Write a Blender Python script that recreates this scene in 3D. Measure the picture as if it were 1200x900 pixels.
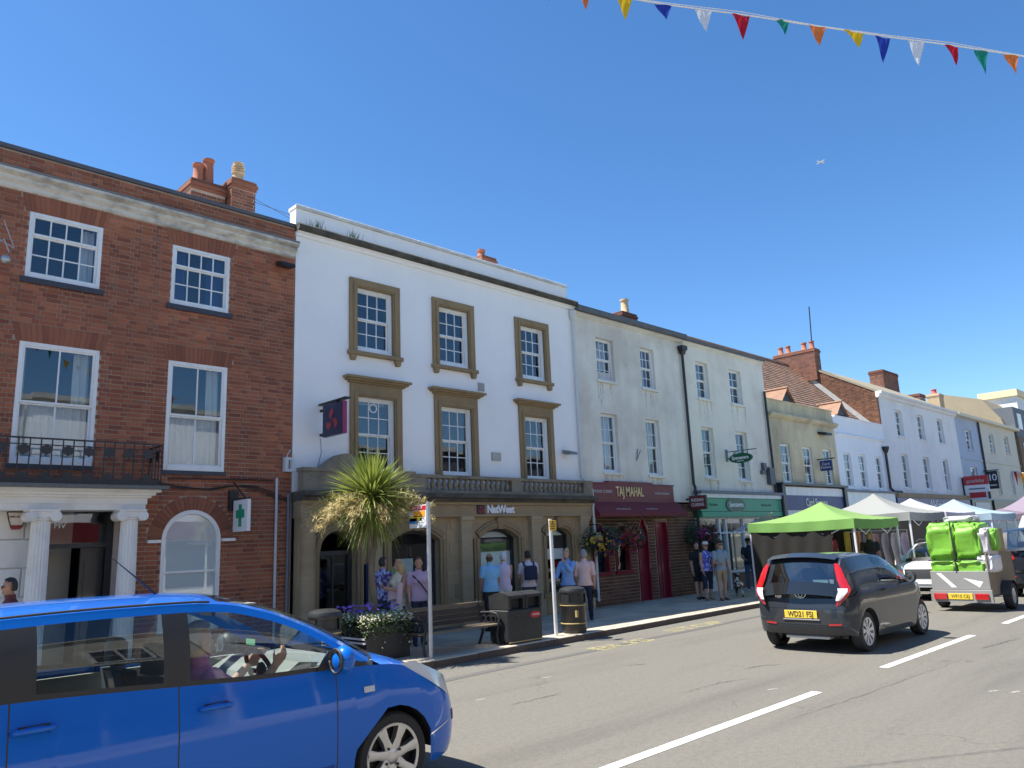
import bpy, bmesh, math, random
from mathutils import Vector, Matrix
from math import sin, cos, pi, sqrt, radians as R
random.seed(11)
for o in list(bpy.data.objects): bpy.data.objects.remove(o)
sc = bpy.context.scene; COL = sc.collection
# ---------------------------------------------------------------- camera
YAW, PIT, ROLL, FPX, HC = 0.778832, 0.20573, -0.041915, 900.09, 1.80
fw = Vector((sin(YAW)*cos(PIT), cos(YAW)*cos(PIT), sin(PIT)))
rt = Vector((cos(YAW), -sin(YAW), 0)); up = rt.cross(fw)
rr = rt*cos(ROLL)+up*sin(ROLL); uu = up*cos(ROLL)-rt*sin(ROLL)
cd = bpy.data.cameras.new('camera'); cam = bpy.data.objects.new('camera', cd); COL.objects.link(cam)
cd.sensor_width = 36; cd.lens = FPX/1200*36; cd.clip_end = 3000; cd.clip_start = .05
cam.matrix_world = Matrix(((rr.x, uu.x, -fw.x, 0), (rr.y, uu.y, -fw.y, 0), (rr.z, uu.z, -fw.z, HC), (0, 0, 0, 1)))
sc.camera = cam
# ---------------------------------------------------------------- sky, sun, exposure
SUN = Vector((-.40, .345, 1)).normalized()
w = bpy.data.worlds.new('World'); sc.world = w; w.use_nodes = True
wn = w.node_tree; bg = wn.nodes['Background']
sky = wn.nodes.new('ShaderNodeTexSky'); sky.sky_type = 'NISHITA'; sky.sun_disc = False
sky.sun_elevation = math.asin(SUN.z); sky.sun_rotation = math.atan2(SUN.x, SUN.y)
sky.air_density = .85; sky.dust_density = 0.15; sky.ozone_density = 3.4; sky.altitude = 20
hs = wn.nodes.new('ShaderNodeHueSaturation'); hs.inputs['Saturation'].default_value = 1.2
wn.links.new(sky.outputs[0], hs.inputs['Color']); wn.links.new(hs.outputs[0], bg.inputs[0]); bg.inputs[1].default_value = .10
sl = bpy.data.lights.new('sun', 'SUN'); sl.energy = 5.0; sl.angle = R(.53); sl.color = (1, .955, .88)
so = bpy.data.objects.new('sun', sl); COL.objects.link(so); so.rotation_euler = (-SUN).to_track_quat('-Z', 'Y').to_euler()
so.location = (0, 0, 30)
sc.view_settings.view_transform = 'Standard'; sc.view_settings.look = 'None'
sc.view_settings.exposure = 1.14; sc.view_settings.gamma = 1
# ---------------------------------------------------------------- pixel helpers (photo is 1200x900)
def ray(x, y): return fw+rr*((x-600)/FPX)-uu*((y-450)/FPX)
def gnd(x, y, z=0.):
    d = ray(x, y); t = (z-HC)/d.z; return Vector((d.x*t, d.y*t, z))
def at(x, y, Y):
    d = ray(x, y); t = Y/d.y; return Vector((d.x*t, Y, d.z*t+HC))
# ---------------------------------------------------------------- objects
BASE = {}
def setp(o, label=None, cat=None, group=None, kind=None):
    if label: o['label'] = label
    if cat: o['category'] = cat
    if group: o['group'] = group
    if kind: o['kind'] = kind
    return o
def empty(name, loc=(0, 0, 0), rz=0, label=None, cat=None, group=None, parent=None):
    o = bpy.data.objects.new(name, None); COL.objects.link(o); o.empty_display_size = .1
    o.location = loc; o.rotation_euler.z = rz; BASE[o.name] = Vector(loc) if not rz else Vector((0, 0, 0))
    return setp(o, label, cat, group)
class MB:
    """mesh buffer: collects faces in world (or local) coordinates"""
    def __init__(s): s.v = []; s.f = []; s.m = []
    def add(s, vs, fs, m=0):
        b = len(s.v); s.v += [tuple(v) for v in vs]
        s.f += [tuple(b+i for i in f) for f in fs]; s.m += [m]*len(fs); return s
    def quad(s, a, b, c, d, m=0): return s.add([a, b, c, d], [(0, 1, 2, 3)], m)
    def box(s, x0, x1, y0, y1, z0, z1, m=0):
        return s.add([(x0, y0, z0), (x1, y0, z0), (x1, y1, z0), (x0, y1, z0), (x0, y0, z1), (x1, y0, z1), (x1, y1, z1), (x0, y1, z1)],
                     [(0, 3, 2, 1), (4, 5, 6, 7), (0, 1, 5, 4), (1, 2, 6, 5), (2, 3, 7, 6), (3, 0, 4, 7)], m)
    def bbox(s, x0, x1, y0, y1, z0, z1, b=.01, m=0):
        "box with chamfered vertical and top edges"
        def ring(i, z): return [(x0+i, y0, z), (x1-i, y0, z), (x1, y0+i, z), (x1, y1-i, z), (x1-i, y1, z), (x0+i, y1, z), (x0, y1-i, z), (x0, y0+i, z)]
        def rin(z): return [(x0+b, y0+b, z)]*1+[(x1-b, y0+b, z), (x1-b, y0+b, z), (x1-b, y1-b, z), (x1-b, y1-b, z), (x0+b, y1-b, z), (x0+b, y1-b, z), (x0+b, y0+b, z)]
        vs = ring(b, z0)+ring(b, z1-b)+[(x0+b, y0+b, z1), (x1-b, y0+b, z1), (x1-b, y1-b, z1), (x0+b, y1-b, z1)]
        fs = [tuple(range(7, -1, -1))]+[(i, (i+1) % 8, 8+(i+1) % 8, 8+i) for i in range(8)]
        fs += [(8, 9, 17, 16), (9, 10, 17), (10, 11, 18, 17), (11, 12, 18), (12, 13, 19, 18), (13, 14, 19), (14, 15, 16, 19), (15, 8, 16), (16, 17, 18, 19)]
        return s.add(vs, fs, m)
    def prism(s, poly, fn, d0, d1, m=0):
        "poly of 2-d points, fn(u,v,d)->xyz, extruded d0..d1"
        n = len(poly)
        vs = [fn(u, v, d0) for u, v in poly]+[fn(u, v, d1) for u, v in poly]
        fs = [tuple(range(n)), tuple(range(2*n-1, n-1, -1))]+[(i, n+i, n+(i+1) % n, (i+1) % n) for i in range(n)]
        return s.add(vs, fs, m)
    def xz(s, poly, y0, y1, m=0): return s.prism(poly, lambda u, v, d: (u, d, v), y0, y1, m)
    def yz(s, poly, x0, x1, m=0): return s.prism(poly, lambda u, v, d: (d, u, v), x0, x1, m)
    def xy(s, poly, z0, z1, m=0): return s.prism(poly, lambda u, v, d: (u, v, d), z0, z1, m)
    def tube(s, pts, r, n=8, cap=True, m=0):
        pts = [Vector(p) for p in pts]; k = len(pts); rs = r if isinstance(r, (list, tuple)) else [r]*k
        vs = []; ref = None
        for i, p in enumerate(pts):
            t = (pts[min(i+1, k-1)]-pts[max(i-1, 0)])
            t = t.normalized() if t.length > 1e-9 else Vector((0, 0, 1))
            if ref is None: ref = Vector((1, 0, 0)) if abs(t.x) < .8 else Vector((0, 1, 0))
            a = t.cross(ref).normalized(); b = t.cross(a).normalized(); ref = a.cross(t)*1.0
            vs += [p+(a*cos(2*pi*j/n)+b*sin(2*pi*j/n))*rs[i] for j in range(n)]
        fs = [(i*n+j, i*n+(j+1) % n, (i+1)*n+(j+1) % n, (i+1)*n+j) for i in range(k-1) for j in range(n)]
        if cap: fs += [tuple(range(n-1, -1, -1)), tuple(range((k-1)*n, k*n))]
        return s.add(vs, fs, m)
    def lathe(s, prof, c=(0, 0, 0), n=16, m=0, ax='z', a0=0, a1=2*pi):
        "prof: list of (r,h)"
        c = Vector(c); full = abs(a1-a0-2*pi) < 1e-6; nn = n if full else n+1; vs = []
        for r, h in prof:
            for j in range(nn):
                a = a0+(a1-a0)*j/n; p = (r*cos(a), r*sin(a), h)
                if ax == 'y': p = (p[0], p[2], p[1])
                elif ax == 'x': p = (p[2], p[0], p[1])
                vs.append(c+Vector(p))
        fs = []
        for i in range(len(prof)-1):
            for j in range(n):
                k = (j+1) % nn
                fs.append((i*nn+j, i*nn+k, (i+1)*nn+k, (i+1)*nn+j))
        return s.add(vs, fs, m)
    def ball(s, c, r, n=10, m=0, sq=(1, 1, 1)):
        k = n//2+1; c = Vector(c); vs = []; fs = []
        for i in range(k+1):
            t = pi*i/k
            for j in range(n):
                a = 2*pi*j/n; vs.append(c+Vector((r*sin(t)*cos(a)*sq[0], r*sin(t)*sin(a)*sq[1], -r*cos(t)*sq[2])))
        for i in range(k):
            for j in range(n): fs.append((i*n+j, i*n+(j+1) % n, (i+1)*n+(j+1) % n, (i+1)*n+j))
        return s.add(vs, fs, m)
    def grid(s, P, nu, nv, m=0, flip=False):
        "P(i,j)->xyz for i<=nu, j<=nv"
        vs = [P(i, j) for i in range(nu+1) for j in range(nv+1)]
        q = nv+1; fs = [(i*q+j, (i+1)*q+j, (i+1)*q+j+1, i*q+j+1) for i in range(nu) for j in range(nv)]
        if flip: fs = [f[::-1] for f in fs]
        return s.add(vs, fs, m)
    def mesh(s, name, base=None, smooth=False, weld=0, rec=False):
        me = bpy.data.meshes.new(name); vs = s.v
        if base is not None and Vector(base).length > 0: vs = [(a-base[0], b-base[1], c-base[2]) for a, b, c in vs]
        me.from_pydata(vs, [], s.f)
        if any(s.m): me.polygons.foreach_set('material_index', s.m)
        if weld or rec:
            bm = bmesh.new(); bm.from_mesh(me)
            if weld: bmesh.ops.remove_doubles(bm, verts=bm.verts, dist=weld)
            if rec: bmesh.ops.recalc_face_normals(bm, faces=bm.faces)
            bm.to_mesh(me); bm.free()
        if smooth:
            me.polygons.foreach_set('use_smooth', [True]*len(me.polygons))
            if smooth is not True: me.set_sharp_from_angle(angle=R(smooth))
        me.update(); return me
def mk(name, mb, mat, parent=None, smooth=False, local=False, weld=0, label=None, cat=None, group=None, kind=None, rec=True, loc=None):
    "one mesh object; world coordinates unless local"
    base = BASE[parent.name] if (parent is not None and not local) else (Vector(loc) if loc else Vector((0, 0, 0)))
    me = mb.mesh(name, base, smooth, weld, rec) if isinstance(mb, MB) else mb
    for m in (mat if isinstance(mat, (list, tuple)) else [mat]): me.materials.append(m)
    o = bpy.data.objects.new(name, me); COL.objects.link(o)
    if parent is not None: o.parent = parent
    elif loc: o.location = base
    BASE[o.name] = base.copy()
    return setp(o, label, cat, group, kind)
def inst(name, me, parent, loc, scale=(1, 1, 1), rot=(0, 0, 0), kind=None, local=False):
    o = bpy.data.objects.new(name, me); COL.objects.link(o); o.parent = parent
    o.location = Vector(loc)-(Vector((0, 0, 0)) if local else BASE[parent.name]); o.scale = scale; o.rotation_euler = rot
    BASE[o.name] = Vector(loc); return setp(o, kind=kind)
def copy_tree(o, parent=None):
    c = o.copy(); COL.objects.link(c); c.parent = parent; BASE[c.name] = BASE.get(o.name, Vector((0, 0, 0)))
    for ch in o.children: copy_tree(ch, c)
    return c
def text(s, size, ext=.004, align='CENTER', bold=0, sx=1., spacing=1., shear=0):
    cu = bpy.data.curves.new('t', 'FONT'); cu.body = s; cu.size = size; cu.extrude = ext; cu.align_x = align; cu.align_y = 'CENTER'
    cu.offset = bold; cu.space_character = spacing; cu.shear = shear; cu.resolution_u = 3
    o = bpy.data.objects.new('t', cu); COL.objects.link(o)
    dg = bpy.context.evaluated_depsgraph_get(); me = bpy.data.meshes.new_from_object(o.evaluated_get(dg))
    bpy.data.objects.remove(o); bpy.data.curves.remove(cu)
    if sx != 1: me.transform(Matrix.Scale(sx, 4, (1, 0, 0)))
    return me
def put_text(name, s, size, c, mat, parent, facing='-y', local=False, **k):
    "text mesh centred at c, readable from facing side"
    me = text(s, size, **k)
    M = {'-y': Matrix.Rotation(pi/2, 4, 'X'), '-x': Matrix.Rotation(-pi/2, 4, 'Z') @ Matrix.Rotation(pi/2, 4, 'X'), 'z': Matrix.Identity(4)}[facing]
    me.transform(M); me.transform(Matrix.Translation(Vector(c)-(Vector((0, 0, 0)) if local else BASE[parent.name])))
    return mk(name, me, mat, parent, local=True)
# ---------------------------------------------------------------- materials
MATS = {}
def nodes(name):
    m = bpy.data.materials.new(name); m.use_nodes = True; return m, m.node_tree, m.node_tree.nodes['Principled BSDF']
def N(t, kind, **k):
    n = t.nodes.new('ShaderNode'+kind)
    for a, v in k.items():
        if a.startswith('i_'): n.inputs[int(a[2:])].default_value = v
        else: setattr(n, a, v)
    return n
def c4(c, f=1.): return (min(c[0]*f, 1), min(c[1]*f, 1), min(c[2]*f, 1), 1)
def noise(t, scale, detail=4, rough=.6, vec=None, stretch=None):
    n = N(t, 'TexNoise'); n.inputs['Scale'].default_value = scale; n.inputs['Detail'].default_value = detail; n.inputs['Roughness'].default_value = rough
    if vec is None:
        vec = N(t, 'TexCoord').outputs['Object']
    if stretch:
        mp = N(t, 'Mapping'); t.links.new(vec, mp.inputs[0]); mp.inputs['Scale'].default_value = stretch; vec = mp.outputs[0]
    t.links.new(vec, n.inputs['Vector']); return n.outputs['Fac']
def ramp(t, fac, stops):
    r = N(t, 'ValToRGB'); t.links.new(fac, r.inputs[0]); e = r.color_ramp.elements
    while len(e) < len(stops): e.new(.5)
    for i, (p, c) in enumerate(stops): e[i].position = p; e[i].color = c if len(c) == 4 else (*c, 1)
    return r.outputs[0]
def mixc(t, fac, a, b, mode='MIX'):
    n = N(t, 'Mix', data_type='RGBA', blend_type=mode)
    for s, v in ((0, fac), (6, a), (7, b)):
        if hasattr(v, 'links'): t.links.new(v, n.inputs[s])
        else: n.inputs[s].default_value = v if s == 0 or len(v) == 4 else (*v, 1)
    return n.outputs[2]
def bump(t, p, h, st=.3, dist=.01):
    b = N(t, 'Bump'); b.inputs['Strength'].default_value = st; b.inputs['Distance'].default_value = dist
    t.links.new(h, b.inputs['Height']); t.links.new(b.outputs[0], p.inputs['Normal'])
def pm(name, col, rough=.65, var=.12, scale=5., bm=0, bs=60., metal=0, coat=0, spec=None, rnd=0, dirt=None):
    "plain material: base colour with noise variation, optional bump, per-piece variation and dirt (colour, amount, stretch)"
    if name in MATS: return MATS[name]
    m, t, p = nodes(name); MATS[name] = m
    p.inputs['Roughness'].default_value = rough; p.inputs['Metallic'].default_value = metal
    if coat: p.inputs['Coat Weight'].default_value = coat; p.inputs['Coat Roughness'].default_value = .03
    if spec is not None: p.inputs['Specular IOR Level'].default_value = spec
    if var or dirt:
        c = mixc(t, noise(t, scale), c4(col, 1-var), c4(col, 1+var))
        if rnd:
            g = N(t, 'NewGeometry').outputs['Random Per Island']; oi = N(t, 'ObjectInfo').outputs['Random']
            a = N(t, 'Math', operation='ADD'); t.links.new(g, a.inputs[0]); t.links.new(oi, a.inputs[1])
            fr = N(t, 'Math', operation='FRACT'); t.links.new(a.outputs[0], fr.inputs[0])
            c = mixc(t, 1., c, ramp(t, fr.outputs[0], [(0, (1-rnd,)*3), (.5, (1, 1, 1)), (1, (1+rnd*.6,)*3)]), 'MULTIPLY')
        if dirt:
            dc, amt, st = dirt
            f = ramp(t, noise(t, 1.0, 6, .65, stretch=st), [(.45, (0, 0, 0)), (.72, (amt,)*3)])
            c = mixc(t, f, c, c4(dc))
        t.links.new(c, p.inputs['Base Color'])
    else: p.inputs['Base Color'].default_value = c4(col)
    if bm: bump(t, p, noise(t, bs, 5), bm)
    return m
def glass(name='glass', tint=(.93, .96, .97), ior=1.5, dark=0., rough=0., refl=.0):
    if name in MATS: return MATS[name]
    m, t, p = nodes(name); MATS[name] = m; t.nodes.remove(p)
    tr = N(t, 'BsdfTransparent'); tr.inputs[0].default_value = c4(tint, 1-dark)
    gl = N(t, 'BsdfGlossy'); gl.inputs['Roughness'].default_value = rough; gl.inputs[0].default_value = (.9, .93, .95, 1)
    g = N(t, 'NewGeometry'); dt = N(t, 'VectorMath', operation='DOT_PRODUCT'); t.links.new(g.outputs['Normal'], dt.inputs[0]); t.links.new(g.outputs['Incoming'], dt.inputs[1])
    ab = N(t, 'Math', operation='ABSOLUTE'); t.links.new(dt.outputs['Value'], ab.inputs[0]); iv = N(t, 'Math', operation='SUBTRACT', i_0=1.); t.links.new(ab.outputs[0], iv.inputs[1])
    pw = N(t, 'Math', operation='POWER', i_1=5.); t.links.new(iv.outputs[0], pw.inputs[0]); mu = N(t, 'Math', operation='MULTIPLY_ADD', i_1=.93-refl, i_2=.07+refl); t.links.new(pw.outputs[0], mu.inputs[0])
    nz = noise(t, 1.6, 1); b = N(t, 'Bump'); b.inputs['Strength'].default_value = .02; b.inputs['Distance'].default_value = .02
    t.links.new(nz, b.inputs['Height']); t.links.new(b.outputs[0], gl.inputs['Normal'])
    mx = N(t, 'MixShader'); t.links.new(mu.outputs[0], mx.inputs[0]); t.links.new(tr.outputs[0], mx.inputs[1]); t.links.new(gl.outputs[0], mx.inputs[2])
    t.links.new(mx.outputs[0], t.nodes['Material Output'].inputs[0]); return m
# ================================================================ setting: ground, road, pavements
sc.render.engine = 'CYCLES'; sc.cycles.use_denoising = True; sc.cycles.max_bounces = 8; sc.cycles.transparent_max_bounces = 16
YF = 13.3; PZ = .12
def yk(x): return 9.74+.03*(min(max(x, -5), 26)-7.5)
def asphalt():
    m, t, p = nodes('asphalt'); tc = N(t, 'TexCoord').outputs['Object']
    c = mixc(t, noise(t, .35, 5, .6, tc), (0.096, 0.089, 0.075), (0.132, 0.122, 0.103))
    c = mixc(t, ramp(t, noise(t, 130, 3, .7, tc), [(.35, (0, 0, 0)), (.7, (1, 1, 1))]), c, (0.192, 0.181, 0.153))
    c = mixc(t, ramp(t, noise(t, 95, 2, .6, tc), [(.56, (0, 0, 0)), (.66, (.8, .8, .8))]), c, (0.050, 0.047, 0.041))
    lane = noise(t, 1., 4, .55, tc, (.12, 1.1, 1))
    c = mixc(t, ramp(t, lane, [(.5, (0, 0, 0)), (.7, (.5, .5, .5))]), c, (0.074, 0.071, 0.062))
    c = mixc(t, 1., c, ramp(t, noise(t, 17, 8, .82, tc), [(.3, (.72, .72, .72)), (.7, (1.22, 1.22, 1.2))]), 'MULTIPLY')
    # fine cracks
    v = N(t, 'TexVoronoi', feature='DISTANCE_TO_EDGE'); v.inputs['Scale'].default_value = .55
    d = N(t, 'VectorMath', operation='ADD'); nz = N(t, 'TexNoise'); nz.inputs['Scale'].default_value = 1.7; nz.inputs['Detail'].default_value = 6
    t.links.new(tc, nz.inputs[0]); t.links.new(tc, d.inputs[0]); t.links.new(nz.outputs['Color'], d.inputs[1]); t.links.new(d.outputs[0], v.inputs[0])
    cr = ramp(t, v.outputs['Distance'], [(0, (.6, .6, .6)), (.009, (0, 0, 0))])
    gate = ramp(t, noise(t, .45, 2, .5, tc), [(.52, (0, 0, 0)), (.6, (1, 1, 1))])
    c = mixc(t, mixc(t, 1., cr, gate, 'MULTIPLY'), c, (.045, .043, .04))
    t.links.new(c, p.inputs['Base Color']); p.inputs['Roughness'].default_value = .82
    bump(t, p, noise(t, 160, 3, .7, tc), .55, .006); return m
M_ASP = asphalt()
M_SLAB = pm('paving_stone', (.46, .40, .31), .85, .12, 3, .25, 120, rnd=.2, dirt=((.26, .23, .18), .4, (1.5, 1.5, 1)))
M_JOINT = pm('paving_joint', (.16, .14, .12), .9, .2, 20)
M_KERB = pm('kerb_stone', (.50, .43, .33), .85, .12, 4, .3, 90, rnd=.12, dirt=((.3, .25, .2), .5, (1, 1, 1))); M_KFACE = pm('shaded_kerb_face', (.11, .08, .062), .9, .25, 8, .3, 60)  # kerb front face: its shade is put into a darker brown
M_GND = pm('far_ground', (.16, .15, .13), .95, .2, .05)
mk('ground', MB().quad((-800, -800, -.03), (1200, -800, -.03), (1200, 1200, -.03), (-800, 1200, -.03)), M_GND, kind='structure', rec=False)
xs = [-60, -5]+list(range(0, 27, 2))+[40, 70, 110, 160]
road = MB()
for a, b in zip(xs, xs[1:]): road.quad((a, -.75, 0), (b, -.75, 0), (b, yk(b), 0), (a, yk(a), 0))
road = mk('road', road, M_ASP, kind='structure', rec=False)
def worn(name, col, cov=.5):
    m, t, p = nodes(name); tc = N(t, 'TexCoord').outputs['Object']
    f = ramp(t, noise(t, 28, 5, .75, tc), [(cov-.06, (0, 0, 0)), (cov+.06, (1, 1, 1))])
    t.links.new(mixc(t, noise(t, 4, 3), c4(col, .85), c4(col)), p.inputs['Base Color']); p.inputs['Roughness'].default_value = .7
    t.links.new(f, p.inputs['Alpha']); return m
M_LINE = worn('worn_white_paint', (.74, .73, .68), .40); M_YEL = worn('worn_yellow_paint', (.62, .53, .2), .535); M_OLD = worn('faint_yellow_paint', (.66, .55, .2), .56)
def mark(name, mb, mat): return mk(name, mb, mat, road, rec=False)
for a, b in ((-1, 3), (4.97, 8.97), (10.95, 14.8), (16.75, 20.7), (22.7, 26.6), (28.6, 32.6), (34.5, 38.5)):
    mark('lane_marking', MB().quad((a, 4.26, .004), (b, 4.26, .004), (b, 4.38, .004), (a, 4.38, .004)), M_LINE)
M_SEAM = pm('tar_repair', (.095, .092, .086), .85, .15, 9, .4, 120)
sm = MB()
for i in range(40):
    a, b = -1+i*.7, -.3+i*.7
    oy = lambda x: yk(x)-.98+.03*sin(x*1.7)
    sm.quad((a, oy(a)-.085, .004), (b, oy(b)-.085, .004), (b, oy(b)+.085, .004), (a, oy(a)+.085, .004))
mark('tar_repair_strip', sm, M_SEAM)
M_CRK = worn('road_crack', (.105, .10, .092), .5)
def strip(pts, w0, w1, seed, name, mat=None):
    rnd = random.Random(seed); q = MB(); P = [gnd(a, b) for a, b in pts]; n = 24; prev = None
    for i in range(n+1):
        t = i/n*(len(P)-1); k = min(int(t), len(P)-2); p = P[k].lerp(P[k+1], t-k); h = (w0+(w1-w0)*rnd.random())*(.35+.65*sin(pi*i/n))*.5; d = (P[-1]-P[0]).normalized(); s_ = Vector((-d.y, d.x, 0)); j = s_*rnd.gauss(0, .012)
        cur = (p+s_*h+j+Vector((0, 0, .0035)), p-s_*h+j+Vector((0, 0, .0035)))
        if prev: q.quad(prev[0], cur[0], cur[1], prev[1])
        prev = cur
    return mark(name, q, mat or M_SEAM)
for i, (pp, a, b) in enumerate((([(930, 842), (1010, 815), (1130, 772)], .012, .03), ([(872, 784), (893, 780), (915, 779)], .04, .13), ([(800, 812), (845, 800), (880, 795)], .02, .05), ([(735, 780), (760, 778)], .05, .1), ([(600, 826), (660, 812)], .03, .08), ([(1150, 760), (1195, 748)], .04, .12))): strip(pp, a*.7, b*.7, 50+i, 'tar_crack', M_CRK)
M_PALEM = pm('pale_road_scuff', (.33, .32, .29), .8, .2, 30)
for i, (a, b) in enumerate(((905, 808), (1165, 810), (1190, 811), (640, 794), (563, 820))): strip([(a-6, b+1), (a+6, b-1)], .02, .05, 90+i, 'road_scuff', M_PALEM)
def lettering(s, x, y, size, sx, mat):
    me = text(s, size, ext=0, sx=sx, bold=.012); me.transform(Matrix.Translation((x, y, .005)))
    return mk('road_lettering', me, mat, road)
lettering('BUS', 11.2, 8.85, .55, 1.7, M_YEL); lettering('STOP', 14.1, 9.2, .55, 1.5, M_YEL)
# near pavement: bed, kerb stones, slabs
bed = MB()
for a, b in zip(xs, xs[1:]): bed.quad((a, yk(a)+.02, PZ-.012), (b, yk(b)+.02, PZ-.012), (b, 30, PZ-.012), (a, 30, PZ-.012))
pav = mk('pavement', bed, M_JOINT, kind='structure', rec=False)
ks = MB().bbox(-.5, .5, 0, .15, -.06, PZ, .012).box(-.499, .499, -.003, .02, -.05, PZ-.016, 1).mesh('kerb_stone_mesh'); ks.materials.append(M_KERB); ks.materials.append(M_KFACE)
x = -6.
while x < 62:
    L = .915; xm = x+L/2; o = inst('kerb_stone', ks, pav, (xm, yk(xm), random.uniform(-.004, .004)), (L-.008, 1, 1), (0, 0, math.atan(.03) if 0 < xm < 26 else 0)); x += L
sl_ = MB().bbox(-.5, .5, -.5, .5, -.04, 0, .006).mesh('slab_mesh'); sl_.materials.append(M_SLAB)
far = MB(); random.seed(3)
for r in range(9):
    y0 = .155+r*.45; x = -4+random.random()*.8
    while x < 60:
        L = random.choice((.6, .6, .75, .9)); xm = x+L/2; y = yk(xm)+y0+.225
        if y+.22 < 13.55:
            z = PZ+random.uniform(-.004, .003)
            if 6.2 < xm < 21.5: inst('paving_slab', sl_, pav, (xm, y, z), (L-.009, .441, 1), (random.uniform(-.003, .003), random.uniform(-.003, .003), .03))
            else: far.box(x+.004, x+L-.005, y-.22, y+.22, PZ-.04, z)
        x += L
mk('paving_slabs', far, M_SLAB, pav, kind='stuff', rec=False)
# opposite pavement, under and behind the viewer
op = MB().quad((-60, -4.2, PZ), (110, -4.2, PZ), (110, -.9, PZ), (-60, -.9, PZ)); mk('pavement_opposite', op, M_SLAB, kind='structure', rec=False)
k2 = MB()
for i in range(100): k2.bbox(-30+i*.915, -30+i*.915+.907, -.9, -.75, -.06, PZ, .012)
mk('kerb_opposite', k2, M_KERB, kind='structure', rec=False)

# ================================================================ facade helpers
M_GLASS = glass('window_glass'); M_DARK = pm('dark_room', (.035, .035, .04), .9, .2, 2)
M_WHITE = pm('white_gloss_paint', (.80, .80, .78), .4, .05, 5, dirt=((.5, .48, .42), .35, (3, 3, .6)))
M_NET = None
def fabric(name, col, tr=.35):
    m, t, p = nodes(name); MATS[name] = m
    p.inputs['Base Color'].default_value = c4(col); p.inputs['Roughness'].default_value = .9
    tl = N(t, 'BsdfTranslucent'); tl.inputs[0].default_value = c4(col)
    mx = N(t, 'MixShader', i_0=tr); t.links.new(p.outputs[0], mx.inputs[1]); t.links.new(tl.outputs[0], mx.inputs[2])
    t.links.new(mx.outputs[0], t.nodes['Material Output'].inputs[0]); return m
M_NET = fabric('net_curtain', (.82, .81, .77)); M_CURT = fabric('cream_curtain', (.78, .74, .64)); M_BLUEC = fabric('blue_curtain', (.03, .05, .2)); M_TEAL = fabric('faded_curtain', (.30, .36, .38))
def arch_z(x, o):
    x0, x1, z0, z1, r = o[:5]; hw = (x1-x0)/2; t = min(abs(x-(x0+x1)/2)/hw, 1)
    if len(o) > 5: return z1-r*t**1.35                       # pointed
    rad = (hw*hw+r*r)/(2*r); return z1-rad+sqrt(max(rad*rad-(t*hw)**2, 0))
def wall(mb, x0, x1, z0, z1, Y, ops, depth=.12, m=0, mr=None, n=12):
    "front wall at Y with openings (x0,x1,z0,z1,rise); reveals go back by depth"
    mr = m if mr is None else mr
    X = sorted({x0, x1, *[v for o in ops for v in o[:2]]}); Z = sorted({z0, z1, *[v for o in ops for v in o[2:4]]})
    X = [v for v in X if x0 <= v <= x1]; Z = [v for v in Z if z0 <= v <= z1]
    for a, b in zip(X, X[1:]):
        for c, d in zip(Z, Z[1:]):
            xm, zm = (a+b)/2, (c+d)/2
            if any(o[0] < xm < o[1] and o[2] < zm < o[3] for o in ops): continue
            mb.quad((a, Y, c), (b, Y, c), (b, Y, d), (a, Y, d), m)
    for o in ops:
        a, b, c, d, r = o[:5]; D = Y+depth; s = d-r
        mb.quad((a, Y, c), (a, Y, s), (a, D, s), (a, D, c), mr); mb.quad((b, Y, c), (b, D, c), (b, D, s), (b, Y, s), mr)
        mb.quad((a, Y, c), (a, D, c), (b, D, c), (b, Y, c), mr)
        if r <= 0: mb.quad((a, Y, d), (b, Y, d), (b, D, d), (a, D, d), mr)
        else:
            for i in range(n):
                u, v = a+(b-a)*i/n, a+(b-a)*(i+1)/n; zu, zv = arch_z(u, o), arch_z(v, o)
                mb.quad((u, Y, zu), (v, Y, zv), (v, Y, d), (u, Y, d), m); mb.quad((u, Y, zu), (u, D, zu), (v, D, zv), (v, Y, zv), mr)
    return mb
def shell(mb, x0, x1, z1, Y, back=9., z0=PZ, m=0, gap=.004):
    "side walls, back and flat top behind a front wall"
    x0 += gap; x1 -= gap; B = Y+back
    mb.quad((x0, Y, z0), (x0, Y, z1), (x0, B, z1), (x0, B, z0), m); mb.quad((x1, Y, z0), (x1, B, z0), (x1, B, z1), (x1, Y, z1), m)
    mb.quad((x0, B, z0), (x0, B, z1), (x1, B, z1), (x1, B, z0), m); mb.quad((x0, Y, z1-.02), (x1, Y, z1-.02), (x1, B, z1-.02), (x0, B, z1-.02), m)
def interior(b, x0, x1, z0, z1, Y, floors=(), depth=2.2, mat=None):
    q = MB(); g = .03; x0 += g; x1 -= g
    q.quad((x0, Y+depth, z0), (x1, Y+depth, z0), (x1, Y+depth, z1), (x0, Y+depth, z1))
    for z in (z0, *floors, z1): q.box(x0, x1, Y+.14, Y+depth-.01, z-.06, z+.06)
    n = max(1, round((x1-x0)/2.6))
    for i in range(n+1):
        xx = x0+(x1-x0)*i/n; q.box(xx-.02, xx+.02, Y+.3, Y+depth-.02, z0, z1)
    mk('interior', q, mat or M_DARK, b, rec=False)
PANE = MB().box(-.5, .5, -.003, .003, -.5, .5).mesh('pane_mesh'); PANE.materials.append(M_GLASS)
def curtain(mb, x0, x1, y, z0, z1, waves, amp=.025, taper=0):
    n = max(4, int(waves*6))
    def P(i, j):
        t = i/n; f = j/4; k = 1-taper*(1-f)
        return (x0+(x1-x0)*t*k, y+amp*sin(2*pi*waves*t+.4*f)+.008*sin(9*t+j), z0+(z1-z0)*f)
    mb.grid(P, n, 4); return mb
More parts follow.
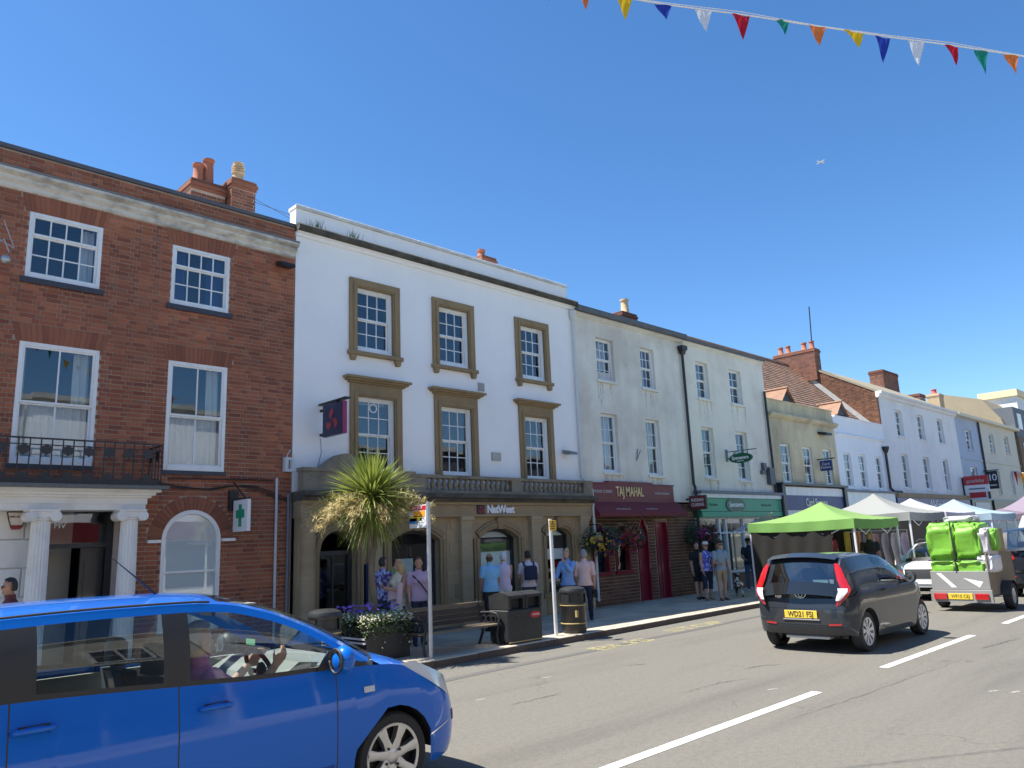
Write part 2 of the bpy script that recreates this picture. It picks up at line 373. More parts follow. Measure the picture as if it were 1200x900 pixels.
def sash(b, x0, x1, z0, z1, Y, cols, rows, set_=.1, fw_=.05, bar=.018, sill=None, panes=True, split=.5, curtains=None, mat=None, low_cols=None, opened=0):
    "timber sash window: frame, meeting rails, glazing bars, one pane object per light"
    mat = mat or M_WHITE; f = MB(); y0 = Y+set_-.035; y1 = Y+set_+.06; g = .002
    f.box(x0+g, x0+fw_, y0, y1, z0+g, z1-g); f.box(x1-fw_, x1-g, y0, y1, z0+g, z1-g); f.box(x0+fw_, x1-fw_, y0, y1, z1-fw_, z1-g); f.box(x0+fw_, x1-fw_, y0-.012, y1, z0+g, z0+fw_*1.5)
    wo = mk('window', f, mat, b, rec=False)
    ix0, ix1, iz0, iz1 = x0+fw_, x1-fw_, z0+fw_*1.5, z1-fw_; zm = iz0+(iz1-iz0)*split; br = MB()
    ru = [r for r in range(rows)]; nu = max(1, round(rows*(1-split))); nl = rows-nu; pn = MB()
    for (c, d, nr, yy, nc) in ((zm, iz1, nu, Y+set_, cols), (iz0, zm, nl, Y+set_+.03, low_cols or cols)):
        s = .03
        if nr == 0: continue
        off = opened if yy > Y+set_ else 0; c += off; 
        br.box(ix0, ix1, yy-.016, yy+.016, c-.004, c+s); br.box(ix0, ix1, yy-.016, yy+.016, d-s+off*.2, d+.004)
        br.box(ix0, ix0+s, yy-.015, yy+.015, c+s, d-s); br.box(ix1-s, ix1, yy-.015, yy+.015, c+s, d-s)
        for i in range(1, nc):
            xx = ix0+s+(ix1-ix0-2*s)*i/nc; br.box(xx-bar/2, xx+bar/2, yy-.012, yy+.012, c+s, d-s)
        for j in range(1, nr):
            zz = c+s+(d-c-2*s)*j/nr; br.box(ix0+s, ix1-s, yy-.011, yy+.011, zz-bar/2, zz+bar/2)
        pw = (ix1-ix0-2*s)/nc; ph = (d-c-2*s)/nr
        for i in range(nc):
            for j in range(nr):
                px, pz = ix0+s+pw*(i+.5), c+s+ph*(j+.5)
                if panes: inst('pane', PANE, wo, (px, yy, pz), (pw-bar*.4, 1, ph-bar*.4), (random.uniform(-.004, .004), 0, random.uniform(-.005, .005)))
                else: pn.box(px-pw/2, px+pw/2, yy-.003, yy+.003, pz-ph/2, pz+ph/2)
    mk('glazing_bars', br, mat, wo, rec=False)
    if not panes: mk('panes', pn, M_GLASS, wo, rec=False)
    if sill:
        q = MB().box(x0-sill[1], x1+sill[1], Y-sill[2], Y+set_-.04, z0-sill[0], z0-.001); mk('sill', q, sill[3], wo, rec=False)
    for c in curtains or ():
        cx0, cx1, cz0, cz1, cm = c; w_ = ix1-ix0; h_ = iz1-iz0; q = MB()
        curtain(q, ix0+w_*cx0, ix0+w_*cx1, Y+set_+.16, iz0+h_*cz0, iz0+h_*cz1, max(1.5, (cx1-cx0)*w_*9)); mk('curtain', q, cm, wo, smooth=True, rec=False)
    return wo
def pipe(name, pts, r, mat, parent, n=8): return mk(name, MB().tube(pts, r, n), mat, parent, smooth=40, rec=False)
def moulding(mb, x0, x1, Y, prof, ends=True, m=0):
    "profile list of (projection,z) extruded along x in front of plane Y; mitred returns ignored"
    poly = [(Y-p, z) for p, z in prof]; poly = [(Y+.05, prof[0][1])]+poly+[(Y+.05, prof[-1][1])]
    mb.yz(poly, x0, x1, m); return mb

# ================================================================ red brick house with portico
M_MORT = pm('mortar', (.43, .35, .28), .95, .2, 8, .3, 150, dirt=((.22, .16, .12), .5, (1, 1, 1)))
def brickmat(name, stops, light=.06):
    m, t, p = nodes(name); MATS[name] = m
    g = N(t, 'NewGeometry').outputs['Random Per Island']; oi = N(t, 'ObjectInfo').outputs['Random']
    a = N(t, 'Math', operation='ADD'); t.links.new(g, a.inputs[0]); t.links.new(oi, a.inputs[1])
    fr = N(t, 'Math', operation='FRACT'); t.links.new(a.outputs[0], fr.inputs[0])
    c = ramp(t, fr.outputs[0], stops)
    geo = N(t, 'NewGeometry').outputs['Position']
    big = ramp(t, noise(t, .6, 5, .6, geo), [(.3, (.64, .64, .66)), (.7, (1.2, 1.17, 1.12))])
    c = mixc(t, 1., c, big, 'MULTIPLY')
    c = mixc(t, ramp(t, noise(t, 3.2, 5, .7, geo, (1, 1, .6)), [(.66, (0, 0, 0)), (.78, (light*6,)*3)]), c, (.42, .36, .3))
    c = mixc(t, ramp(t, noise(t, 45, 4, .7, geo), [(.3, (0, 0, 0)), (.75, (.35,)*3)]), c, (.12, .06, .045))
    t.links.new(c, p.inputs['Base Color']); p.inputs['Roughness'].default_value = .9
    bump(t, p, noise(t, 90, 4, .7, geo), .5, .006); return m
M_BRICK = brickmat('red_brick', [(0, (0.241, 0.072, 0.040)), (.25, (0.333, 0.100, 0.048)), (.6, (0.391, 0.125, 0.058)), (.85, (0.471, 0.160, 0.076)), (1, (0.287, 0.120, 0.073))])
M_RUB = brickmat('rubbed_brick', [(0, (.25, .085, .048)), (.5, (.31, .11, .06)), (1, (.35, .13, .072))], .03)
def lay(x0, x1, z0, z1, holes, bl=.213, j=.0135, bh=.0615, seed=1):
    rnd = random.Random(seed); out = []; row = 0; z = z0
    while z+bh <= z1+.001:
        zc = z+bh/2; iv = []
        for h in holes:
            if callable(h):
                q = h(zc)
                if q: iv.append(q)
            elif h[2]-.03 < zc < h[3]+.03: iv.append((h[0], h[1]))
        x = x0-(row % 2)*(bl*.75+j); k = row % 2
        while x < x1:
            L = bl if k % 2 == 0 else bl/2-.005; a, b = max(x, x0), min(x+L, x1); segs = [(a, b)]
            for u, v in iv:
                ns = []
                for s, e in segs:
                    if e <= u or s >= v: ns.append((s, e))
                    else:
                        if s < u: ns.append((s, u))
                        if e > v: ns.append((v, e))
                segs = ns
            out += [(s, e, z, z+bh) for s, e in segs if e-s > .03]
            x += L+j; k += 1
        z += bh+j; row += 1
    return out
AX0, AX1 = -1.2, 7.17
A = empty('brick_house', (3, YF, PZ), label='red brick house with white columned portico and iron balcony', cat='building')
wA = [(2.58, 3.65, 6.18, 7.27, 0), (4.79, 5.84, 6.17, 7.27, 0), (2.60, 3.73, 3.28, 5.16, 0), (4.82, 5.87, 3.26, 5.16, 0), (.3, 1.4, 6.18, 7.27, 0), (.3, 1.42, 3.28, 5.16, 0)]
arcw = (4.85, 5.85, .62, 2.60, .5); doorA = (3.14, 4.12, PZ, 2.66, 0)
opsA = wA+[arcw, doorA]
q = wall(MB(), AX0, AX1, PZ, 8.24, YF, opsA, .14); shell(q, AX0, AX1, 8.2, YF)
wallA = mk('wall', q, M_MORT, A, rec=False)
holes = [o for o in wA]+[(2.9, 4.2, 0, 2.72)]+[(lambda o: (lambda zc: None if not (o[3]-.03 < zc < o[3]+.31) else (lambda h, c: (c-h, c+h))(((o[1]-o[0])/2+.12)*(.9+.1*min(max((zc-o[3])/.29, 0), 1))+.004, (o[0]+o[1])/2)))(o) for o in wA]+[(AX0, 3.05, 0, 3.02)]
def archhole(zc):
    x0, x1, z0, z1, r = arcw
    if zc < z0 or zc > z1+.24: return None
    xc = (x0+x1)/2; s = z1-r
    if zc < s: return (x0, x1)
    h = sqrt(max((r+.235)**2-(zc-s)**2, 0)); return (xc-h, xc+h)
BR = lay(AX0+.01, AX1-.01, PZ+.02, 7.62, holes+[archhole], seed=4)+lay(AX0+.01, AX1-.01, 7.9, 8.19, [], seed=5)
def dist(b): return ((b[0]+b[1])/2)**2+YF**2+((b[2]+b[3])/2-HC)**2
vis = sorted([b for b in BR if b[0] > 2.35 and b[3] < 7.6 and b[2] > 1.45], key=lambda b: dist(b)-30*(b[1]-b[0]))
near = set(vis[:300])
UB = MB().box(-.5, .5, -.010, .02, -.5, .5).mesh('brick_mesh'); UB.materials.append(M_BRICK)
qb = MB(); random.seed(5)
for b in BR:
    jy = random.uniform(-.003, .003)
    if b in near: inst('brick', UB, wallA, ((b[0]+b[1])/2, YF+jy, (b[2]+b[3])/2), (b[1]-b[0], 1, b[3]-b[2]))
    else: qb.box(b[0], b[1], YF-.010+jy, YF+.02, b[2], b[3])
mk('brickwork', qb, M_BRICK, wallA, kind='stuff', rec=False)
qa = MB()
for o in wA:
    n = 17; a, b = o[0]-.12, o[1]+.12
    for i in range(n):
        u, v = a+(b-a)*i/n+.002, a+(b-a)*(i+1)/n-.002; c = (o[0]+o[1])/2; k = .9
        qa.xz([(c+(u-c)*k, o[3]), (c+(v-c)*k, o[3]), (v, o[3]+.29), (u, o[3]+.29)], YF-.013, YF+.02)
xc, sz, r = 5.35, 2.10, .5
for i in range(26):
    t0, t1 = pi*i/26+.006, pi*(i+1)/26-.006
    qa.xz([(xc+r*cos(t0), sz+r*sin(t0)), (xc+(r+.225)*cos(t0), sz+(r+.225)*sin(t0)), (xc+(r+.225)*cos(t1), sz+(r+.225)*sin(t1)), (xc+r*cos(t1), sz+r*sin(t1))], YF-.013, YF+.02)
mk('brick_arches', qa, M_RUB, wallA, kind='stuff', rec=False)
M_BLK = pm('black_paint', (.02, .02, .023), .45, .2, 10); M_SILLD = pm('dark_sill', (.045, .048, .06), .6, .2, 8)
sl0 = (.09, .06, .06, M_SILLD)
for o in wA[:2]+wA[4:5]:
    cs = [(.78, .97, 0, 1, M_NET)] if o[0] < 4 else [(.02, .28, 0, 1, M_BLUEC), (.68, .98, 0, 1, M_BLUEC)]
    sash(A, *o[:4], YF, 4, 3, .02, .055, .02, sl0, curtains=cs, split=.667)
for o in wA[2:4]+wA[5:]:
    cs = [(.02, .97, 0, .5, M_NET), (.74, .98, .5, 1, M_CURT)]
    if o[0] < 3: cs.append((.0, .08, .5, 1, M_CURT))
    sash(A, *o[:4], YF, 2, 2, .03, .06, .022, (.07, .03, .03, M_SILLD), curtains=cs, split=.49)
interior(A, AX0, AX1, PZ, 8.0, YF, (3.15, 5.9))
# arched white window
f = MB(); x0, x1, z0, z1, r = arcw; n = 20
def ring(f, r0, r1, y0, y1, xc=xc, sz=sz, n=20):
    for i in range(n):
        t0, t1 = pi*i/n, pi*(i+1)/n
        f.xz([(xc+r0*cos(t0), sz+r0*sin(t0)), (xc+r1*cos(t0), sz+r1*sin(t0)), (xc+r1*cos(t1), sz+r1*sin(t1)), (xc+r0*cos(t1), sz+r0*sin(t1))], y0, y1)
ring(f, .43, .498, YF-.02, YF+.09)
f.box(x0+.002, x0+.07, YF-.02, YF+.09, z0, sz); f.box(x1-.07, x1-.002, YF-.02, YF+.09, z0, sz); f.box(x0+.07, x1-.07, YF-.03, YF+.09, z0, z0+.09)
aw = mk('window', f, M_WHITE, A, rec=False); f = MB(); f.box(x0+.07, x1-.07, YF+.015, YF+.05, 1.56, 1.60); mk('glazing_bars', f, M_WHITE, aw, rec=False)
M_FROST = pm('frosted_film', (.66, .69, .69), .35, .08, 2, coat=.6)
gp = MB().xz([(x0+.06, .7), (x1-.06, .7)]+[(xc+.44*cos(pi*i/20), sz+.44*sin(pi*i/20)) for i in range(21)], YF+.04, YF+.046); mk('privacy_film', gp, M_FROST, aw)
gp = MB().xz([(x0+.06, .7), (x1-.06, .7)]+[(xc+.44*cos(pi*i/20), sz+.44*sin(pi*i/20)) for i in range(21)], YF+.02, YF+.025); mk('pane', gp, M_GLASS, aw)
put_text('window_lettering', 'PHARMACY', .09, (5.5, YF+.012, 2.03), M_WHITE, aw, sx=.9)
q = MB().box(4.62, 4.84, YF-.06, YF-.015, 2.06, 2.11); q.box(5.86, 6.1, YF-.06, YF-.015, 2.06, 2.11); mk('blind_box_arm', q, M_WHITE, A, rec=False)
# cornice, parapet coping
M_CORN = pm('weathered_white_cornice', (.62, .59, .52), .7, .12, 4, .3, 30, dirt=((.12, .11, .1), .85, (2.5, 2.5, 5)))
M_LEAD = pm('lead', (.16, .175, .2), .55, .2, 4, .2, 20)
q = moulding(MB(), AX0, AX1-.003, YF, [(.02, 7.57), (.05, 7.60), (.05, 7.65), (.11, 7.70), (.11, 7.75), (.2, 7.79), (.2, 7.84)]); mk('cornice', q, M_CORN, A, rec=False)
q = moulding(MB(), AX0, AX1-.003, YF, [(.215, 7.843), (.215, 7.865), (.02, 7.9)]); mk('cornice_flashing', q, M_LEAD, A, rec=False)
mk('coping', MB().box(AX0, AX1-.003, YF-.05, YF+.3, 8.22, 8.29), pm('slate_coping', (.1, .1, .11), .7, .2, 6), A, rec=False)
# chimney stacks with pots
M_TERRA = pm('terracotta', (.36, .13, .075), .85, .18, 6, .2, 60); M_BUFF = pm('buff_clay', (.50, .37, .22), .85, .2, 8, .2, 60)
M_SOOTB = brickmat('sooty_brick', [(0, (.13, .05, .032)), (.5, (.21, .082, .05)), (1, (.28, .115, .07))], .05)
def stack(name, parent, x0, x1, y0, y1, z0, z1, over=.05, mat=None):
    bs = MB(); q = MB().box(x0, x1, y0, y1, z0, z1)
    st = mk(name, q, M_MORT, parent, rec=False)
    for (a, b, c, d, mode) in ((x0, x1, y0, 0, 'y'), (y0, y1, x0, 0, 'x'), (y0, y1, x1, 0, 'X')):
        for s, e, u, v in lay(a, b, z0, z1-.26, [], seed=9):
            if mode == 'y': bs.box(s, e, c-.008, c+.02, u, v)
            elif mode == 'x': bs.box(c-.008, c+.02, s, e, u, v)
            else: bs.box(c-.02, c+.008, s, e, u, v)
    for k, (oo, zz) in enumerate(((over*.5, z1-.25), (over, z1-.17), (over*.45, z1-.09))):
        bs.box(x0-oo, x1+oo, y0-oo, y1+oo, zz, zz+.075)
    mk('brickwork', bs, mat or M_SOOTB, st, kind='stuff', rec=False); return st
def pot(parent, x, y, z, h, r=.11, mat=None, kind=0):
    q = MB()
    if kind == 0: q.lathe([(r*1.15, 0), (r*1.15, .05), (r, .07), (r*.88, h-.08), (r*1.08, h-.06), (r*1.08, h), (r*.8, h), (r*.75, h-.2)], (x, y, z), 14)
    else:
        pr = [(r*1.1, 0), (r, .05), (r*.95, h*.45)]
        for i in range(4): zz = h*.45+i*.05; pr += [(r*1.12, zz+.01), (r*1.12, zz+.035), (r*.8, zz+.04), (r*.8, zz+.05)]
        pr += [(r*.95, h-.03), (r*.5, h), (0, h)]; q.lathe(pr, (x, y, z), 14)
    return mk('chimney_pot', q, mat or M_TERRA, parent, smooth=50, rec=False)
YC = 15.6; k = YC/YF
def up(x, z): return x*k, (z-HC)*k+HC
(cx0, z_), (cx1, _) = up(5.24, 8.3), up(5.80, 8.9); st = stack('chimney_stack', A, cx0-.1, cx1, YC+.25, YC+1.5, 8.1, up(0, 8.78)[1])
for px, hh in ((5.35, .5), (5.54, .68)): pot(st, up(px, 0)[0], YC+.5, up(0, 8.78)[1]-.03, hh, .12)
pot(st, up(5.78, 0)[0], YC+1.2, up(0, 8.78)[1]-.03, .4, .12)
(cx0, z_), (cx1, _) = up(5.84, 8.3), up(6.3, 8.9); st = stack('chimney_stack', A, cx0, cx1, YC, YC+.55, 8.1, up(0, 8.93)[1])
pot(st, up(6.05, 0)[0], YC+.28, up(0, 8.93)[1]-.02, .55, .13, M_BUFF, 1)
q = MB().tube([(cx1, YC+.2, 9.9), (cx1+1.1, YC+.1, 9.55)], .006, 5); q.tube([(cx1, YC+.2, 9.8), (cx1+1.3, YC-.2, 9.5)], .006, 5); mk('wire', q, M_BLK, A, rec=False)
# portico
M_STUC = pm('white_stucco', (.74, .73, .69), .7, .06, 3, .15, 60, dirt=((.42, .4, .34), .5, (2, 2, 1)))
PY = 12.72
q = MB()
for (p_, za, zb) in ((.0, 2.57, 2.66), (.015, 2.66, 2.755), (.06, 2.755, 2.79), (.11, 2.79, 2.835), (.17, 2.835, 2.88)):
    q.box(AX0, 4.42+p_, PY+.12-p_, YF+.01, za, zb)
mk('entablature', q, M_STUC, A, rec=False)
mk('portico_roof', MB().box(AX0, 4.68, PY-.14, YF+.01, 2.881, 2.935), pm('mossy_lead', (.13, .135, .13), .8, .45, 25, .4, 40), A, rec=False)
def column(cx, cy):
    q = MB(); n = 64
    def rad(a): return 1-.055*(.5+.5*cos(a*20))**2
    zs = [.12, .16, .2, .24, .28]; pr = [(.2, PZ), (.2, .22), (.215, .25), (.185, .29), (.2, .33), (.165, .36)]
    q.lathe(pr, (cx, cy, 0), 32); zz = [.36, 1.0, 1.7, 2.42]; rs = [.142, .14, .132, .122]
    def P(i, j):
        a = 2*pi*i/160; r = rs[j]*(1-.07*(abs(sin(a*10))**.6)); return (cx+r*cos(a), cy+r*sin(a), zz[j])
    q.grid(P, 160, 3, flip=True); q.lathe([(.122, 2.42), (.138, 2.43), (.138, 2.45), (.128, 2.46)], (cx, cy, 0), 32)
    c = mk('column', q, M_STUC, A, smooth=60, rec=False, weld=.0005)
    q = MB(); q.box(cx-.2, cx+.2, cy-.17, cy+.17, 2.545, 2.572); q.box(cx-.15, cx+.15, cy-.14, cy+.14, 2.46, 2.546)
    for s in (-1, 1):
        for k_, (r0, d) in enumerate(((.075, .16), (.05, .168), (.025, .176))): q.lathe([(0, -d), (r0, -d), (r0, d), (0, d)], (cx+s*.155, cy, 2.475), 18, ax='y')
    mk('capital', q, M_STUC, c, smooth=50, rec=False)
column(2.99, 12.87); column(4.2, 12.87)
q = MB().box(AX0, 3.05, YF-.02, YF+.04, PZ, 2.62); rw = mk('stucco_wall', q, M_STUC, A, rec=False); z = PZ; i = 0
while z < 2.3:
    x = AX0+(0 if i % 2 else -.5)
    while x < 3.04:
        a, b = max(x, AX0)+.008, min(x+1.02, 3.05)-.008
        if b-a > .05: mk('rusticated_block', MB().bbox(a, b, -.03, 0, 0, .392, .008), M_STUC, rw, local=True, rec=False).location = Vector((0, YF-.02, z+.008))-BASE[rw.name]
        x += 1.02
    z += .41; i += 1
# doorway: dark frame, fanlight, half-open black door
q = MB(); y = YF+.02
q.box(3.15, 3.20, y, y+.1, PZ, 2.655); q.box(4.02, 4.11, y, y+.1, PZ, 2.655); q.box(3.2, 4.02, y, y+.1, 2.58, 2.655); q.box(3.2, 4.02, y-.01, y+.1, 2.02, 2.09)
dw = mk('door_frame', q, M_BLK, A, rec=False)
mk('pane', MB().box(3.2, 4.02, y+.05, y+.056, 2.09, 2.58), M_GLASS, dw, rec=False); put_text('fanlight_number', 'MV', .12, (3.36, y+.03, 2.36), M_WHITE, dw)
M_DOOR = pm('black_gloss_door', (.018, .018, .02), .25, .1, 5, coat=.5)
q = MB().box(3.68, 4.01, y+.05, y+.1, PZ+.02, 2.015)
for za, zb in ((.35, .95), (1.1, 1.85)): q.box(3.74, 3.95, y+.035, y+.052, za, zb)
d = mk('door', q, M_DOOR, A, rec=False); mk('door_handle', MB().ball((3.72, y+.02, 1.1), .03), pm('brass', (.6, .42, .15), .3, .1, 5, metal=1), d, smooth=True, rec=False)
mk('hall_wall', MB().box(3.16, 3.66, YF+.5, YF+.52, PZ, 2.6), pm('hall_cream', (.42, .38, .3), .8, .1, 3), A, rec=False)
mk('balcony_floor', MB().box(AX0, 4.57, PY+.02, YF-.012, 2.936, 3.03), M_BLK, A, rec=False)
# iron balcony
def balcony():
    by, bx1, zb, zt = PY+.03, 4.60, 2.96, 3.6
    o = mk('balcony_railing', MB().box(AX0, bx1, by-.012, by+.012, zt-.012, zt+.012).box(AX0, bx1, by-.01, by+.01, zt-.10, zt-.085).box(AX0, bx1, by-.012, by+.012, zb+.05, zb+.075)
            .box(bx1-.012, bx1+.012, by, YF, zt-.012, zt+.012).box(bx1-.01, bx1+.01, by, YF, zt-.10, zt-.085).box(bx1-.012, bx1+.012, by, YF, zb+.05, zb+.075), M_BLK, A, rec=False)
    bar = MB().box(-.008, .008, -.008, .008, zb-.02, zt-.013).mesh('bar'); bar.materials.append(M_BLK)
    orn = MB()
    pl = [(0, -.09), (.03, -.06), (.055, -.065), (.06, -.03), (.085, -.01), (.06, .02), (.07, .05), (.035, .05), (.02, .08), (-.02, .08), (-.035, .05), (-.07, .05), (-.06, .02), (-.085, -.01), (-.06, -.03), (-.055, -.065), (-.03, -.06)]
    orn.xz(pl, -.008, .008); orn = orn.mesh('orn'); orn.materials.append(M_BLK)
    i = 0; x = bx1
    while x > 1.2:
        inst('baluster', bar, o, (x, by, 0))
        if i % 2 == 0 and i: inst('scroll_ornament', orn, o, (x+.0715, by, zt-.16)); inst('scroll_ornament', orn, o, (x+.0715, by, zb+.1), (.8, 1, .8), (pi, 0, 0))
        x -= .143; i += 1
    for k in range(1, 5):
        inst('baluster', bar, o, (bx1, by+.13*k, 0))
        if k % 2: inst('scroll_ornament', orn, o, (bx1, by+.13*k+.06, zt-.16), rot=(0, 0, pi/2))
balcony()
# alarm box, flood light, pipes, cables, grey box, pharmacy sign
q = MB().xz([(2.62, 2.56), (2.88, 2.56), (2.86, 2.47), (2.82, 2.34), (2.68, 2.34), (2.64, 2.47)], YF-.13, YF-.055)
al = mk('alarm_box', q, pm('cream_plastic', (.7, .66, .58), .5, .05), A, rec=False); mk('alarm_lens', MB().xz([(2.67, 2.37), (2.83, 2.37), (2.80, 2.31), (2.70, 2.31)], YF-.14, YF-.055), pm('dark_red_plastic', (.25, .02, .02), .3, .1), al, rec=False)
mk('alarm_rim', MB().tube([(2.62, YF-.13, 2.56), (2.88, YF-.13, 2.56), (2.86, YF-.13, 2.47), (2.82, YF-.13, 2.34), (2.68, YF-.13, 2.34), (2.64, YF-.13, 2.47), (2.62, YF-.13, 2.56)], .009, 6), M_BLK, al, rec=False)
put_text('alarm_text', 'ABEL ALARM', .035, (2.75, YF-.135, 2.49), pm('dark_red_ink', (.3, .03, .03), .6, 0), al)
def flood(parent, p, mat):
    x, y, z = p; q = MB().yz([(y-.05, z+.04), (y-.3, z-.03), (y-.32, z-.1), (y-.07, z-.07)], x-.14, x+.14); q.tube([(x, y+.02, z+.02), (x, y-.1, z)], .02); return mk('flood_light', q, mat, parent, rec=False)
flood(A, (6.88, YF, 7.36), M_BLK)
pipe('waste_pipe', [(6.86, YF-.05, .2), (6.86, YF-.05, 3.18)], .026, pm('grey_plastic', (.55, .56, .58), .5, .1), A)
pipe('lead_pipe', [(7.1, YF-.045, .2), (7.1, YF-.045, 2.9)], .028, M_LEAD, A)
q = MB(); random.seed(8)
for k_ in range(3):
    pts = [(4.75+i*.17, YF-.03-.01*k_, 3.06-.015*k_-.09*sin(i*.5+.3*k_)*(.5 if i < 5 else 1.1)-.014*i) for i in range(15)]; q.tube(pts, .008, 5)
q.tube([(4.9, YF-.03, 3.12), (6.8, YF-.03, 3.14)], .012, 5)
mk('cable', q, M_BLK, A, rec=False)
q = MB().box(6.98, 7.16, YF-.13, YF-.03, 3.3, 3.57); jb = mk('junction_box', q, pm('pale_grey_box', (.58, .6, .6), .5, .08), A, rec=False)
mk('box_slots', MB().box(7.05, 7.07, YF-.134, YF-.128, 3.35, 3.52).box(7.09, 7.10, YF-.134, YF-.128, 3.35, 3.52), M_SILLD, jb, rec=False)
pipe('cable_loop', [(7.04, YF-.08, 3.57), (7.06, YF-.07, 3.64), (7.14, YF-.02, 3.72)], .008, M_WHITE, A)
sg = empty('pharmacy_sign', (6.12, YF, 2.2), label='white hanging sign with a green cross on the brick wall', cat='sign')
sx_ = at(286, 600, 12.95)
M_SIGNW = pm('white_sign_face', (.74, .74, .74), .35, .04, 3); M_GRN = pm('green_vinyl', (.0, .28, .14), .4, .05, 3)
cx, cz = 6.04, 2.48; ym = 12.9
mk('sign_board', MB().box(cx-.03, cx+.03, ym-.27, ym+.27, cz-.27, cz+.27), M_SIGNW, sg, rec=False)
q = MB().box(cx-.034, cx-.03, ym-.055, ym+.055, cz-.19, cz+.19).box(cx-.035, cx-.0301, ym-.16, ym+.16, cz-.04, cz+.10)
mk('green_cross', q, M_GRN, sg, rec=False)
mk('bracket', MB().box(cx-.02, cx+.02, ym-.3, YF-.02, cz+.272, cz+.3).box(cx-.08, cx+.08, YF-.08, YF-.011, cz+.1, cz+.45).tube([(cx, YF-.05, cz+.6), (cx, ym-.1, cz+.3)], .012), M_BLK, sg, rec=False)
q = MB().tube([(2.1, YF-.12, 6.5), (2.22, YF-.3, 6.62), (2.3, YF-.3, 6.42)], .01); q.tube([(1.9, YF-.3, 6.72), (2.36, YF-.3, 6.5)], .008); q.tube([(2.2, YF-.3, 6.9), (2.36, YF-.3, 6.5)], .008); q.ball((2.26, YF-.3, 6.3), .07)
mk('wall_aerial', q, pm('galvanised', (.45, .46, .48), .4, .15, 8, metal=.6), A, rec=False)
# ================================================================ bank: white render over a stone ground floor
def dirty_white(name, col, amt, streak=.5, dcol=(.33, .31, .27), blotch=.45):
    m, t, p = nodes(name); MATS[name] = m; geo = N(t, 'NewGeometry').outputs['Position']
    c = mixc(t, noise(t, 1.3, 5, .6, geo), c4(col, .93), c4(col, 1.03))
    s = ramp(t, noise(t, 1., 6, .65, geo, (3.2, 3.2, .28)), [(blotch, (0, 0, 0)), (blotch+.3, (streak,)*3)]); c = mixc(t, s, c, c4(dcol, 1.25))
    b = ramp(t, noise(t, .55, 6, .62, geo), [(blotch, (0, 0, 0)), (blotch+.22, (amt,)*3)]); c = mixc(t, b, c, c4(dcol))
    k_ = ramp(t, noise(t, 9, 4, .6, geo, (1, 1, .35)), [(.69, (0, 0, 0)), (.74, (amt,)*3)]); c = mixc(t, k_, c, c4(dcol, .7))
    t.links.new(c, p.inputs['Base Color']); p.inputs['Roughness'].default_value = .85; bump(t, p, noise(t, 35, 5, .6, geo), .25, .006); return m
M_BANKW = dirty_white('bank_render', (.90, .885, .86), .12, .10, (.52, .52, .5), .5)
M_STONE = pm('ham_stone', (.385, .285, .165), .9, .16, 3, .35, 70, rnd=.1, dirt=((.24, .18, .11), .55, (2, 2, .8)))
M_STONE2 = pm('surround_stone', (.30, .21, .11), .9, .16, 5, .3, 70, dirt=((.18, .135, .08), .55, (3, 3, 1)))
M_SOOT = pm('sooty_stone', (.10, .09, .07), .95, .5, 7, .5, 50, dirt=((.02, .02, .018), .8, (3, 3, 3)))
M_COPE = pm('white_coping', (.66, .65, .6), .85, .12, 3, .3, 50, dirt=((.3, .28, .24), .6, (2, 2, 2)))
BX0, BX1, BY = 7.19, 15.57, 13.12
B = empty('bank_building', (11.4, YF, PZ), label='white rendered bank with brown stone window surrounds and stone ground floor', cat='building')
bw = [(8.61, 9.52, 5.92, 7.28, 0), (10.81, 11.71, 5.92, 7.28, 0), (13.47, 14.34, 5.92, 7.28, 0), (8.63, 9.55, 3.34, 4.92, 0), (10.82, 11.73, 3.36, 4.92, 0), (13.48, 14.34, 3.34, 4.92, 0)]
q = wall(MB(), BX0, BX1, 2.9, 8.2, YF, bw, .16); shell(q, BX0, BX1, 8.2, YF); mk('wall', q, M_BANKW, B, rec=False)
interior(B, BX0, BX1, 2.9, 8.0, YF, (5.6,))
for i, o in enumerate(bw):
    sash(B, *o[:4], YF, 3, 4, .1, .055, .02, curtains=[(.0, 1, .96, 1, M_NET)] if i == 3 else None)
    x0, x1, z0, z1 = o[:4]; q = MB(); sw = .185
    for a, b, p_ in ((0, sw, .05), (.03, sw-.09, .075)):
        q.box(x0-b, x0-a, YF-p_, YF+.02, z0-(.05 if i < 3 else 0), z1+a) if a == 0 else q.box(x0-b, x0-a, YF-p_, YF-.045, z0-.04, z1+a)
        q.box(x1+a, x1+b, YF-p_, YF+.02 if a == 0 else YF-.045, z0-(.05 if i < 3 else 0), z1+a)
        q.box(x0-b, x1+b, YF-p_-.002, YF+.02 if a == 0 else YF-.045, z1+a, z1+b)
    if i < 3:
        q.box(x0-sw-.04, x1+sw+.04, YF-.11, YF+.02, z0-.13, z0-.052)
        for xx in (x0-sw, x1+sw-.15): q.xz([(xx, z0-.131), (xx+.15, z0-.131), (xx+.12, z0-.25), (xx+.03, z0-.25)], YF-.09, YF+.02)
    else:
        q.box(x0-sw, x1+sw, YF-.052, YF+.02, z1+sw, z1+.27)
        for p_, a, b in ((.09, .271, .31), (.15, .31, .35), (.2, .35, .40)): q.box(x0-sw-p_+.04, x1+sw+p_-.04, YF-p_, YF+.02, z1+a, z1+b)
    mk('stone_surround', q, M_STONE2, B, rec=False)
